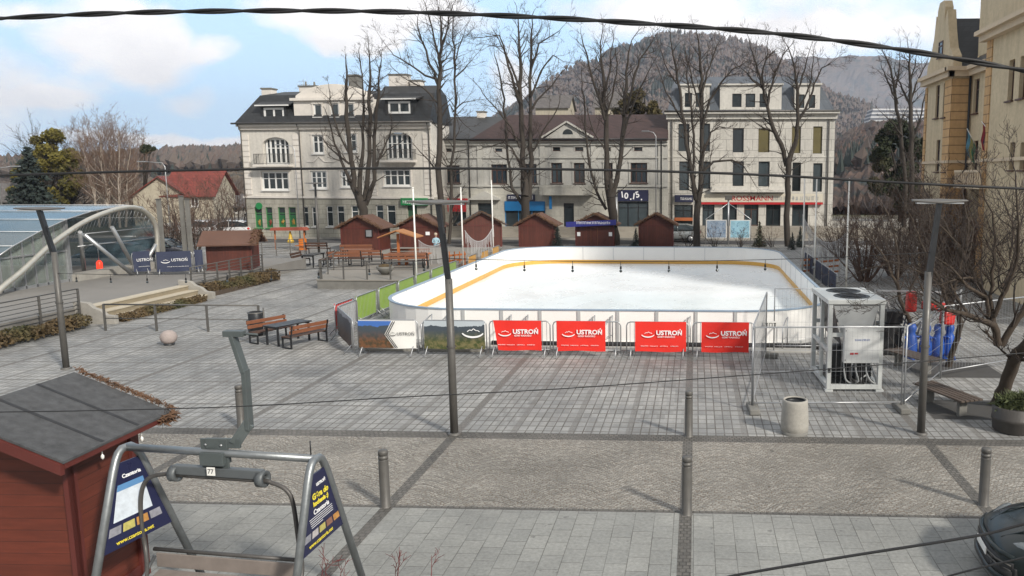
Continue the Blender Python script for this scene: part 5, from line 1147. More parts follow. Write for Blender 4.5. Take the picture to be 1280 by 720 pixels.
q = MB(); q.b2(Wc*.27, Wc*.9, -.16, .02, .78, 1.72); cb = q.build('control_cabinet', mat('pale cabinet', (.55, .56, .55), .4, 0, .06, 3, .02), ch, .012)
q = MB(); q.b2(Wc*.29, Wc*.3, -.175, -.161, .85, .88); q.b2(Wc*.29, Wc*.3, -.175, -.161, 1.6, 1.63); q.build('hinge', M_dark, cb)
marks(cb, Wc*.46, Wc*.72, 1.38, .05, -.162, 9, 8, mat('blue grey print', (.15, .2, .4), .5, 0, .1, 3, 0)); q = MB(); q.b2(Wc*.38, Wc*.44, -.168, -.161, 1.0, 1.05); q.b2(Wc*.46, Wc*.52, -.168, -.161, 1.01, 1.05); q.build('warning_label', M_rsign, cb)
q = MB(); q.b2(.02, .09, -.012, -.001, .5, .62); q.build('socket', M_black, ch)
q = MB(); q.lathe([(.0, .2), (.3, .2), (.34, .35), (.34, .8), (.28, .95), (0, 1.0)], (Wc*.4, Dc*.55, 0), 18); q.lathe([(.0, .2), (.2, .2), (.22, .3), (.22, .65), (0, .75)], (Wc*.72, Dc*.25, 0), 16); q.b2(.2, Wc-.2, .6, Dc-.3, .19, .26); q.build('compressor', M_black, ch)
rnd = random.Random(5)
for k in range(7):
    q = MB(); x = Wc*(.3+.07*k); q.tube(sm([Vector((x, .05, .8)), Vector((x-.05+.1*rnd.random(), .0, .55)), Vector((x+.1*rnd.random(), .0, .3)), Vector((x+.35*rnd.random(), .08, .22)), Vector((Wc*.85, .3, .3+.05*k))]), .022, 7); q.build('hose', M_black if k % 3 else M_cabd, ch)
# ================================================================== MESH FENCE PANELS
def mesh_panel(p0, p1, lab, h=2.0, foot=(1, 1), z0=.08):
    p0, p1 = Vector((p0[0], p0[1], 0)), Vector((p1[0], p1[1], 0)); d = p1-p0; w = d.length
    t = thing('mesh_fence_panel', lab, 'fence', p0, math.atan2(d.y, d.x), 'temporary mesh fence panels')
    q = MB(); q.tube([(0, 0, .02), (0, 0, h), (w, 0, h), (w, 0, .02)], .021, 7); q.tube([(0, 0, .2), (w, 0, .2)], .016, 6); q.build('frame', M_steel, t)
    q = MB(); n = int(w/.12)
    for k in range(1, n): q.tube([(w*k/n, 0, .2), (w*k/n, 0, h)], .0028, 3, sm=False, cap=False)
    for z in (.45, .95, 1.45): q.tube([(0, 0, z), (w, 0, z)], .0045, 3, sm=False, cap=False)
    q.build('mesh', M_steel, t)
    for k, f in enumerate(foot):
        if f: q = MB(); q.box((w*k, 0, .07), (.24, .72, .14)); q.build('foot_block', M_concd, t, .03)
    return t
c0, c1_ = G(941, 514), G(1126, 513); mesh_panel(c0, c1_, 'mesh fence panel running in front of the chiller')
c2 = G(957, 447); mesh_panel(c2, c0+Vector((-.02, .05, 0)), 'mesh fence panel turned edge on beside the last red banner', foot=(1, 0))
c3, c4 = G(967, 440), G(1031, 440); mesh_panel(c3, c4, 'mesh fence panel between the rink boards and the chiller', foot=(0, 0))
c5 = G(1174, 474); mesh_panel(c1_+Vector((.08, .05, 0)), c5, 'mesh fence panel behind the right lamp post', foot=(0, 0))
c6 = G(1296, 452); mesh_panel(c5+Vector((.05, .05, 0)), c6, 'mesh fence panel behind the pruned tree at the right edge', foot=(0, 1))
q = MB(); s0 = P(958, 432, 24.6); t = thing('notice_sign', 'small white notice hung on the edge on mesh fence panel', 'sign', G(962, 447)); zz = 1.0
q.b2(-.4, .32, -.012, .012, .92, 1.12); q.build('plate', M_white, t); marks(t, -.28, .2, 1.02, .11, -.013, 4, 2, M_blackp)
# heap
hp_ = G(1163, 446)
M_bpl = mat('blue plastic', (.012, .075, .36), .4, 0, .25, 5, .1); M_rpl = mat('bright red plastic', (.45, .018, .014), .45, 0, .2, 5, .1)
for k, (dx, dy, rz_, lab) in enumerate(((-.62, -.1, .3, 'blue skating aid leftmost in the cluster behind the right lamp post'), (-.22, -.2, -.4, 'blue skating aid just left of the middle of the cluster behind the lamp'), (.16, -.15, .2, 'blue skating aid just right of the middle of the cluster behind the lamp'), (.52, -.05, -.2, 'blue skating aid rightmost in the cluster, beside the thin tree'))):
    t = thing('skating_aid', lab, 'skating aid', hp_+Vector((dx, dy, 0)), rz_, 'blue plastic skating aids')
    q = MB(); q.lathe([(0, .06), (.17, .08), (.2, .2), (.19, .45), (.14, .68), (.10, .76), (.13, .84), (.14, .94), (.10, 1.03), (0, 1.06)], n=20); q.build('body', M_bpl, t)
    for s_ in (-1, 1): q = MB(); q.b2(s_*.13-.05, s_*.13+.05, -.38, .28, 0, .06); q.build('runner', M_bpl, t, .02); q = MB(); q.tube([(s_*.12, 0, .62), (s_*.26, -.06, .66), (s_*.3, -.14, .62)], .028, 7); q.build('handle', M_bpl, t)
for k, (px, py, d, sz, rz_, lab) in enumerate(((1139, 377, 23.6, (.3, .25, .62), .2, 'red plastic box standing leftmost above the blue skating aids'), (1168, 383, 23.6, (.75, .3, .26), -.15, 'long red plastic box lying above the blue skating aids'), (1184, 397, 23.6, (.42, .3, .42), .5, 'square red plastic box at the right above the blue skating aids'))):
    c = P(px, py, d); q = MB(); q.box((0, 0, 0), sz, rz_, 0, 0, .08*k); o = q.build('red_box', M_rpl, None, .07, loc=c); tag(o, lab, 'box', 'red boxes on the rack')
t = thing('stacked_rack', 'dark cluttered stack of steel frames and boxes holding up the red boxes', 'rack', hp_+Vector((0, .45, 0)))
q = MB(); rnd = random.Random(2)
for k in range(14): q.beam((rnd.uniform(-1.6, .9), rnd.uniform(-.2, .5), rnd.uniform(0, .3)), (rnd.uniform(-1.6, .9), rnd.uniform(-.2, .6), rnd.uniform(1.0, 2.0)), .05, .05)
q.beam((-1.6, .1, 1.95), (1.0, .1, 1.9), .05, .05); q.beam((-1.6, .1, .0), (-1.6, .1, 2), .05, .05); q.beam((1.0, .1, 0), (1.0, .1, 2), .05, .05); q.build('frame', M_steel, t)
q = MB(); q.b2(-1.5, -.85, -.3, .4, .02, .95); q.b2(-1.3, -.8, -.2, .3, .96, 1.35); q.build('box', M_black, t, .03)
# railing helpers
def railing(p0, p1, n, lab, h=1.05, rails=(1.05, .55), r=.022, grp='steel railings', name='railing', z=0., slope=0.):
    p0, p1 = Vector((p0[0], p0[1], 0)), Vector((p1[0], p1[1], 0)); d = p1-p0; w = d.length
    t = thing(name, lab, 'railing', (p0.x, p0.y, z), math.atan2(d.y, d.x), grp)
    q = MB()
    for z_ in rails: q.tube([(0, 0, z_), (w, 0, z_)], r if z_ == rails[0] else r*.6, 6)
    q.build('rail', M_grey, t)
    pm = MB(); pm.b2(-.03, .03, -.03, .03, 0, h+.01); pmm = pm.mesh('post', M_grey)
    for k in range(n): mkobj('post', pmm, t, loc=(w*k/(n-1), 0, 0))
R5 = (1.05, .9, .75, .6, .45, .3, .15)
railing((XT-1.0, Y_T0, 0), (XT-1.0, Y_S0-.3, 0), 9, 'long many wired railing on the terrace edge at the left, above the hedge', rails=R5, z=.28)
railing((XT-1.0, Y_S1+.5, 0), (XT-1.0, Y_S1+6.5, 0), 7, 'many wired railing before the red brown hut on the terrace', rails=R5, z=.3)
railing(G(381, 322), G(310, 326), 5, 'many wired railing beyond the red brown hut', rails=R5, z=.2)
ra, rb_ = G(135, 415), G(178, 415); yr = G(200, 414).y
railing((G(130, 414).x, yr), (G(328, 414).x, yr), 4, 'low two bar railing between the terrace steps and the litter bin', h=.95, rails=(.95, .45), r=.03)
railing((xL+.1, YP+.15), (xR-.1, YP+.15), 5, 'low railing on the front edge of the raised platform', h=.9, rails=(.9, .5), z=.45)
railing((xL+.1, YP+.3), (xL-2.0, YP+7.5), 5, 'low railing on the left edge of the raised platform', h=.9, rails=(.9, .5), z=.45)
# ================================================================== HEDGES
M_hedge = mat('dry hedge leaves', (.11, .075, .035), .9, 0, .6, 3, 0, tint=(.05, .055, .02, 1))
def hedge(p0, p1, w, h, lab, n, z=0., seed=1):
    p0, p1 = Vector((p0[0], p0[1], z)), Vector((p1[0], p1[1], z)); d = p1-p0; rnd = random.Random(seed); q = MB()
    side_ = Vector((-d.y, d.x, 0)).normalized()
    for k in range(n):
        u = rnd.random(); v = rnd.uniform(-1, 1); hh = h*(.75+.4*mnoise.noise(Vector((u*d.length*.8, seed, 0))))
        c = d*u+side_*v*w/2+Vector((0, 0, rnd.random()*hh*(1-.35*v*v)))
        a = Vector((rnd.gauss(0, 1), rnd.gauss(0, 1), rnd.gauss(0, 1))).normalized(); b2_ = a.cross(Vector((rnd.gauss(0, 1), rnd.gauss(0, 1), rnd.gauss(0, 1)))).normalized(); s_ = rnd.uniform(.04, .09)
        q.add([c-a*s_, c-b2_*s_*.5, c+a*s_, c+b2_*s_*.5], [(0, 1, 2, 3)])
    o = q.build('hedge', M_hedge, None, loc=p0); tag(o, lab, 'hedge', 'low dry hedges on the terrace edge'); return o
hedge((XT-.9, Y_T0), (XT-.5, Y_S0-.8), .8, .55, 'long low dry hedge below the many wired railing at the left', 9000, .1, 1)
hedge((XT-.0, Y_S0+.2), (XT+.05, Y_S1-.5), .6, .38, 'low green brown hedge at the foot of the timber steps', 4200, 0, 2)
hedge((XT-.75, Y_S1+.7), (XT-.4, Y_T1-5.3), .9, .6, 'low dry hedge before the red brown hut railing', 6500, .1, 3)
# ================================================================== GLASS VAULT WITH ARCH
X_A = G(185, 338, .6).x
def AX(px, py):
    r = ray(px, py); p = CAMP+r*((X_A)/r.x); return (p.y, p.z)
gv = thing('glass_canopy', 'low glass vault with bluish roof and a pale bowed steel arch at its end', 'glass canopy', (X_A, 30, .6))
arc = [AX(*v) for v in ((0, 362), (28, 338.6), (61, 308), (91.7, 285.8), (116.7, 272), (144.4, 262), (166.7, 259.4), (183.3, 266.4), (194.4, 283), (197, 310), (198, 335))]
arc = [(arc[0][0]-1.9, .62), (arc[0][0]-.9, arc[0][1]-.75)]+arc; arc[-1] = (arc[-1][0], .62)
pts = sm([Vector((.0, y-30, z-.6)) for y, z in arc], 6)
q = MB(); q.tube(pts, .115, 14); q.build('arch_tube', mat('pale champagne steel', (.50, .48, .42), .35, .6, .15, 5, .03), gv)
M_roofg = mat('blue roof glass', (.075, .125, .155), .15, .0, .4, .8, .03, 2, alpha=.78); M_side = mat('reflecting glass', (.26, .30, .27), .1, 0, .9, 2.2, .2, 1.5, alpha=.5)
ctop = AX(166.7, 256); csec = [(31.2, 2.05), (32.2, 2.5), (33.6, 3.0), (35.2, 3.45), (36.8, 3.75), (ctop[0], 3.95), (ctop[0]+1.2, 3.8), (ctop[0]+2.0, 3.2), (ctop[0]+2.3, 2.2), (ctop[0]+2.4, .62)]
LX = -26
q = MB(); n = len(csec)
for x0, x1 in [(-.4-k*2.0, -.4-(k+1)*2.0) for k in range(12)]:
    vs = [(x0-.0 if True else 0, y-30, z-.6) for y, z in csec]+[(x1, y-30, z-.6) for y, z in csec]
    q.add(vs, [(i, i+1, n+i+1, n+i) for i in range(n-1)])
q.build('roof_glass', M_roofg, gv)
q = MB()
for i, (y, z) in enumerate(csec[:-1]): q.tube([(-.35, y-30, z-.57), (-24.4, y-30, z-.57)], .016, 5)
for k in (0, 4, 8, 12): q.tube([(-.4-k*2.0, y-30, z-.58) for y, z in csec], .03, 5)
q.build('glazing_bars', M_steel, gv)
q = MB(); q.add([(-.4, 1.2, 0), (-24.4, 1.2, 0), (-24.4, 1.2, 1.45), (-.4, 1.2, 1.45)], [(0, 1, 2, 3)]); q.build('side_glass', M_side, gv)
ye = AX(104, 345)[0]; q = MB(); poly = [(31.2, .62)]+[c for c in csec if c[0] < ye]+[(ye, 3.4), (ye, .62)]
q.add([(-.75, y-30, z-.6) for y, z in poly], [tuple(range(len(poly)))]); q.build('end_glass', M_side, gv)
q = MB()
for k in range(8): y = 31.2+(ye-31.2)*k/7; zt = 2.05+(3.45-2.05)*min(1, (y-31.2)/4.5)**.8; q.b2(-.75, -.68, y-30-.03, y-30+.03, 0, zt-.6)
q.b2(-.75, -.68, 1.2, ye-30, 0, .12); q.b2(-.76, -.67, 1.2, ye-30, 1.4, 1.46); q.b2(-.85, -.6, ye-30, ye-30+.14, 0, 2.9); q.build('mullions', M_steel, gv)
for (a_, b2_) in (((100, 290), (113, 343)), ((105, 293), (174, 343)), ((140, 284), (177, 337)), ((195, 305), (184, 336))):
    A1, B1 = AX(*a_), G(b2_[0], b2_[1]+1, .6); q = MB(); q.tube([(0, A1[0]-30, A1[1]-.6), (B1.x-X_A-.3, B1.y-30, .0)], .09, 10); q.build('strut', M_steel, gv)
q = MB(); rnd = random.Random(1)
for k in range(22):
    u = k/21; y = AX(98, 290)[0]+u*(AX(193, 290)[0]-AX(98, 290)[0]); zt = min((z for (yy, z) in [min(((p.y+30, p.z+.6) for p in pts), key=lambda v: abs(v[0]-y))]), default=3)
    l = .75-.3*abs(u-.5); q.tube([(0.0, y-30, zt-.65), (-.3, y-30, zt-.6-l)], .012, 4)
yy0, yy1 = AX(104, 290)[0], AX(193, 290)[0]
for z in (2.2, 2.75): q.tube([(-.35, yy0-30, z-.6), (-.35, yy1-30+.5, z-.6)], .025, 5)
q.build('hanger_rods', M_steel, gv)
q = MB(); q.b2(-1.0, -.3, ye-30+.1, ye-30+7.5, .001, .32); q.build('base_kerb', M_concrete, gv)
# blue banners on the far fence
for k, (x0, y0, x1, y1, lab) in enumerate(((166, 344, 190, 342, 'small dark blue banner fence beside the steel arch'), (196, 344, 242, 342, 'wide dark blue banner fence with white smile logo'), (243, 341, 256, 340, 'narrow dark blue banner fence beside the red brown hut'))):
    a, b_ = G(x0, y0, .6), G(x1, y1, .6); t = barrier(a, b_, lab, None, 'dark blue banners by the terrace hut'); t.location.z = .6; t['category'] = 'banner fence'; w_ = (b_-a).length
    c_ = cloth(t, .05, w_-.05, .15, 1.15, MC['dark blue banner'], seed=k)
    if k < 2: text('USTROŃ', .2, M_txt, c_, (w_*.65, -.085, .72), ext=.002, sx=.9); marks(c_, w_*.3, w_*.9, .4, .03, -.085, 12, 5)
    if k == 1: smile(c_, w_*.27, .68, .2, -.085, M_txt)
# ================================================================== CARS
def loft(q, secs, mi=0):
    n = len(secs[0]); vs = [v for s_ in secs for v in s_]
    fs = [(i*n+j, i*n+(j+1) % n, (i+1)*n+(j+1) % n, (i+1)*n+j) for i in range(len(secs)-1) for j in range(n)]
    fs += [tuple(reversed(range(n))), tuple((len(secs)-1)*n+j for j in range(n))]; q.add(vs, fs, mi, True)
def car(p, rz, label, paint, group='parked cars', L=4.3, W=1.76, Hh=1.48, plate=True):
    t = thing('parked_car', label, 'car', p, rz, group); hl_, hw = L/2, W/2        # front at +x
    def ring_(x, w, zb, zs, zt): return [(x, y, z) for y, z in ((0, zb), (-w*.8, zb), (-w*.97, zb+.12), (-w, (zb+zs)/2), (-w*.98, zs-.08), (-w*.86, zs), (-w*.45, zt), (0, zt+.01), (w*.45, zt), (w*.86, zs), (w*.98, zs-.08), (w, (zb+zs)/2), (w*.97, zb+.12), (w*.8, zb))]
    q = MB(); loft(q, [ring_(-hl_, hw*.72, .32, .78, .84), ring_(-hl_+.06, hw*.86, .24, .86, .93), ring_(-hl_+.3, hw*.97, .2, .93, 1.0), ring_(-hl_*.5, hw, .2, .93, .98), ring_(0, hw, .2, .91, .96), ring_(hl_*.38, hw*1.0, .2, .88, .97), ring_(hl_*.6, hw*.99, .2, .82, .92), ring_(hl_-.45, hw*.95, .2, .74, .82), ring_(hl_-.2, hw*.86, .2, .67, .73), ring_(hl_-.06, hw*.68, .22, .58, .63), ring_(hl_, hw*.5, .3, .5, .55)])
    b_ = q.build('body', paint, t); mo = b_.modifiers.new('subdivision', 'SUBSURF'); mo.levels = mo.render_levels = 2
    def gring(x, w, z0, z1): return [(x, y, z) for y, z in ((-w, z0), (-w*.98, z0+(z1-z0)*.3), (-w*.84, z1-.04), (-w*.6, z1), (0, z1+.02), (w*.6, z1), (w*.84, z1-.04), (w*.98, z0+(z1-z0)*.3), (w, z0))]
    q = MB(); loft(q, [gring(-hl_+.25, hw*.82, .9, .97), gring(-hl_+.55, hw*.86, .9, Hh-.14), gring(-hl_+1.1, hw*.88, .88, Hh-.02), gring(0, hw*.89, .86, Hh), gring(hl_*.2, hw*.88, .86, Hh-.05), gring(hl_*.34, hw*.87, .86, Hh-.2), gring(hl_*.56, hw*.84, .84, .93)])
    g_ = q.build('windows', M_glass, t); mo = g_.modifiers.new('subdivision', 'SUBSURF'); mo.levels = mo.render_levels = 2
    q = MB(); rs = [[(x, y*w, z+.012) for y, z in ((-.78, z1-.05), (-.6, z1), (0, z1+.022), (.6, z1), (.78, z1-.05))] for x, w, z1 in ((-hl_+.55, hw*.88, Hh-.15), (-hl_+1.1, hw*.9, Hh-.025), (0, hw*.91, Hh-.005), (hl_*.2, hw*.9, Hh-.05))]
    for i in range(3): q.add(rs[i]+rs[i+1], [(j, j+1, 6+j, 5+j) for j in range(4)], 0, True)
    for s_ in (-1, 1): q.tube([(hl_*.2, s_*hw*.74, Hh-.08), (hl_*.36, s_*hw*.78, Hh-.24), (hl_*.54, s_*hw*.82, .93)], .035, 6); q.tube([(-.25, s_*hw*.78, Hh-.05), (-.3, s_*hw*.9, .92)], .03, 6)
    q.build('roof', paint, t)
    for sx in (-1, 1):
        for sy in (-1, 1):
            c = (sx*(hl_-.82), sy*(hw-.11), .31); q = MB(); q.lathe([(.2, -.1), (.3, -.1), (.315, -.06), (.315, .06), (.3, .1), (.2, .1)], c, 22, axis='Y'); wh = q.build('wheel', M_black, t)
            q = MB(); q.lathe([(0, sy*.1), (.19, sy*.105), (.2, sy*.08)], c, 16, axis='Y'); q.build('rim', M_steel, wh)
    M_hl = mat('headlight lens', (.15, .165, .17), .1, .1, .6, 22, .3)
    for sy in (-1, 1):
        q = MB(); n = 10; vs = []
        cx, cy, cz = hl_-.33, sy*hw*.66, .665
        for i in range(7):
            for j in range(n): a = 2*math.pi*j/n; rr = math.sin(math.pi*(i+.2)/7); vs.append((cx+.2*math.cos(math.pi*(i+.2)/7), cy+.13*rr*math.cos(a)-sy*.18*math.cos(math.pi*(i+.2)/7), cz+.07*rr*math.sin(a)-.05*math.cos(math.pi*(i+.2)/7)))
        q.add(vs, [(i*n+j, i*n+(j+1) % n, (i+1)*n+(j+1) % n, (i+1)*n+j) for i in range(6) for j in range(n)], 0, True); q.build('headlight', M_hl, t)
        q = MB(); q.blob((-hl_+.1, sy*hw*.74, .78), (.1, .14, .12), 2, 8, 6, 0); q.build('tail_light', mat('tail light', (.5, .01, .01), .2, 0, .1, 3, 0), t)
        q = MB(); q.blob((hl_*.4, sy*(hw+.1), .98), (.09, .12, .08), 3, 8, 6, 0); q.build('mirror', paint, t)
    q = MB(); q.box((hl_-.035, 0, .40), (.10, hw*.95, .13)); 
    for k in range(2): q.box((hl_-.17, (1 if k else -1)*hw*.68, .38), (.16, .26, .12), (1 if k else -1)*.65)
    gr_ = q.build('grille', M_black, t, .02)
    q = MB()
    for k in range(3): q.box((hl_+.02, 0, .36+k*.04), (.012, hw*.9, .008))
    q.build('grille_slat', M_grey, gr_)
    ctr = [(hl_-.62, -hw*1.0), (hl_-.38, -hw*.955), (hl_-.15, -hw*.80), (hl_-.02, -hw*.55), (hl_+.03, -.25), (hl_+.035, 0), (hl_+.03, .25), (hl_-.02, hw*.55), (hl_-.15, hw*.80), (hl_-.38, hw*.955), (hl_-.62, hw*1.0)]
    q = MB(); q.tube([(x+.005, y, .245) for x, y in ctr], .05, 8); q.tube([(x-.03, y, .56) for x, y in ctr[2:-2]], .035, 8); q.build('bumper', paint, t)
    q = MB(); q.tube([(x-.05, y*.98, .33) for x, y in ctr[2:-2]], .08, 8); q.tube([(x-.05, y*.98, .45) for x, y in ctr[2:-2]], .06, 8); gr2 = q.build('air_intake', M_black, t)
    q = MB()
    for zz in (.33, .395, .46): q.tube([(x+.01, y*.99, zz) for x, y in ctr[2:-2]], .012, 5)
    q.build('intake_slats', M_grey, gr2)
    q = MB(); 
    for s_ in (-1, 1): q.tube([(hl_*.55, s_*hw*.45, .93), (hl_-.4, s_*hw*.42, .81), (hl_-.12, s_*hw*.3, .66)], .012, 5)
    q.build('bonnet_crease', paint, t)
    if plate: q = MB(); q.box((hl_+.055, 0, .43), (.015, .46, .10)); q.build('number_plate', M_white, t, .004)
    return t
P_green = mat('dark green car paint', (.008, .014, .015), .35, 0, .1, 3, 0, coat=.25); P_green.node_tree.nodes['Principled BSDF'].inputs['Specular IOR Level'].default_value = .25; P_silver = mat('silver car paint', (.32, .34, .34), .3, .6, .1, 3, 0, coat=.5); P_black = mat('black car paint', (.012, .012, .018), .25, .3, .1, 3, 0, coat=.6); P_white = mat('white car paint', (.6, .6, .6), .35, 0, .1, 3, 0, coat=.4)
far_, near_ = P(1244, 642, 11.0), P(1262, 688, 9.9)
cx_, cy_ = (far_.x+near_.x)/2, (far_.y+near_.y)/2
hd_ = Vector((-1, .10, 0)).normalized()
car(Vector((cx_+.1, cy_+.0, 0))-hd_*1.85, math.atan2(hd_.y, hd_.x), 'dark green car entering the bottom right corner', P_green)
car(G(843, 302), R(180), 'silver hatchback parked behind the rightmost market hut', P_silver)
car(G(140, 333), R(185), 'dark car parked beyond the open end of the glass vault', P_black)
car(G(200, 325), R(5), 'second dark car beyond the bowed arch, farther right', P_black)
p = G(125, 338, .6); t = thing('red_light', 'small red light standing under the glass vault', 'lantern', p)  # red light among the cars, built as a separate glowing body on a rod
q = MB(); q.lathe([(0, 0), (.12, 0), (.14, .1), (.14, .4), (.08, .5), (0, .52)], n=12); q.build('body', mat('red light plastic', (.5, .02, .01), .3, 0, .1, 3, 0, emis=((1, .05, .02, 1), 1.2)), t); q = MB(); q.tube([(0, 0, .5), (0, 0, 1.5)], .02, 5); q.build('rod', M_steel, t)
for k, (px, lab, m_) in enumerate(((245, 'white van far behind the bare shrubs left of the town house', P_white), (290, 'white car parked beside the town house corner', P_white))):
    car(G(px, 296), R(176), lab, m_, 'cars parked before the red roofed house')
# ================================================================== PLATFORM FURNITURE
ZP = .45
def gp(px, py): return G(px, py, ZP)
for k, (px, py, rz, lab, L) in enumerate(((433, 333, 8, 'brown bench on the platform nearest the leftmost market hut', 1.9), (458, 331, 8, 'brown bench before the leftmost market hut, right one', 1.9), (508, 336, 12, 'long brown bench at the front of the platform under the orange canopy', 2.4), (512, 330, 190, 'brown bench on the platform turned away, behind the long one', 2.2), (444, 324, 188, 'brown bench on the platform turned toward the town house', 1.9))):
    t = bench(gp(px, py), R(rz)+math.pi, lab, 'brown benches on the raised platform', L)
table(gp(447, 328), R(8), 'brown topped table between the benches of the leftmost market hut', 'tables on the raised platform', 1.7, .7, M_wood); table(gp(509, 333.5), R(10), 'brown topped table at the orange canopy', 'tables on the raised platform', 2.0, .7, M_wood)
for (px, py, rz, lab) in ((377, 333, 95, 'dark bench left of the round table by the distant street lamp'), (408, 332, -80, 'dark bench right of the round table by the distant street lamp'), (398, 318, 182, 'dark bench behind the distant street lamp')):
    bench(G(px, py), R(rz), lab, 'dark benches by the distant street lamp', 1.6, M_woodd)
table(G(392, 333), R(92), 'dark table between the benches by the distant street lamp')
p = gp(499, 331); t = thing('canopy_table', 'orange wooden post canopy with shingle roof over a table', 'canopy', p)
q = MB(); q.b2(-.06, .06, -.06, .06, 0, 1.75); q.b2(.25, 1.8, -.3, .3, .62, .68); q.b2(1.6, 1.66, -.2, .2, 0, .62); q.b2(.4, .46, -.2, .2, 0, .62); q.build('post', M_orange, t)
q = MB(); q.prism([(-.95, 1.6), (.1, 2.0), (1.25, 1.62), (1.25, 1.56), (.1, 1.93), (-.95, 1.54)], -.6, .6); q.build('roof', mat('orange shingles', (.36, .16, .06), .8, 0, .3, 12, .2), t)
p = G(364, 312); t = thing('play_frame', 'orange wooden play frame with red roof beam and a yellow hanging bell', 'play frame', p)
q = MB(); 
for x in (-1.15, 1.05): q.beam((x, 0, 0), (x, 0, 1.45), .08, .08)
q.build('post', M_orange, t); q = MB(); q.prism([(-1.35, 1.42), (-1.25, 1.62), (1.15, 1.66), (1.3, 1.44)], -.35, .35); q.build('roof', mat('red orange boards', (.30, .075, .045), .7, 0, .2, 8, .1), t)
q = MB(); q.lathe([(0, 1.38), (.05, 1.35), (.1, 1.1), (.14, .85), (.2, .7), (.26, .6), (.2, .5), (0, .5)], n=14); q.build('bell', mat('yellow plastic', (.65, .42, .03), .4, 0, .1, 3, 0), t)
q = MB(); q.b2(.85, 1.3, -.5, -.2, 0, .85); q.b2(.6, 1.45, -.6, .1, .3, .36); q.build('seat_box', mat('bright orange plastic', (.6, .17, .02), .5, 0, .15, 3, 0), t)
for px, py, lab in ((572, 338, 'orange wooden play rack at the foot of the middle lamp, behind the rink'), (1012, 345, 'orange wooden rack between the white poles right of the rink'), (1038, 347, 'orange wooden rack farther right between the white poles')):
    t = thing('wooden_rack', lab, 'rack', G(px, py), 0, 'orange wooden racks'); q = MB()
    for k in range(4): q.beam((-.45+.3*k, 0, 0), (-.45+.3*k, 0, 1.1 if px < 900 else 1.5), .05, .05)
    q.build('post', M_orange if px < 900 else M_whitep, t); q = MB()
    for k in range(3): q.beam((-.5, .05, .25+.3*k), (.5, .05, .35+.3*k), .04, .1)
    q.build('board', M_orange, t)
p = gp(482, 343); t = thing('round_planter', 'low grey round planter on the platform before the long brown bench', 'planter', p); q = MB(); q.lathe([(0, 0), (.2, 0), (.42, .3), (.44, .42), (.38, .42), (0, .38)], n=18); q.build('bowl', M_concd, t)
q = MB(); q.blob((0, 0, .42), (.33, .33, .12), 3, 10, 6, .4); q.build('soil_and_plants', M_hedge, t)
# seated person
def person(p, rz, label):
    t = thing('person', label, 'person', p, rz)
    J = [((0, 0, .50), .15), ((0, -.01, .68), .145), ((0, -.02, .86), .155), ((0, -.02, 1.0), .12), ((0, 0, 1.08), .055), ((0, .02, 1.13), .05), ((.17, -.02, .98), .07), ((.24, .06, .76), .05), ((.12, .25, .70), .038), ((.06, .32, .70), .03), ((-.17, -.02, .98), .07), ((-.24, .06, .76), .05), ((-.12, .25, .70), .038), ((-.06, .32, .70), .03),
         ((.09, .05, .50), .1), ((.11, .42, .49), .075), ((.11, .44, .1), .05), ((.11, .56, .04), .04), ((-.09, .05, .50), .1), ((-.11, .42, .49), .075), ((-.11, .44, .1), .05), ((-.11, .56, .04), .04), ((0, .03, 1.24), .095), ((0, .035, 1.33), .07)]
    E = [(0, 1), (1, 2), (2, 3), (3, 4), (4, 5), (3, 6), (6, 7), (7, 8), (8, 9), (3, 10), (10, 11), (11, 12), (12, 13), (0, 14), (14, 15), (15, 16), (16, 17), (0, 18), (18, 19), (19, 20), (20, 21), (5, 22), (22, 23)]
    me = bpy.data.meshes.new('body'); me.from_pydata([j[0] for j in J], E, []); o = mkobj('body', me, t)
    sk = o.modifiers.new('skin', 'SKIN'); me.update()
    if not me.skin_vertices: me.attributes  # layer created by the modifier
    for i, j in enumerate(J): me.skin_vertices[0].data[i].radius = (j[1], j[1])
    me.skin_vertices[0].data[0].use_root = True
    sb_ = o.modifiers.new('subdivision', 'SUBSURF'); sb_.levels = sb_.render_levels = 1
    dg = bpy.context.evaluated_depsgraph_get(); m2 = bpy.data.meshes.new_from_object(o.evaluated_get(dg)); o.modifiers.clear(); o.data = m2
    mm = [mat('skin', (.45, .27, .2), .6, 0, .1, 5, 0), mat('pale blue jacket', (.30, .45, .52), .7, 0, .25, 9, .2), mat('dark trousers', (.03, .035, .05), .8, 0, .2, 9, .1)]
    m2.materials.clear(); [m2.materials.append(x) for x in mm]
    for f in m2.polygons: z = f.center.z; f.material_index = 0 if z > 1.09 or (f.center.y > .29 and .62 < z < .8) else (1 if z > .56 else 2); f.use_smooth = True
    q = MB(); q.blob((0, .0, 1.31), (.115, .125, .12), 1, 12, 9, .1); q.build('hair', mat('fair hair', (.42, .34, .25), .8, 0, .3, 20, .2), t)
    q = MB(); q.b2(-.1, .1, -.17, .1, .6, .95); q.build('vest', mat('dark navy vest', (.02, .03, .05), .8, 0, .2, 5, 0), t, .04)
    for x in (-.035, .035): q = MB(); q.blob((x, .125, 1.25), .012, 0, 6, 4, 0); q.build('eye', M_black, t)
    q = MB(); q.blob((0, .14, 1.22), (.014, .02, .02), 0, 6, 4, 0); q.build('nose', mm[0], t)
    return t
pp = G(545.5, 316, .0); person(pp, R(200), 'person in a pale blue jacket seated by the market hut with the white notice')
t = thing('stool', 'dark stool under the seated person', 'stool', pp); q = MB(); q.b2(-.2, .2, -.2, .2, .36, .41)
for x in (-.16, .16):
    for y in (-.16, .16): q.b2(x-.02, x+.02, y-.02, y+.02, 0, .36)
q.build('seat', M_woodd, t)
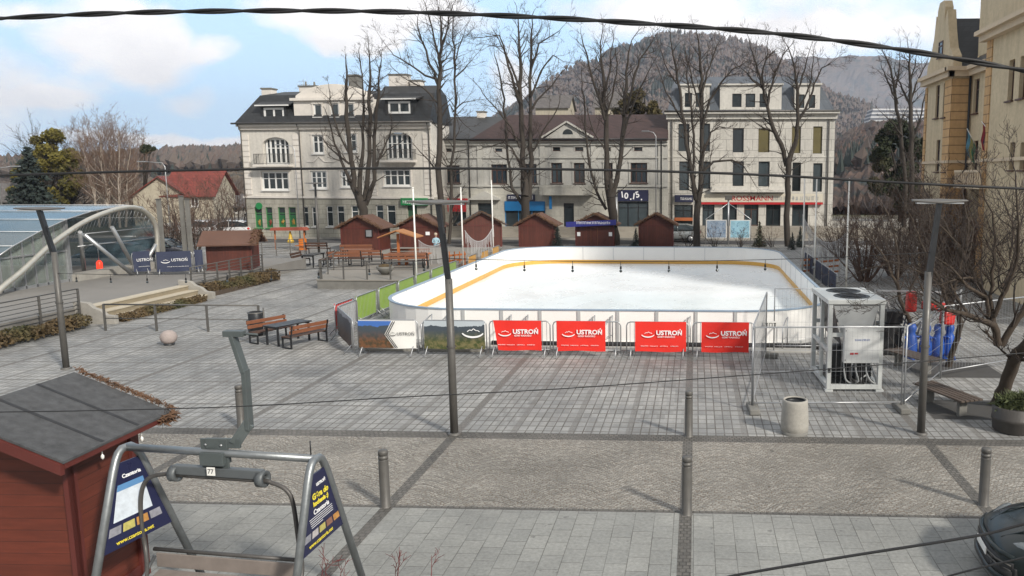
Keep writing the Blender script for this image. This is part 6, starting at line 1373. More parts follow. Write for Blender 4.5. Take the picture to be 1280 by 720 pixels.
# info board
p = G(910, 306); t = thing('map_board', 'pair of pale blue map panels on a frame with gabled steel poles', 'map board', p)
zr = VY(910, 254, p.y).z; q = MB(); Wb = (G(938, 306)-G(882, 306)).length/2
q.tube([(0, 0, 0), (0, 0, zr+.5)], .07, 8)
for s_ in (-1, 1): q.tube([(0, 0, zr), (s_*Wb, 0, zr-1.25), (s_*Wb, 0, 0)], .035, 6)
q.build('frame', M_steel, t); q = MB(); q.b2(-.28, .28, -.12, .12, zr+.25, zr+.62); q.build('camera_box', M_grey, t, .02)
M_map = mat('pale blue map', (.28, .48, .58), .35, 0, .35, 7, 0)
for s_ in (-1, 1):
    x0, x1 = (-Wb+.04, -.12) if s_ < 0 else (.12, Wb-.04); za, zb_ = zr-2.75, zr-1.3
    q = MB(); q.b2(x0, x1, -.06, .0, za, zb_); pn = q.build('panel', M_whitep, t); q = MB(); q.b2(x0+.06, x1-.06, -.07, -.061, za+.06, zb_-.06); q.build('map', M_map if s_ > 0 else mat('faded map', (.24, .30, .38), .35, 0, .6, 9, 0), pn)
    q = MB(); rnd = random.Random(s_+3)
    for k in range(26): a = Vector((rnd.uniform(x0+.15, x1-.15), -.075, rnd.uniform(za+.3, zb_-.2))); q.beam(a, a+Vector((rnd.uniform(-.2, .2), 0, rnd.uniform(-.12, .12))), .004, .03)
    q.build('map_lines', mat('blue map lines', (.03, .12, .25), .5, 0, .1, 4, 0), pn)
# ================================================================== TREES
def bare_tree(p, label, segs, group=None, twigs=1.0, seed=1, bark=None, name='bare_tree', twl=1.0, r_tw=.013, depth=3, tw_m=None, spread=.75, up=.25, dens=1.0):
    """segs: list of limbs, each a list of (x, y, z, r) relative to the foot; twigs grow from the limbs"""
    rnd = random.Random(seed); t = thing(name, label, 'tree', p, 0, group); q = MB(); c = MB()
    bark = bark or M_bark
    def grow(a, d, L, r, lv):
        n = 4; pts = [a]; cur = a; dd = d.normalized(); rs = [r]
        for k in range(n):
            dd = (dd+Vector((rnd.gauss(0, .17), rnd.gauss(0, .17), rnd.gauss(0, .12)+up*.25))).normalized(); cur = cur+dd*L/n; pts.append(cur); rs.append(max(r*(1-.75*(k+1)/n), r_tw*.45))
        (q if r > .045 else c).tube(pts, rs, 6 if r > .05 else (4 if r > .02 else 3), sm=True, cap=False)
        if lv <= 0: return
        m = max(2, int((3 if lv > 1 else 4)*dens*rnd.uniform(.7, 1.3)))
        for k in range(m):
            f = rnd.uniform(.25, 1.0)*n; i = min(n-1, int(f)); b_ = pts[i].lerp(pts[i+1], f-i); dk = (pts[i+1]-pts[i]).normalized()
            s_ = dk.orthogonal().normalized(); s_.rotate(Matrix.Rotation(rnd.uniform(0, 6.28), 3, dk)); ang = rnd.uniform(.35, .95)
            grow(b_, dk*math.cos(ang)+s_*math.sin(ang), L*rnd.uniform(.4, .68), max(rs[i]*.55, r_tw*.7), lv-1)
    for sg in segs:
        pts = [Vector(v[:3]) for v in sg]; rs = [v[3] for v in sg]
        # refine with slight wobble
        fp, fr = [pts[0]], [rs[0]]
        for i in range(len(pts)-1):
            for k in range(1, 4):
                u = k/3; w = pts[i].lerp(pts[i+1], u); L = (pts[i+1]-pts[i]).length
                if u < 1 or i < len(pts)-2: w = w+Vector((rnd.gauss(0, .025), rnd.gauss(0, .025), 0))*min(L, 2.2)
                fp.append(w); fr.append(rs[i]*(1-u)+rs[i+1]*u)
        q.tube(fp, fr, 8, cap=False)
        tot = sum((fp[i+1]-fp[i]).length for i in range(len(fp)-1)); nb = int(tot*twigs)
        for k in range(nb):
            i = rnd.randrange(len(fp)-1); u = rnd.random(); b_ = fp[i].lerp(fp[i+1], u); r0 = fr[i]
            if r0 > .22 or b_.z < 2.0*spread: continue
            dk = (fp[i+1]-fp[i]).normalized(); s_ = dk.orthogonal().normalized(); s_.rotate(Matrix.Rotation(rnd.uniform(0, 6.28), 3, dk)); ang = rnd.uniform(.5, 1.15)
            grow(b_, dk*math.cos(ang)+s_*math.sin(ang), twl*rnd.uniform(.7, 1.5), max(min(r0*.45, .05), r_tw), depth-1 if rnd.random() < .75 else depth)
        grow(fp[-1], fp[-1]-fp[-2], twl*1.2, fr[-1], depth)
    q.build('trunk', bark, t); c.build('crown', tw_m or M_twig, t); return t
# street trees: limbs traced as (px, py, radius px) at a given depth
TRK = .37
def traced(px0, py0, label, limbs, seed, twigs=2.4, twl=1.25, group='pollarded bare street trees before the houses', jit=.9, **k):
    p = G(px0, py0); d = (rotyaw(Vector((0, 1, 0)))).dot(p); rnd = random.Random(seed); out = []
    for lb in limbs:
        dy = rnd.uniform(-jit, jit); l = []
        for i, (x, y, r) in enumerate(lb):
            w = P(x, y, d)-p; w.z = max(w.z, 0) if i else w.z; off = dy*(i/max(1, len(lb)-1)); f = rotyaw(Vector((0, 1, 0))); l.append((w.x+f.x*off, w.y+f.y*off, w.z, r*d/1000*TRK))
        out.append(l)
    return bare_tree(p, label, out, group, twigs, seed, twl=twl, **k)
traced(457, 305, 'bare street tree before the town house with many upright leaders and cut tops', [
    [(457, 306, 19), (456, 268, 15), (452, 252, 16)], [(452, 256, 12), (442, 235, 10), (438, 200, 8), (434, 160, 8), (432, 115, 5), (433, 88, 3)],
    [(450, 256, 10), (449, 225, 8), (452, 180, 5), (452, 130, 4), (449, 100, 2), (446, 75, 2)], [(453, 255, 10), (460, 225, 8), (463, 180, 7), (462, 130, 6), (463, 95, 4), (462, 68, 2)],
    [(457, 256, 9), (468, 225, 7), (468, 170, 6), (474, 120, 5), (473, 100, 3), (476, 80, 2)], [(446, 245, 7), (430, 210, 5), (418, 180, 3), (410, 150, 2)], [(438, 195, 4), (425, 165, 3), (416, 125, 2)],
    [(437, 205, 4), (424, 195, 3), (410, 183, 2), (405, 176, 1.5)], [(466, 215, 4), (478, 190, 3), (488, 160, 2)], [(470, 205, 3), (482, 187, 2), (490, 182, 1.5)]], 11, 2.0, 1.0)
traced(553, 310, 'tallest bare street tree with straight twin stems between the town house and the row house', [
    [(553, 310, 14), (552, 270, 11), (549, 210, 10), (548, 150, 9), (549, 100, 7), (550, 60, 5), (552, 30, 3), (549, 14, 1.5)], [(561, 305, 6), (565, 230, 5), (567, 160, 4), (567, 100, 3.5), (566, 60, 3), (565, 30, 2)],
    [(549, 110, 5), (538, 80, 4), (528, 55, 3), (522, 38, 2)], [(549, 100, 4), (532, 95, 3), (515, 82, 2.5), (495, 70, 1.5), (489, 62, 1)], [(550, 80, 4), (545, 50, 3), (541, 25, 2)], [(550, 70, 3), (558, 45, 3), (565, 15, 1.5)],
    [(548, 130, 3), (530, 110, 2.5), (510, 100, 1.5)], [(549, 215, 4), (540, 208, 3), (528, 195, 2)], [(567, 100, 2.5), (580, 85, 2), (588, 75, 1)], [(566, 140, 2.5), (578, 128, 2), (588, 126, 1)], [(549, 150, 3), (562, 130, 2), (575, 150, 1.5)], [(567, 80, 2), (573, 60, 2), (580, 38, 1)]], 12, 2.6, 1.35)
traced(657, 306, 'bare street tree with several long forks before the blue shopfront', [
    [(657, 308, 17), (657, 270, 14), (658, 245, 14)], [(656, 250, 10), (653, 200, 9), (651, 140, 8), (650, 90, 6), (649, 55, 4), (647, 28, 2)], [(661, 250, 9), (664, 200, 8), (662, 150, 6), (663, 100, 5), (663, 60, 4), (665, 30, 2)],
    [(655, 258, 6), (640, 235, 5), (634, 200, 4), (630, 150, 4), (626, 110, 3), (620, 80, 2)], [(651, 130, 5), (640, 95, 4), (632, 65, 3), (625, 45, 2), (606, 48, 1)], [(650, 115, 4), (636, 70, 3), (628, 58, 2)],
    [(664, 120, 4), (676, 90, 3), (692, 70, 2), (700, 75, 1)], [(663, 90, 3), (675, 55, 2.5), (700, 40, 1)], [(663, 140, 4), (672, 125, 3), (690, 105, 2), (703, 88, 1)], [(650, 185, 4), (640, 160, 3), (625, 140, 2), (606, 118, 1.5)], [(651, 210, 4), (640, 185, 3), (630, 178, 2), (604, 185, 1)], [(664, 190, 3), (680, 165, 2.5), (696, 140, 2)]], 13, 2.3, 1.3)
traced(768, 306, 'bare street tree forking low before the dark shopfront with white numerals', [
    [(768, 308, 18), (767, 270, 15), (764, 245, 15)], [(762, 250, 10), (758, 215, 9), (757, 160, 8), (755, 110, 6), (752, 80, 4), (750, 52, 2)], [(767, 248, 9), (773, 215, 8), (779, 170, 7), (782, 120, 6), (783, 90, 4), (788, 55, 2)],
    [(758, 262, 5), (745, 240, 4.5), (737, 205, 4), (731, 160, 3), (729, 120, 2.5), (726, 94, 1.5)], [(756, 150, 5), (744, 110, 4), (737, 80, 3), (730, 58, 2)], [(783, 140, 4), (792, 100, 4), (800, 75, 3), (814, 55, 1.5)], [(779, 170, 4), (788, 140, 3), (800, 110, 2.5), (818, 75, 1)],
    [(755, 120, 3), (762, 90, 3), (764, 60, 2)], [(756, 150, 3), (766, 120, 3), (772, 80, 2)], [(757, 190, 3), (742, 165, 2.5), (735, 142, 1.5)]], 14, 2.3, 1.2)
traced(872, 310, 'bare street tree before the left part of the corner house', [
    [(871, 310, 12), (871, 270, 11), (872, 245, 11)], [(870, 250, 8), (864, 215, 7), (858, 180, 6), (852, 140, 5), (846, 100, 4), (841, 70, 2.5), (838, 52, 1.5)], [(873, 250, 9), (877, 210, 8), (878, 160, 7), (877, 110, 6), (876, 75, 4), (873, 48, 2)],
    [(878, 160, 5), (888, 125, 4), (900, 105, 3), (915, 88, 2), (930, 80, 1)], [(877, 120, 4), (884, 90, 3), (893, 65, 2), (900, 50, 1)], [(852, 150, 3), (840, 130, 3), (830, 110, 2), (822, 85, 1)], [(879, 215, 4), (892, 202, 4), (915, 200, 3), (930, 206, 2), (940, 222, 1)],
    [(866, 215, 4), (868, 170, 4), (862, 120, 3), (860, 85, 2), (862, 65, 1)], [(879, 190, 4), (890, 165, 3), (900, 158, 2), (914, 160, 1)], [(878, 150, 3), (868, 110, 3), (862, 80, 2)], [(846, 105, 2), (836, 90, 2), (825, 60, 1)]], 15, 2.6, 1.2)
traced(985, 308, 'bare street tree with a Y shaped trunk before the right part of the corner house', [
    [(985, 310, 11), (984, 270, 10), (984, 230, 9), (985, 205, 10)], [(983, 208, 7), (976, 180, 8), (967, 160, 7), (958, 130, 5), (952, 105, 4), (945, 80, 3), (938, 60, 1.5)], [(986, 206, 8), (993, 180, 7), (998, 150, 6), (996, 110, 5), (992, 80, 3), (985, 60, 1.5)],
    [(998, 150, 5), (1010, 130, 4), (1018, 105, 3), (1028, 85, 2), (1040, 78, 1)], [(960, 140, 4), (962, 115, 4), (970, 90, 3), (978, 70, 2)], [(997, 120, 3), (1004, 95, 3), (1010, 72, 1.5)], [(952, 110, 3), (940, 100, 2.5), (928, 88, 1.5)], [(968, 165, 4), (955, 160, 3), (948, 155, 1.5)], [(958, 125, 3), (952, 95, 3), (958, 68, 1.5)], [(996, 140, 3), (1010, 115, 2.5), (1015, 80, 1.5)]], 16, 2.7, 1.2)
for (px, py, lab, lb, sd) in ((1139, 300, 'tall bare tree behind the town hall with a straight dark stem', [[(1139, 300, 10), (1139, 230, 9), (1138, 170, 8), (1136, 120, 6), (1134, 90, 4), (1134, 68, 2)], [(1138, 130, 4), (1146, 105, 3), (1156, 85, 2)], [(1137, 130, 4), (1128, 110, 3), (1122, 95, 2)], [(1138, 180, 4), (1150, 150, 3), (1156, 120, 2)], [(1136, 110, 3), (1142, 85, 2), (1143, 70, 1)]], 21),
        (1128, 298, 'leaning bare tree behind the town hall, left of the straight one', [[(1130, 298, 8), (1130, 200, 7), (1125, 150, 6), (1120, 110, 5), (1116, 85, 3), (1110, 68, 2)], [(1122, 130, 4), (1112, 110, 3), (1104, 95, 2)], [(1120, 110, 3), (1122, 88, 2), (1121, 70, 1)], [(1128, 170, 3), (1114, 150, 2), (1106, 140, 1)]], 22)):
    traced(px, py, lab, lb, sd, 2.2, 1.1, 'bare trees behind the town hall')
# pruned trees at the right (near)
FWD = rotyaw(Vector((0, 1, 0)))
traced(1250, 506, 'large pruned bare tree with spreading low limbs at the right edge beside the planter', [
    [(1246, 508, 26), (1247, 480, 22), (1250, 440, 22), (1250, 425, 21)], [(1247, 430, 15), (1240, 405, 13), (1222, 398, 10), (1195, 388, 9), (1170, 382, 6), (1150, 370, 4), (1135, 350, 3)], [(1252, 432, 13), (1262, 410, 12), (1274, 390, 11), (1285, 360, 8), (1290, 330, 5)],
    [(1246, 420, 12), (1240, 385, 10), (1225, 350, 8), (1205, 315, 6), (1188, 280, 4), (1170, 250, 3)], [(1243, 395, 9), (1252, 360, 8), (1262, 320, 6), (1258, 280, 4), (1250, 240, 3)], [(1235, 395, 8), (1228, 370, 6), (1200, 355, 5), (1175, 330, 4), (1150, 315, 2)],
    [(1240, 385, 7), (1235, 340, 6), (1238, 300, 4), (1228, 265, 3), (1215, 240, 2)], [(1252, 360, 6), (1270, 340, 5), (1285, 300, 4)], [(1225, 350, 5), (1205, 345, 4), (1185, 345, 3), (1160, 350, 2)], [(1210, 392, 5), (1195, 370, 4), (1170, 350, 3), (1150, 335, 2)], [(1262, 320, 4), (1272, 280, 3), (1262, 250, 2)],
    [(1205, 315, 4), (1185, 300, 3), (1160, 280, 2)], [(1180, 384, 4), (1165, 372, 3), (1140, 365, 2), (1120, 372, 1.5)]], 31, 4.2, .8, 'pruned bare trees at the right of the square', jit=1.2, r_tw=.008, bark=M_bark2, up=.45, dens=1.25, spread=.6)
traced(1190, 458, 'thin bare tree rising behind the blue skating aids', [
    [(1184, 460, 12), (1190, 430, 10), (1190, 400, 10), (1186, 380, 9)], [(1186, 385, 7), (1172, 350, 6), (1155, 320, 4), (1140, 290, 3), (1128, 265, 2)], [(1188, 382, 7), (1195, 345, 6), (1205, 310, 4), (1205, 275, 3), (1198, 250, 2)], [(1187, 375, 6), (1182, 335, 5), (1176, 295, 3), (1172, 265, 2)],
    [(1172, 350, 4), (1150, 340, 3), (1125, 330, 2), (1105, 325, 1.5)], [(1195, 350, 4), (1215, 320, 3), (1225, 285, 2)], [(1160, 330, 3), (1160, 300, 2.5), (1150, 270, 1.5)]], 32, 4.5, .8, 'pruned bare trees at the right of the square', jit=1.0, r_tw=.009, bark=M_bark2, up=.4, spread=.5)
traced(1150, 440, 'thin bare tree leaning over the chiller behind the red boxes', [
    [(1146, 442, 9), (1140, 410, 8), (1128, 375, 7), (1120, 350, 6)], [(1120, 352, 5), (1105, 320, 4), (1090, 300, 3), (1078, 285, 2)], [(1122, 350, 5), (1125, 315, 4), (1118, 280, 3), (1112, 262, 2)], [(1130, 375, 4), (1145, 345, 3), (1150, 310, 2)], [(1110, 330, 3), (1092, 335, 2), (1078, 340, 1.5)]], 33, 4.5, .8, 'pruned bare trees at the right of the square', jit=.8, r_tw=.009, bark=M_bark2, up=.4, spread=.5)
def shrub(p, label, h, w, seed, group, n=26, m=None, name='bare_shrub', bark=None, r_tw=.012, tw=2.2, depth=2):
    rnd = random.Random(seed); segs = []
    for k in range(n):
        a = rnd.uniform(0, 6.28); r = w*rnd.uniform(.2, 1)**.7; hh = h*rnd.uniform(.6, 1.05)*(1-.3*(r/w)**2); b0 = .25*w
        segs.append([(b0*math.cos(a)*.5, b0*math.sin(a)*.5, 0, h*.009+.008), (r*.5*math.cos(a), r*.5*math.sin(a), hh*.45, h*.006+.006), (r*math.cos(a), r*math.sin(a), hh, .008)])
    return bare_tree(p, label, segs, group, tw, seed, bark, name, h*.22, r_tw, depth, m, spread=.15)
MSH = mat('reddish twigs', (.105, .062, .045), .9, 0, .3, 3, 0)
for k, (px, py, h, w, lab) in enumerate(((1080, 352, 3.4, 1.9, 'bare shrub just right of the rightmost white pole'), (1118, 345, 4.2, 2.4, 'large bare shrub between the white poles and the town hall'), (1160, 350, 4.6, 2.2, 'tall bare shrub in front of the town hall corner'), (1205, 352, 4.4, 2.4, 'wide bare shrub below the town hall flags'), (1250, 362, 4.0, 2.2, 'bare shrub under the town hall balcony'), (1285, 372, 4.0, 2.2, 'bare shrub at the right edge before the town hall'), (1050, 322, 3.0, 2.2, 'bare shrub behind the fringe of lights right of the rink'))):
    shrub(G(px, py), lab, h, w, 40+k, 'bare shrubs before the town hall', 30, MSH, bark=MSH, r_tw=.011, tw=3.0)
for k, (px, py, h, w, lab) in enumerate(((212, 322, 4.2, 2.2, 'bare shrub with orange remains of leaves behind the arch'), (243, 318, 4.0, 2.0, 'bare shrub left of the hut roof on the terrace'), (270, 305, 4.4, 2.6, 'bare spreading shrub before the white vehicles'), (228, 300, 4.6, 2.4, 'bare shrub before the red roofed house'), (296, 296, 4.8, 2.8, 'bare shrub beside the town house corner'))):
    shrub(G(px, py), lab, h, w, 60+k, 'bare shrubs between the arch and the town house', 16, MSH, bark=M_bark, r_tw=.016, tw=2.0)
for k, (px, ty, lab) in enumerate(((205, 250, 'left grey timber post among the shrubs by the arch'), (233, 246, 'tall grey timber post among the shrubs'), (240, 250, 'right grey timber post among the shrubs beside the hut'))):
    p = G(px, 330); z = VY(px, ty, p.y).z; t = thing('timber_post', lab, 'post', p, 0, 'grey posts by the terrace hut'); q = MB(); q.b2(-.1, .1, -.1, .1, 0, z); q.build('post', M_concd, t); q = MB(); q.b2(-.12, .12, -.12, .12, z, z+.08); q.build('cap', M_grey, t)
# leafy crowns
def cloud(q, c, r, n, s_, rnd, flat=1.):
    for k in range(n):
        d = Vector((rnd.gauss(0, 1), rnd.gauss(0, 1), rnd.gauss(0, 1))).normalized()*(rnd.random()**.45)
        p = Vector(c)+Vector((d.x*r[0], d.y*r[1], d.z*r[2])); a = Vector((rnd.gauss(0, 1), rnd.gauss(0, 1), rnd.gauss(0, 1)*flat)).normalized(); b_ = a.orthogonal().normalized(); b_.rotate(Matrix.Rotation(rnd.uniform(0, 6), 3, a)); e = s_*rnd.uniform(.6, 1.3)
        q.add([p-a*e, p-b_*e*.6, p+a*e, p+b_*e*.6], [(0, 1, 2, 3)])
def leafy(p, label, blobs, m, n, s_, seed, group, h, name='leafy_tree', trunk=True):
    rnd = random.Random(seed); t = thing(name, label, 'tree', p, 0, group); q = MB()
    for (x, y, z, r, rz) in blobs:
        for k in range(7):
            d = Vector((rnd.gauss(0, 1), rnd.gauss(0, 1), rnd.gauss(0, 1))).normalized()*.75; cloud(q, (x+d.x*r, y+d.y*r, z+d.z*rz), (r*.45, r*.45, rz*.42), n//7, s_, rnd)
    q.build('crown', m, t); q = MB(); q.tube([(0, 0, 0), (.1, 0, h*.4), (0, .1, h*.85)], [h*.025, h*.018, .04], 8)
    for (x, y, z, r, rz) in blobs: q.tube([(0, 0, z*.45), (x*.6, y*.6, z*.8), (x, y, z)], [.14, .09, .04], 6)
    q.build('trunk', M_bark, t); return t
M_olv = mat('olive green leaves', (.16, .135, .02), .85, 0, .5, 1.2, 0, tint=(.07, .07, .018, 1)); M_drk = mat('dark evergreen leaves', (.035, .045, .02), .9, 0, .5, .8, 0, tint=(.065, .05, .025, 1)); M_spr = mat('blue green spruce needles', (.028, .042, .036), .9, 0, .5, 1.5, 0)
def BL(px, py, d): return P(px, py, d)
p = P(62, 262, 92); p.z = 0
def rel(px, py, rp, d, p_, rz=None): w = P(px, py, d)-p_; return (w.x, w.y, w.z, rp*d/1000, (rz or rp)*d/1000)
leafy(p, 'rounded olive green tree with mistletoe behind the spruce', [rel(x, y, r, 92, p) for x, y, r in ((35, 212, 17), (50, 188, 16), (65, 180, 17), (80, 195, 17), (88, 222, 16), (62, 215, 20), (75, 240, 16), (25, 232, 14), (22, 250, 12))], M_olv, 2600, .17, 71, 'trees behind the glass vault', 8)
shrub(p+Vector((0, 1.5, 0)), 'thin bare crown rising above the olive green tree', 9.5, 4.2, 72, 'trees behind the glass vault', 26, M_twig, 'bare_tree', r_tw=.02)
p = P(42, 262, 84); p.z = 0
def spruce(p, label, h, w, seed, m, group=None, n=26):
    rnd = random.Random(seed); t = thing('spruce', label, 'tree', p, 0, group); q = MB(); b_ = MB(); b_.tube([(0, 0, 0), (0, 0, h)], [h*.02, .02], 6)
    for k in range(n):
        u = k/n; z = h*(.06+.92*u); r = w*(1-u)**.85*rnd.uniform(.85, 1.1)
        m_ = max(5, int(12*(1-u)+4))
        for j in range(m_):
            a = rnd.uniform(0, 6.28); rr = r*rnd.uniform(.75, 1.12); e = Vector((rr*math.cos(a), rr*math.sin(a), z-rr*.28)); s0 = Vector((0, 0, z))
            if rr > .5: b_.tube([s0, e], [.03, .01], 3, cap=False)
            for i in range(int(12+14*(1-u))): f = rnd.uniform(.15, 1.02); c = s0.lerp(e, f); cloud(q, c, (.12*w*.5, .12*w*.5, .12), 1, .16*w/2.6, rnd, .5)
    q.build('crown', m, t); b_.build('trunk', M_bark, t); return t
spruce(p, 'dark blue green spruce behind the glass vault at the left', 8.6, 3.4, 73, M_spr, None, 34)
rnd = random.Random(8)
bp = P(140, 265, 86); bp.z = 0
for k, (dx, top, lab) in enumerate(((-22, 152, 'leftmost birch of the pale clump'), (-14, 143, 'birch second from the left in the pale clump'), (-6, 140, 'tall birch left of the middle of the clump'), (2, 138, 'middle birch of the clump with the highest crown'), (10, 142, 'birch right of the middle of the clump'), (19, 150, 'birch second from the right in the pale clump'), (28, 160, 'short birch with an ivy ball at the right of the clump'))):
    p = P(140+dx*.8, 262, 86+rnd.uniform(-3, 3)); p.z = 0; d = p.dot(FWD); hz = P(140+dx, top+22, d).z; lx = dx*.055
    segs = [[(0, 0, 0, .13), (lx*.25, .2, hz*.4, .1), (lx*.8, .3, hz*.75, .055), (lx*1.2, .2, hz, .02)], [(lx*.15, .1, hz*.25, .07), (lx*.6+.4, -.5, hz*.6, .045), (lx+.9, -.8, hz*.9, .02)], [(lx*.1, .1, hz*.2, .07), (lx*.4-.5, .5, hz*.6, .045), (lx-.8, .6, hz*.88, .02)]]
    bare_tree(p, lab+' behind the vault', segs, 'pale birches behind the glass vault', 4.6, 80+k, M_birch, 'birch', 1.5, .014, 3, mat('pinkish brown birch twigs', (.19, .125, .09), .9, 0, .3, 3, 0), spread=.8, up=.5)
p = P(183, 262, 88); p.z = 0; leafy(p, 'dark ivy ball on a thin tree right of the birch clump', [rel(181, 184, 7, 88, p), rel(188, 187, 5, 88, p)], M_drk, 900, .15, 90, 'trees behind the glass vault', 8.5)
# evergreen mass behind the right trees
p = P(1125, 262, 78); p.z = 0
leafy(p, 'dark ivy covered evergreen tree left of the town hall', [rel(x, y, r, 78, p) for x, y, r in ((1108, 168, 15), (1125, 165, 16), (1112, 190, 18), (1135, 190, 18), (1120, 215, 20), (1140, 222, 20), (1105, 225, 18), (1150, 185, 12), (1128, 240, 22), (1100, 202, 12))], M_drk, 2600, .17, 91, 'dark evergreens by the town hall', 9)
p = P(790, 262, 95); p.z = 0
leafy(p, 'brown green tree showing above the brown tiled roof', [rel(x, y, r, 95, p) for x, y, r in ((785, 135, 15), (800, 125, 15), (812, 138, 14), (795, 145, 14), (775, 145, 10))], mat('brown green leaves', (.075, .06, .022), .9, 0, .5, 1, 0), 1500, .2, 92, 'trees above the roofs', 12)
# small conifers near the huts
for k, (px, py, h, lab) in enumerate(((697, 309, 1.75, 'small spruce right of the market hut before the pediment house'), (795, 309, 1.5, 'small spruce left of the rightmost market hut'), (1000, 309, 1.6, 'small dark conifer right of the Y shaped tree'), (949, 308, 2.0, 'small clipped conifer in a pale pot beside the map board'), (990, 312, 1.3, 'small low conifer at the foot of the Y shaped tree'))):
    spruce(G(px, py), lab, h, h*.32, 100+k, M_spr if k != 3 else M_drk, 'small conifers before the houses', 14)
for k, (px, lab) in enumerate(((893, 'bare low bush under the left map panel'), (925, 'bare low bush under the right map panel'), (965, 'bare low bush before the steps right of the map board'), (860, 'bare low bush by the silver hatchback'))):
    shrub(G(px, 309), lab, 1.3, .9, 110+k, 'low bushes before the corner house', 12, MSH, bark=M_bark, r_tw=.012)
for k, (px, py, w_, d_) in enumerate(((1215, 512, 2.2, 1.6), (1190, 462, 2.4, 1.8))):
    c = G(px, py); q = MB(); q.add([(c.x-w_/2, c.y-d_/2, .004), (c.x+w_/2, c.y-d_/2, .004), (c.x+w_/2, c.y+d_/2, .004), (c.x-w_/2, c.y+d_/2, .004)], [(0, 1, 2, 3)]); struct(q.build('tree_pit', mat('dark grit', (.06, .058, .055), .95, 0, .35, 6, .5, 60)))
# red twigged plant at the bottom
p = C(-2.85, 7.6, 0); shrub(p, 'dark red thin plant at the bottom edge beside the chairlift display', 1.33, .95, 120, None, 11, mat('dark red leaves', (.12, .02, .018), .7, 0, .3, 9, 0), 'red_shrub', M_bark2, .006, 3.0)
# ================================================================== RED ROOFED HOUSE AND OTHERS
def simple_house(p, rz, lab, w, d, h, rh, wm, rm, grp='houses behind the square', wins=()):
    t = thing('house', lab, 'building', p, rz, grp); q = MB(); wall(q, 0, w, 0, h, wins, 0, .15); q.add([(0, 0, 0), (0, 0, h), (0, d, h), (0, d, 0), (w, 0, 0), (w, 0, h), (w, d, h), (w, d, 0)], [(0, 1, 2, 3), (4, 7, 6, 5), (2, 6, 7, 3)])
    q.add([(0, 0, h), (0, d, h), (0, d/2, h+rh)], [(0, 1, 2)]); q.add([(w, 0, h), (w, d, h), (w, d/2, h+rh)], [(0, 2, 1)]); q.build('wall', wm, t)
    q = MB(); s_ = .4; hz = h-rh/d*2*s_
    for (a, b_) in (((-.4, -s_, hz), (-.4, d/2, h+rh)), ((-.4, d+s_, hz), (-.4, d/2, h+rh))):
        q.add([a, (w+.4, a[1], a[2]), (w+.4, b_[1], b_[2]), b_, (a[0], a[1], a[2]+.12), (w+.4, a[1], a[2]+.12), (w+.4, b_[1], b_[2]+.12), (b_[0], b_[1], b_[2]+.12)], [(0, 1, 2, 3), (7, 6, 5, 4), (0, 4, 5, 1), (1, 5, 6, 2), (2, 6, 7, 3), (3, 7, 4, 0)])
    q.build('roof', rm, t)
    for r in wins: window(t, r, 0, .12, M_wf, 2, 0, fw=.08)
    return t
M_redroof = roofmat('red tiled roof', (.19, .038, .027), .7); MW = plaster('pale house wall', (.40, .36, .28)); MW2 = plaster('grey house wall', (.33, .32, .30)); MRoofg = roofmat('grey roof', (.12, .11, .105), .8)
dR = 88
p0 = P(207, 262, dR); p0.z = 0; t = simple_house(p0, R(12), 'house with bright red tiled roof behind the bare shrubs', 4.9, 7, P(230, 243, dR).z, 2.5, MW, M_redroof, wins=[(.8, 1.6, 2.0, 3.0), (2.6, 3.4, 2.0, 3.0)])
p0 = P(190, 262, dR+5); p0.z = 0; simple_house(p0, R(-70), 'cream gabled wing left of the red roof', 6.5, 5.2, P(200, 240, dR).z-.4, 2.0, MW, M_redroof)
p0 = P(235, 262, 95); p0.z = 0; simple_house(p0, R(0), 'low pale building behind the white van and shrubs', 9, 8, P(270, 258, 95).z, 1.2, MW2, MRoofg, wins=[(1, 2, 1, 2), (3, 4, 1, 2), (5, 6, 1, 2), (7, 8, 1, 2)])
p0 = P(-30, 262, 90); p0.z = 0; simple_house(p0, R(0), 'low grey building with brown roof at the far left edge', 5.5, 7, 2.6, 1.8, MW2, MRoofg)
# gap building right of corner house: brown slope etc. comes from terrain. Hotel on the hill
dH = 600; hp2 = P(1083, 163, dH)
th2 = thing('hillside_hotel', 'long white terraced hotel on the wooded slope left of the town hall', 'building', (hp2.x, hp2.y, hp2.z-2), 0)
wl = (P(1160, 160, dH)-hp2).length
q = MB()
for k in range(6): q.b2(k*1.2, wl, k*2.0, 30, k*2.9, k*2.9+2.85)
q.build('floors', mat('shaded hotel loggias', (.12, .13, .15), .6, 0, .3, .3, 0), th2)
q = MB()
for k in range(7): q.b2(k*1.2-.8, wl+.5, k*2.0-1.8, 30, k*2.9+5.0-5.0-.1, k*2.9+1.0)
q.build('white_parapet', mat('hotel white', (.62, .62, .62), .7, 0, .1, .3, 0), th2)
# building above the brown roof (far chimneys/church block)
p0 = P(745, 262, 150); p0.z = 0; simple_house(p0, 0, 'tall pale block far behind the brown tiled roof', 8.5, 8, P(755, 133, 150).z, 3.0, MW, MRoofg)
p0 = P(672, 262, 150); p0.z = 0; simple_house(p0, 0, 'pale block with dark roof far behind the left end of the brown roof', 6.0, 8, P(690, 134, 150).z, 2.4, MW, MRoofg)
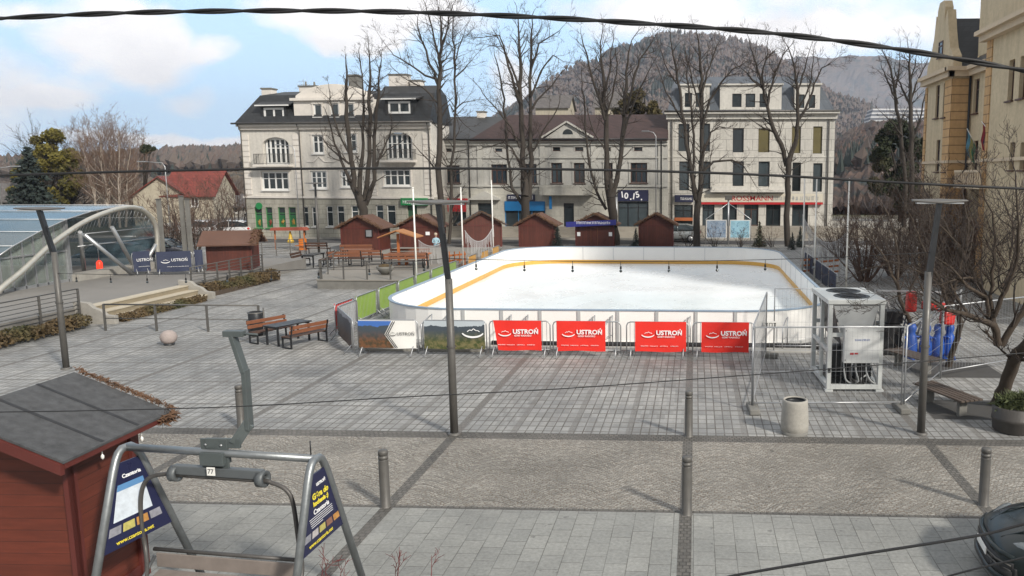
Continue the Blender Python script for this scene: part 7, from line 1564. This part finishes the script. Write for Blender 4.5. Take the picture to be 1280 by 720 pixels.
# ================================================================== HILLS
def lerp_pts(pts, x):
    if x <= pts[0][0]: return pts[0][1]
    for i in range(len(pts)-1):
        if x <= pts[i+1][0]: u = (x-pts[i][0])/(pts[i+1][0]-pts[i][0]); u = u*u*(3-2*u)*.5+u*.5; return pts[i][1]*(1-u)+pts[i+1][1]*u
    return pts[-1][1]
def hillmat(name, c1, c2, c3):
    m, nt, b, tc = base_mat(name); n1 = nt.noise(tc, .004, 6, .62); n2 = nt.noise(tc, .03, 5, .7); n3 = nt.noise(tc, .13, 4, .75)
    c = nt.mix(nt.ramp(n1, .42, .58), c1, c2); c = nt.mix(nt.ramp(nt.m('ADD', nt.m('MULTIPLY', n2, .6), nt.m('MULTIPLY', n1, .4)), .5, .56), c, c3)
    nt.put(b.inputs['Base Color'], nt.v('SCALE', c, None, nt.ramp(n3, .3, .7, .55, 1.45))); b.inputs['Roughness'].default_value = .95; b.inputs['Specular IOR Level'].default_value = .1; return m
HM = hillmat('winter forest', (.105, .078, .06, 1), (.13, .088, .066, 1), (.035, .042, .038, 1))
ridgefun = []
def hill(name, sil, d0, d1, px0, px1, m, seed, nx=260, ny=60, rough=8., back=1.5, jag=4., zb=0.):
    vs = []; fs = []
    info = (sil, d0, d1, seed)
    def ht(px, u):
        d = d0+(d1-d0)*min(u, 1.0); zr_ = P(px, lerp_pts(sil, px), d1).z
        if u <= 1: z = zb+(zr_-zb)*(u**1.15)*(1-.12*math.sin(u*math.pi))
        else: z = zr_*(1-(u-1)*1.2)
        return d if u <= 1 else d1*(1+(u-1)), z
    for j in range(ny+1):
        u = j/ny*1.35
        for i in range(nx+1):
            px = px0+(px1-px0)*i/nx; d, z = ht(px, u); w = P(px, 218, d)
            nz = mnoise.fractal(Vector((w.x/170, w.y/170, seed)), 1, 2, 5)*rough*min(1, u*2)*(d/1000)
            if u > .93: nz *= .35
            vs.append((w.x, w.y, z+nz+(random.Random(i*7919+j).random()*jag if u < 1.1 else 0)))
    for j in range(ny):
        for i in range(nx): a = j*(nx+1)+i; fs.append((a, a+1, a+nx+2, a+nx+1))
    q = MB(); q.add(vs, fs); o = q.build(name, m); struct(o); return vs, nx, ny
far_sil = [(300, 215), (620, 190), (800, 120), (960, 78), (1000, 71), (1030, 69), (1060, 67.5), (1100, 69), (1160, 76), (1250, 90), (1500, 130), (1700, 160)]
hill('distant_hill', far_sil, 2300, 3600, 250, 1700, HM, 7.1, 260, 40, 14, jag=9.)
main_sil = [(470, 206), (560, 182), (600, 165), (640, 144), (688, 112), (738, 89), (785, 61), (816, 49), (838, 43.5), (872, 48.5), (910, 57.5), (941, 66), (991, 90), (1050, 128), (1110, 150), (1180, 172), (1300, 200)]
MV, nxm, nym = hill('wooded_hill', main_sil, 420, 1300, 430, 1320, HM, 3.3, 320, 110, 22, jag=4.)
LH = [(-400, 212), (-100, 211), (60, 209), (190, 200), (215, 195), (245, 192), (270, 193), (300, 188), (340, 176), (420, 172), (520, 178), (600, 190)]
LV, nxl, nyl = hill('left_wooded_ridge', LH, 125, 850, -420, 640, hillmat('near winter wood', (.10, .075, .06, 1), (.13, .10, .065, 1), (.03, .034, .028, 1)), 5.5, 220, 40, 10, jag=1.5)
# dark wood right of corner house, lower slope
RS = [(1000, 215), (1040, 196), (1060, 178), (1090, 166), (1130, 164), (1200, 168), (1400, 178), (1600, 190)]
RV, nxr, nyr = hill('right_wooded_slope', RS, 110, 560, 990, 1650, hillmat('dark slope wood', (.06, .045, .038, 1), (.085, .055, .04, 1), (.02, .028, .026, 1)), 9.1, 160, 40, 10, jag=1.5)
def forest(name, V_, nx, ny, n, h0, h1, seed, ulo, uhi, mats, conif=.25, label=None):
    rnd = random.Random(seed); q = MB()
    for k in range(n):
        j = ulo+(uhi-ulo)*rnd.random()**.8; j = j/1.35*ny; i = rnd.random()*(nx-1); ji, ii = int(j), int(i); a = Vector(V_[ji*(nx+1)+ii]); b_ = Vector(V_[ji*(nx+1)+ii+1]); c = Vector(V_[min(ny, ji+1)*(nx+1)+ii]); p = a+(b_-a)*(i-ii)+(c-a)*(j-ji)
        nv = mnoise.noise(Vector((p.x/130, p.y/130, seed)))
        h = rnd.uniform(h0, h1); con = rnd.random() < conif+nv*1.2
        if con:
            r = h*.2; vs = [(p.x+r*math.cos(t), p.y+r*math.sin(t), p.z+h*.1) for t in (0, 1.57, 3.14, 4.71)]+[(p.x, p.y, p.z+h)]; q.add(vs, [(0, 1, 4), (1, 2, 4), (2, 3, 4), (3, 0, 4)], 1)
        else:
            r = h*.32; m0 = rnd.uniform(0, 1.5); vs = [(p.x+r*rnd.uniform(.6, 1.1)*math.cos(m0+t), p.y+r*math.sin(m0+t), p.z+h*rnd.uniform(.4, .7)) for t in (0, 1.26, 2.51, 3.77, 5.03)]+[(p.x+r*.3, p.y, p.z+h), (p.x, p.y, p.z+h*.1)]
            q.add(vs, [(i_, (i_+1) % 5, 5) for i_ in range(5)]+[((i_+1) % 5, i_, 6) for i_ in range(5)], 0 if rnd.random() < .6 else 2)
    o = q.build(name, mats); struct(o, 'stuff', label); return o
F1 = mat('bare forest crowns', (.11, .088, .074), .95, 0, .35, .06, 0); F2 = mat('conifer forest', (.03, .04, .034), .95, 0, .3, .05, 0); F3 = mat('reddish forest crowns', (.12, .086, .07), .95, 0, .35, .05, 0)
forest('hill_forest', MV, nxm, nym, 24000, 6, 13, 1, .05, 1.03, [F1, F2, F3], .22, 'bare winter forest with dark conifers on the main hill')
forest('ridge_forest', LV, nxl, nyl, 12000, 5, 10, 2, .28, 1.03, [F1, F2, F3], .2, 'brown forest on the low ridge at the left')
forest('slope_forest', RV, nxr, nyr, 9000, 4, 8, 3, .28, 1.03, [mat('dark bare crowns', (.07, .052, .042), .95, 0, .35, .06, 0), F2, mat('rusty bare crowns', (.085, .052, .038), .95, 0, .35, .06, 0)], .3, 'dark wood on the slope left of the town hall')
# ================================================================== SKY AND LIGHT
SUN_EL, SUN_DIR = R(33), Vector((.72, -.69, 0)).normalized()
sv = Vector((SUN_DIR.x*math.cos(SUN_EL), SUN_DIR.y*math.cos(SUN_EL), math.sin(SUN_EL)))
sl = bpy.data.lights.new('sun', 'SUN'); so = bpy.data.objects.new('sun', sl); COL.objects.link(so); so.rotation_euler = sv.to_track_quat('Z', 'Y').to_euler(); so.location = (20, -20, 40)
sl.energy = 3.8; sl.angle = R(5); sl.color = (1, .94, .85)
W = bpy.data.worlds.new('World'); scn.world = W; W.use_nodes = True; nt = NT(W.node_tree); bg = nt.n['Background']
sky = nt.new('ShaderNodeTexSky', sky_type='NISHITA'); sky.sun_disc = False; sky.sun_elevation = SUN_EL; sky.sun_rotation = math.atan2(sv.x, sv.y); sky.air_density = 1.0; sky.dust_density = 2.2; sky.ozone_density = 1.5; sky.altitude = 300
dirn = nt.new('ShaderNodeTexCoord').outputs['Generated']; dirn = nt.v('NORMALIZE', dirn)
wv = nt.new('ShaderNodeTexNoise'); nt.put(wv.inputs['Vector'], dirn); wv.inputs['Scale'].default_value = 9; wv.inputs['Detail'].default_value = 5
dv = nt.v('ADD', dirn, nt.v('SCALE', nt.v('SUBTRACT', wv.outputs['Color'], (.5, .5, .5)), None, .07))
right = rotyaw(Vector((1, 0, 0)))
CL = [(30, 14, 70, 20, .9), (150, 50, 62, 42, 1.1), (160, 75, 60, 22, .8), (260, 62, 36, 18, .75), (235, 120, 34, 22, .65), (75, 122, 32, 20, .85), (15, 125, 40, 22, .7), (20, 70, 22, 14, .5), (240, 178, 110, 12, .9), (470, 20, 130, 34, 1.1), (640, 110, 40, 50, .9), (625, 150, 90, 22, .6), (830, 15, 150, 42, .95), (700, 40, 60, 30, .35), (1000, 50, 110, 40, 1.0), (1090, 30, 120, 50, .7), (1180, 60, 90, 60, .5), (1000, 10, 320, 30, .6), (560, -120, 500, 90, .6), (1250, -40, 250, 90, .7), (-400, 60, 260, 80, .8), (1700, 60, 300, 90, .8)]
acc = None
for (px, py, rx, ry, a_) in CL:
    c = ray(px, py).normalized(); up = Vector((0, 0, 1)); d_ = nt.v('SUBTRACT', dv, tuple(c))
    hx = nt.m('DIVIDE', nt.v('DOT_PRODUCT', d_, tuple(right)), rx/1000); hz = nt.m('DIVIDE', nt.v('DOT_PRODUCT', d_, tuple(up)), ry/1000); fy = nt.m('MULTIPLY', nt.v('DOT_PRODUCT', d_, tuple(c)), 1.2)
    l = nt.m('ADD', nt.m('ADD', nt.m('MULTIPLY', hx, hx), nt.m('MULTIPLY', hz, hz)), nt.m('MULTIPLY', nt.m('MULTIPLY', fy, fy), 30))
    f = nt.m('MULTIPLY', nt.ramp(l, 0, 1.7, 1, 0), a_*1.0); acc = f if acc is None else nt.m('MAXIMUM', acc, f)
el = nt.sep(dirn)[2]
gen = nt.m('MULTIPLY', nt.ramp(nt.noise(nt.v('MULTIPLY', dirn, (1, 1, 2.5)), 2.2, 6, .6), .30, .52), nt.m('MAXIMUM', nt.ramp(el, .3, .5, 0, 1.), nt.ramp(nt.sep(dirn)[1], .15, -.15, 0, 1))); acc = nt.m('MAXIMUM', acc, gen)  # cloud cover added out of view so the ambient light is neutral
det = nt.noise(nt.v('MULTIPLY', dirn, (1, 1, 1.6)), 9, 6, .55)
cl = nt.ramp(nt.m('ADD', acc, nt.m('MULTIPLY', nt.m('SUBTRACT', det, .5), 1.25)), .42, .80); cl = nt.m('MULTIPLY', cl, cl if False else 1.0)
shade = nt.noise(nt.v('MULTIPLY', dirn, (1, 1, 2)), 7, 4, .6)
ccol = nt.mix(nt.ramp(shade, .35, .65), (10.6, 10.0, 9.7), (13.6, 12.9, 12.3))
base = nt.mix(nt.ramp(el, .0, .42, .9, .75), sky.outputs[0], (7.0, 10.4, 13.8))
skyc = nt.mix(nt.m('MULTIPLY', cl, .93), base, ccol)
skyc = nt.v('SCALE', skyc, None, nt.ramp(nt.v('DOT_PRODUCT', dirn, tuple(rotyaw(Vector((-.18, .9, -.35))))), -.1, .55, .58, 1.0))  # sky dimmed away from the view to cut the fill light
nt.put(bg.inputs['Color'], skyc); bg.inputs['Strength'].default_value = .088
# haze
hz_ = MB(); hz_.box((0, 2000, 190), (7000, 4600, 384)); HAZE = True
m = bpy.data.materials.new('haze air'); m.use_nodes = True; nt = NT(m.node_tree); nt.n.remove(nt.n['Principled BSDF']); out = nt.n['Material Output']
vp = nt.new('ShaderNodeVolumePrincipled'); vp.inputs['Color'].default_value = (.78, .86, 1, 1); vp.inputs['Density'].default_value = .0002; vp.inputs['Anisotropy'].default_value = .2; nt.l.new(vp.outputs[0], out.inputs['Volume'])
if HAZE: o = hz_.build('haze', m); struct(o, 'stuff', 'thin bluish air over the hills'); 
scn.view_settings.view_transform = 'Standard'; scn.view_settings.look = 'None'; scn.view_settings.gamma = 1; scn.view_settings.exposure = .36
scn.render.engine = 'CYCLES'; scn.cycles.volume_bounces = 0; scn.cycles.max_bounces = 6; scn.cycles.transparent_max_bounces = 8
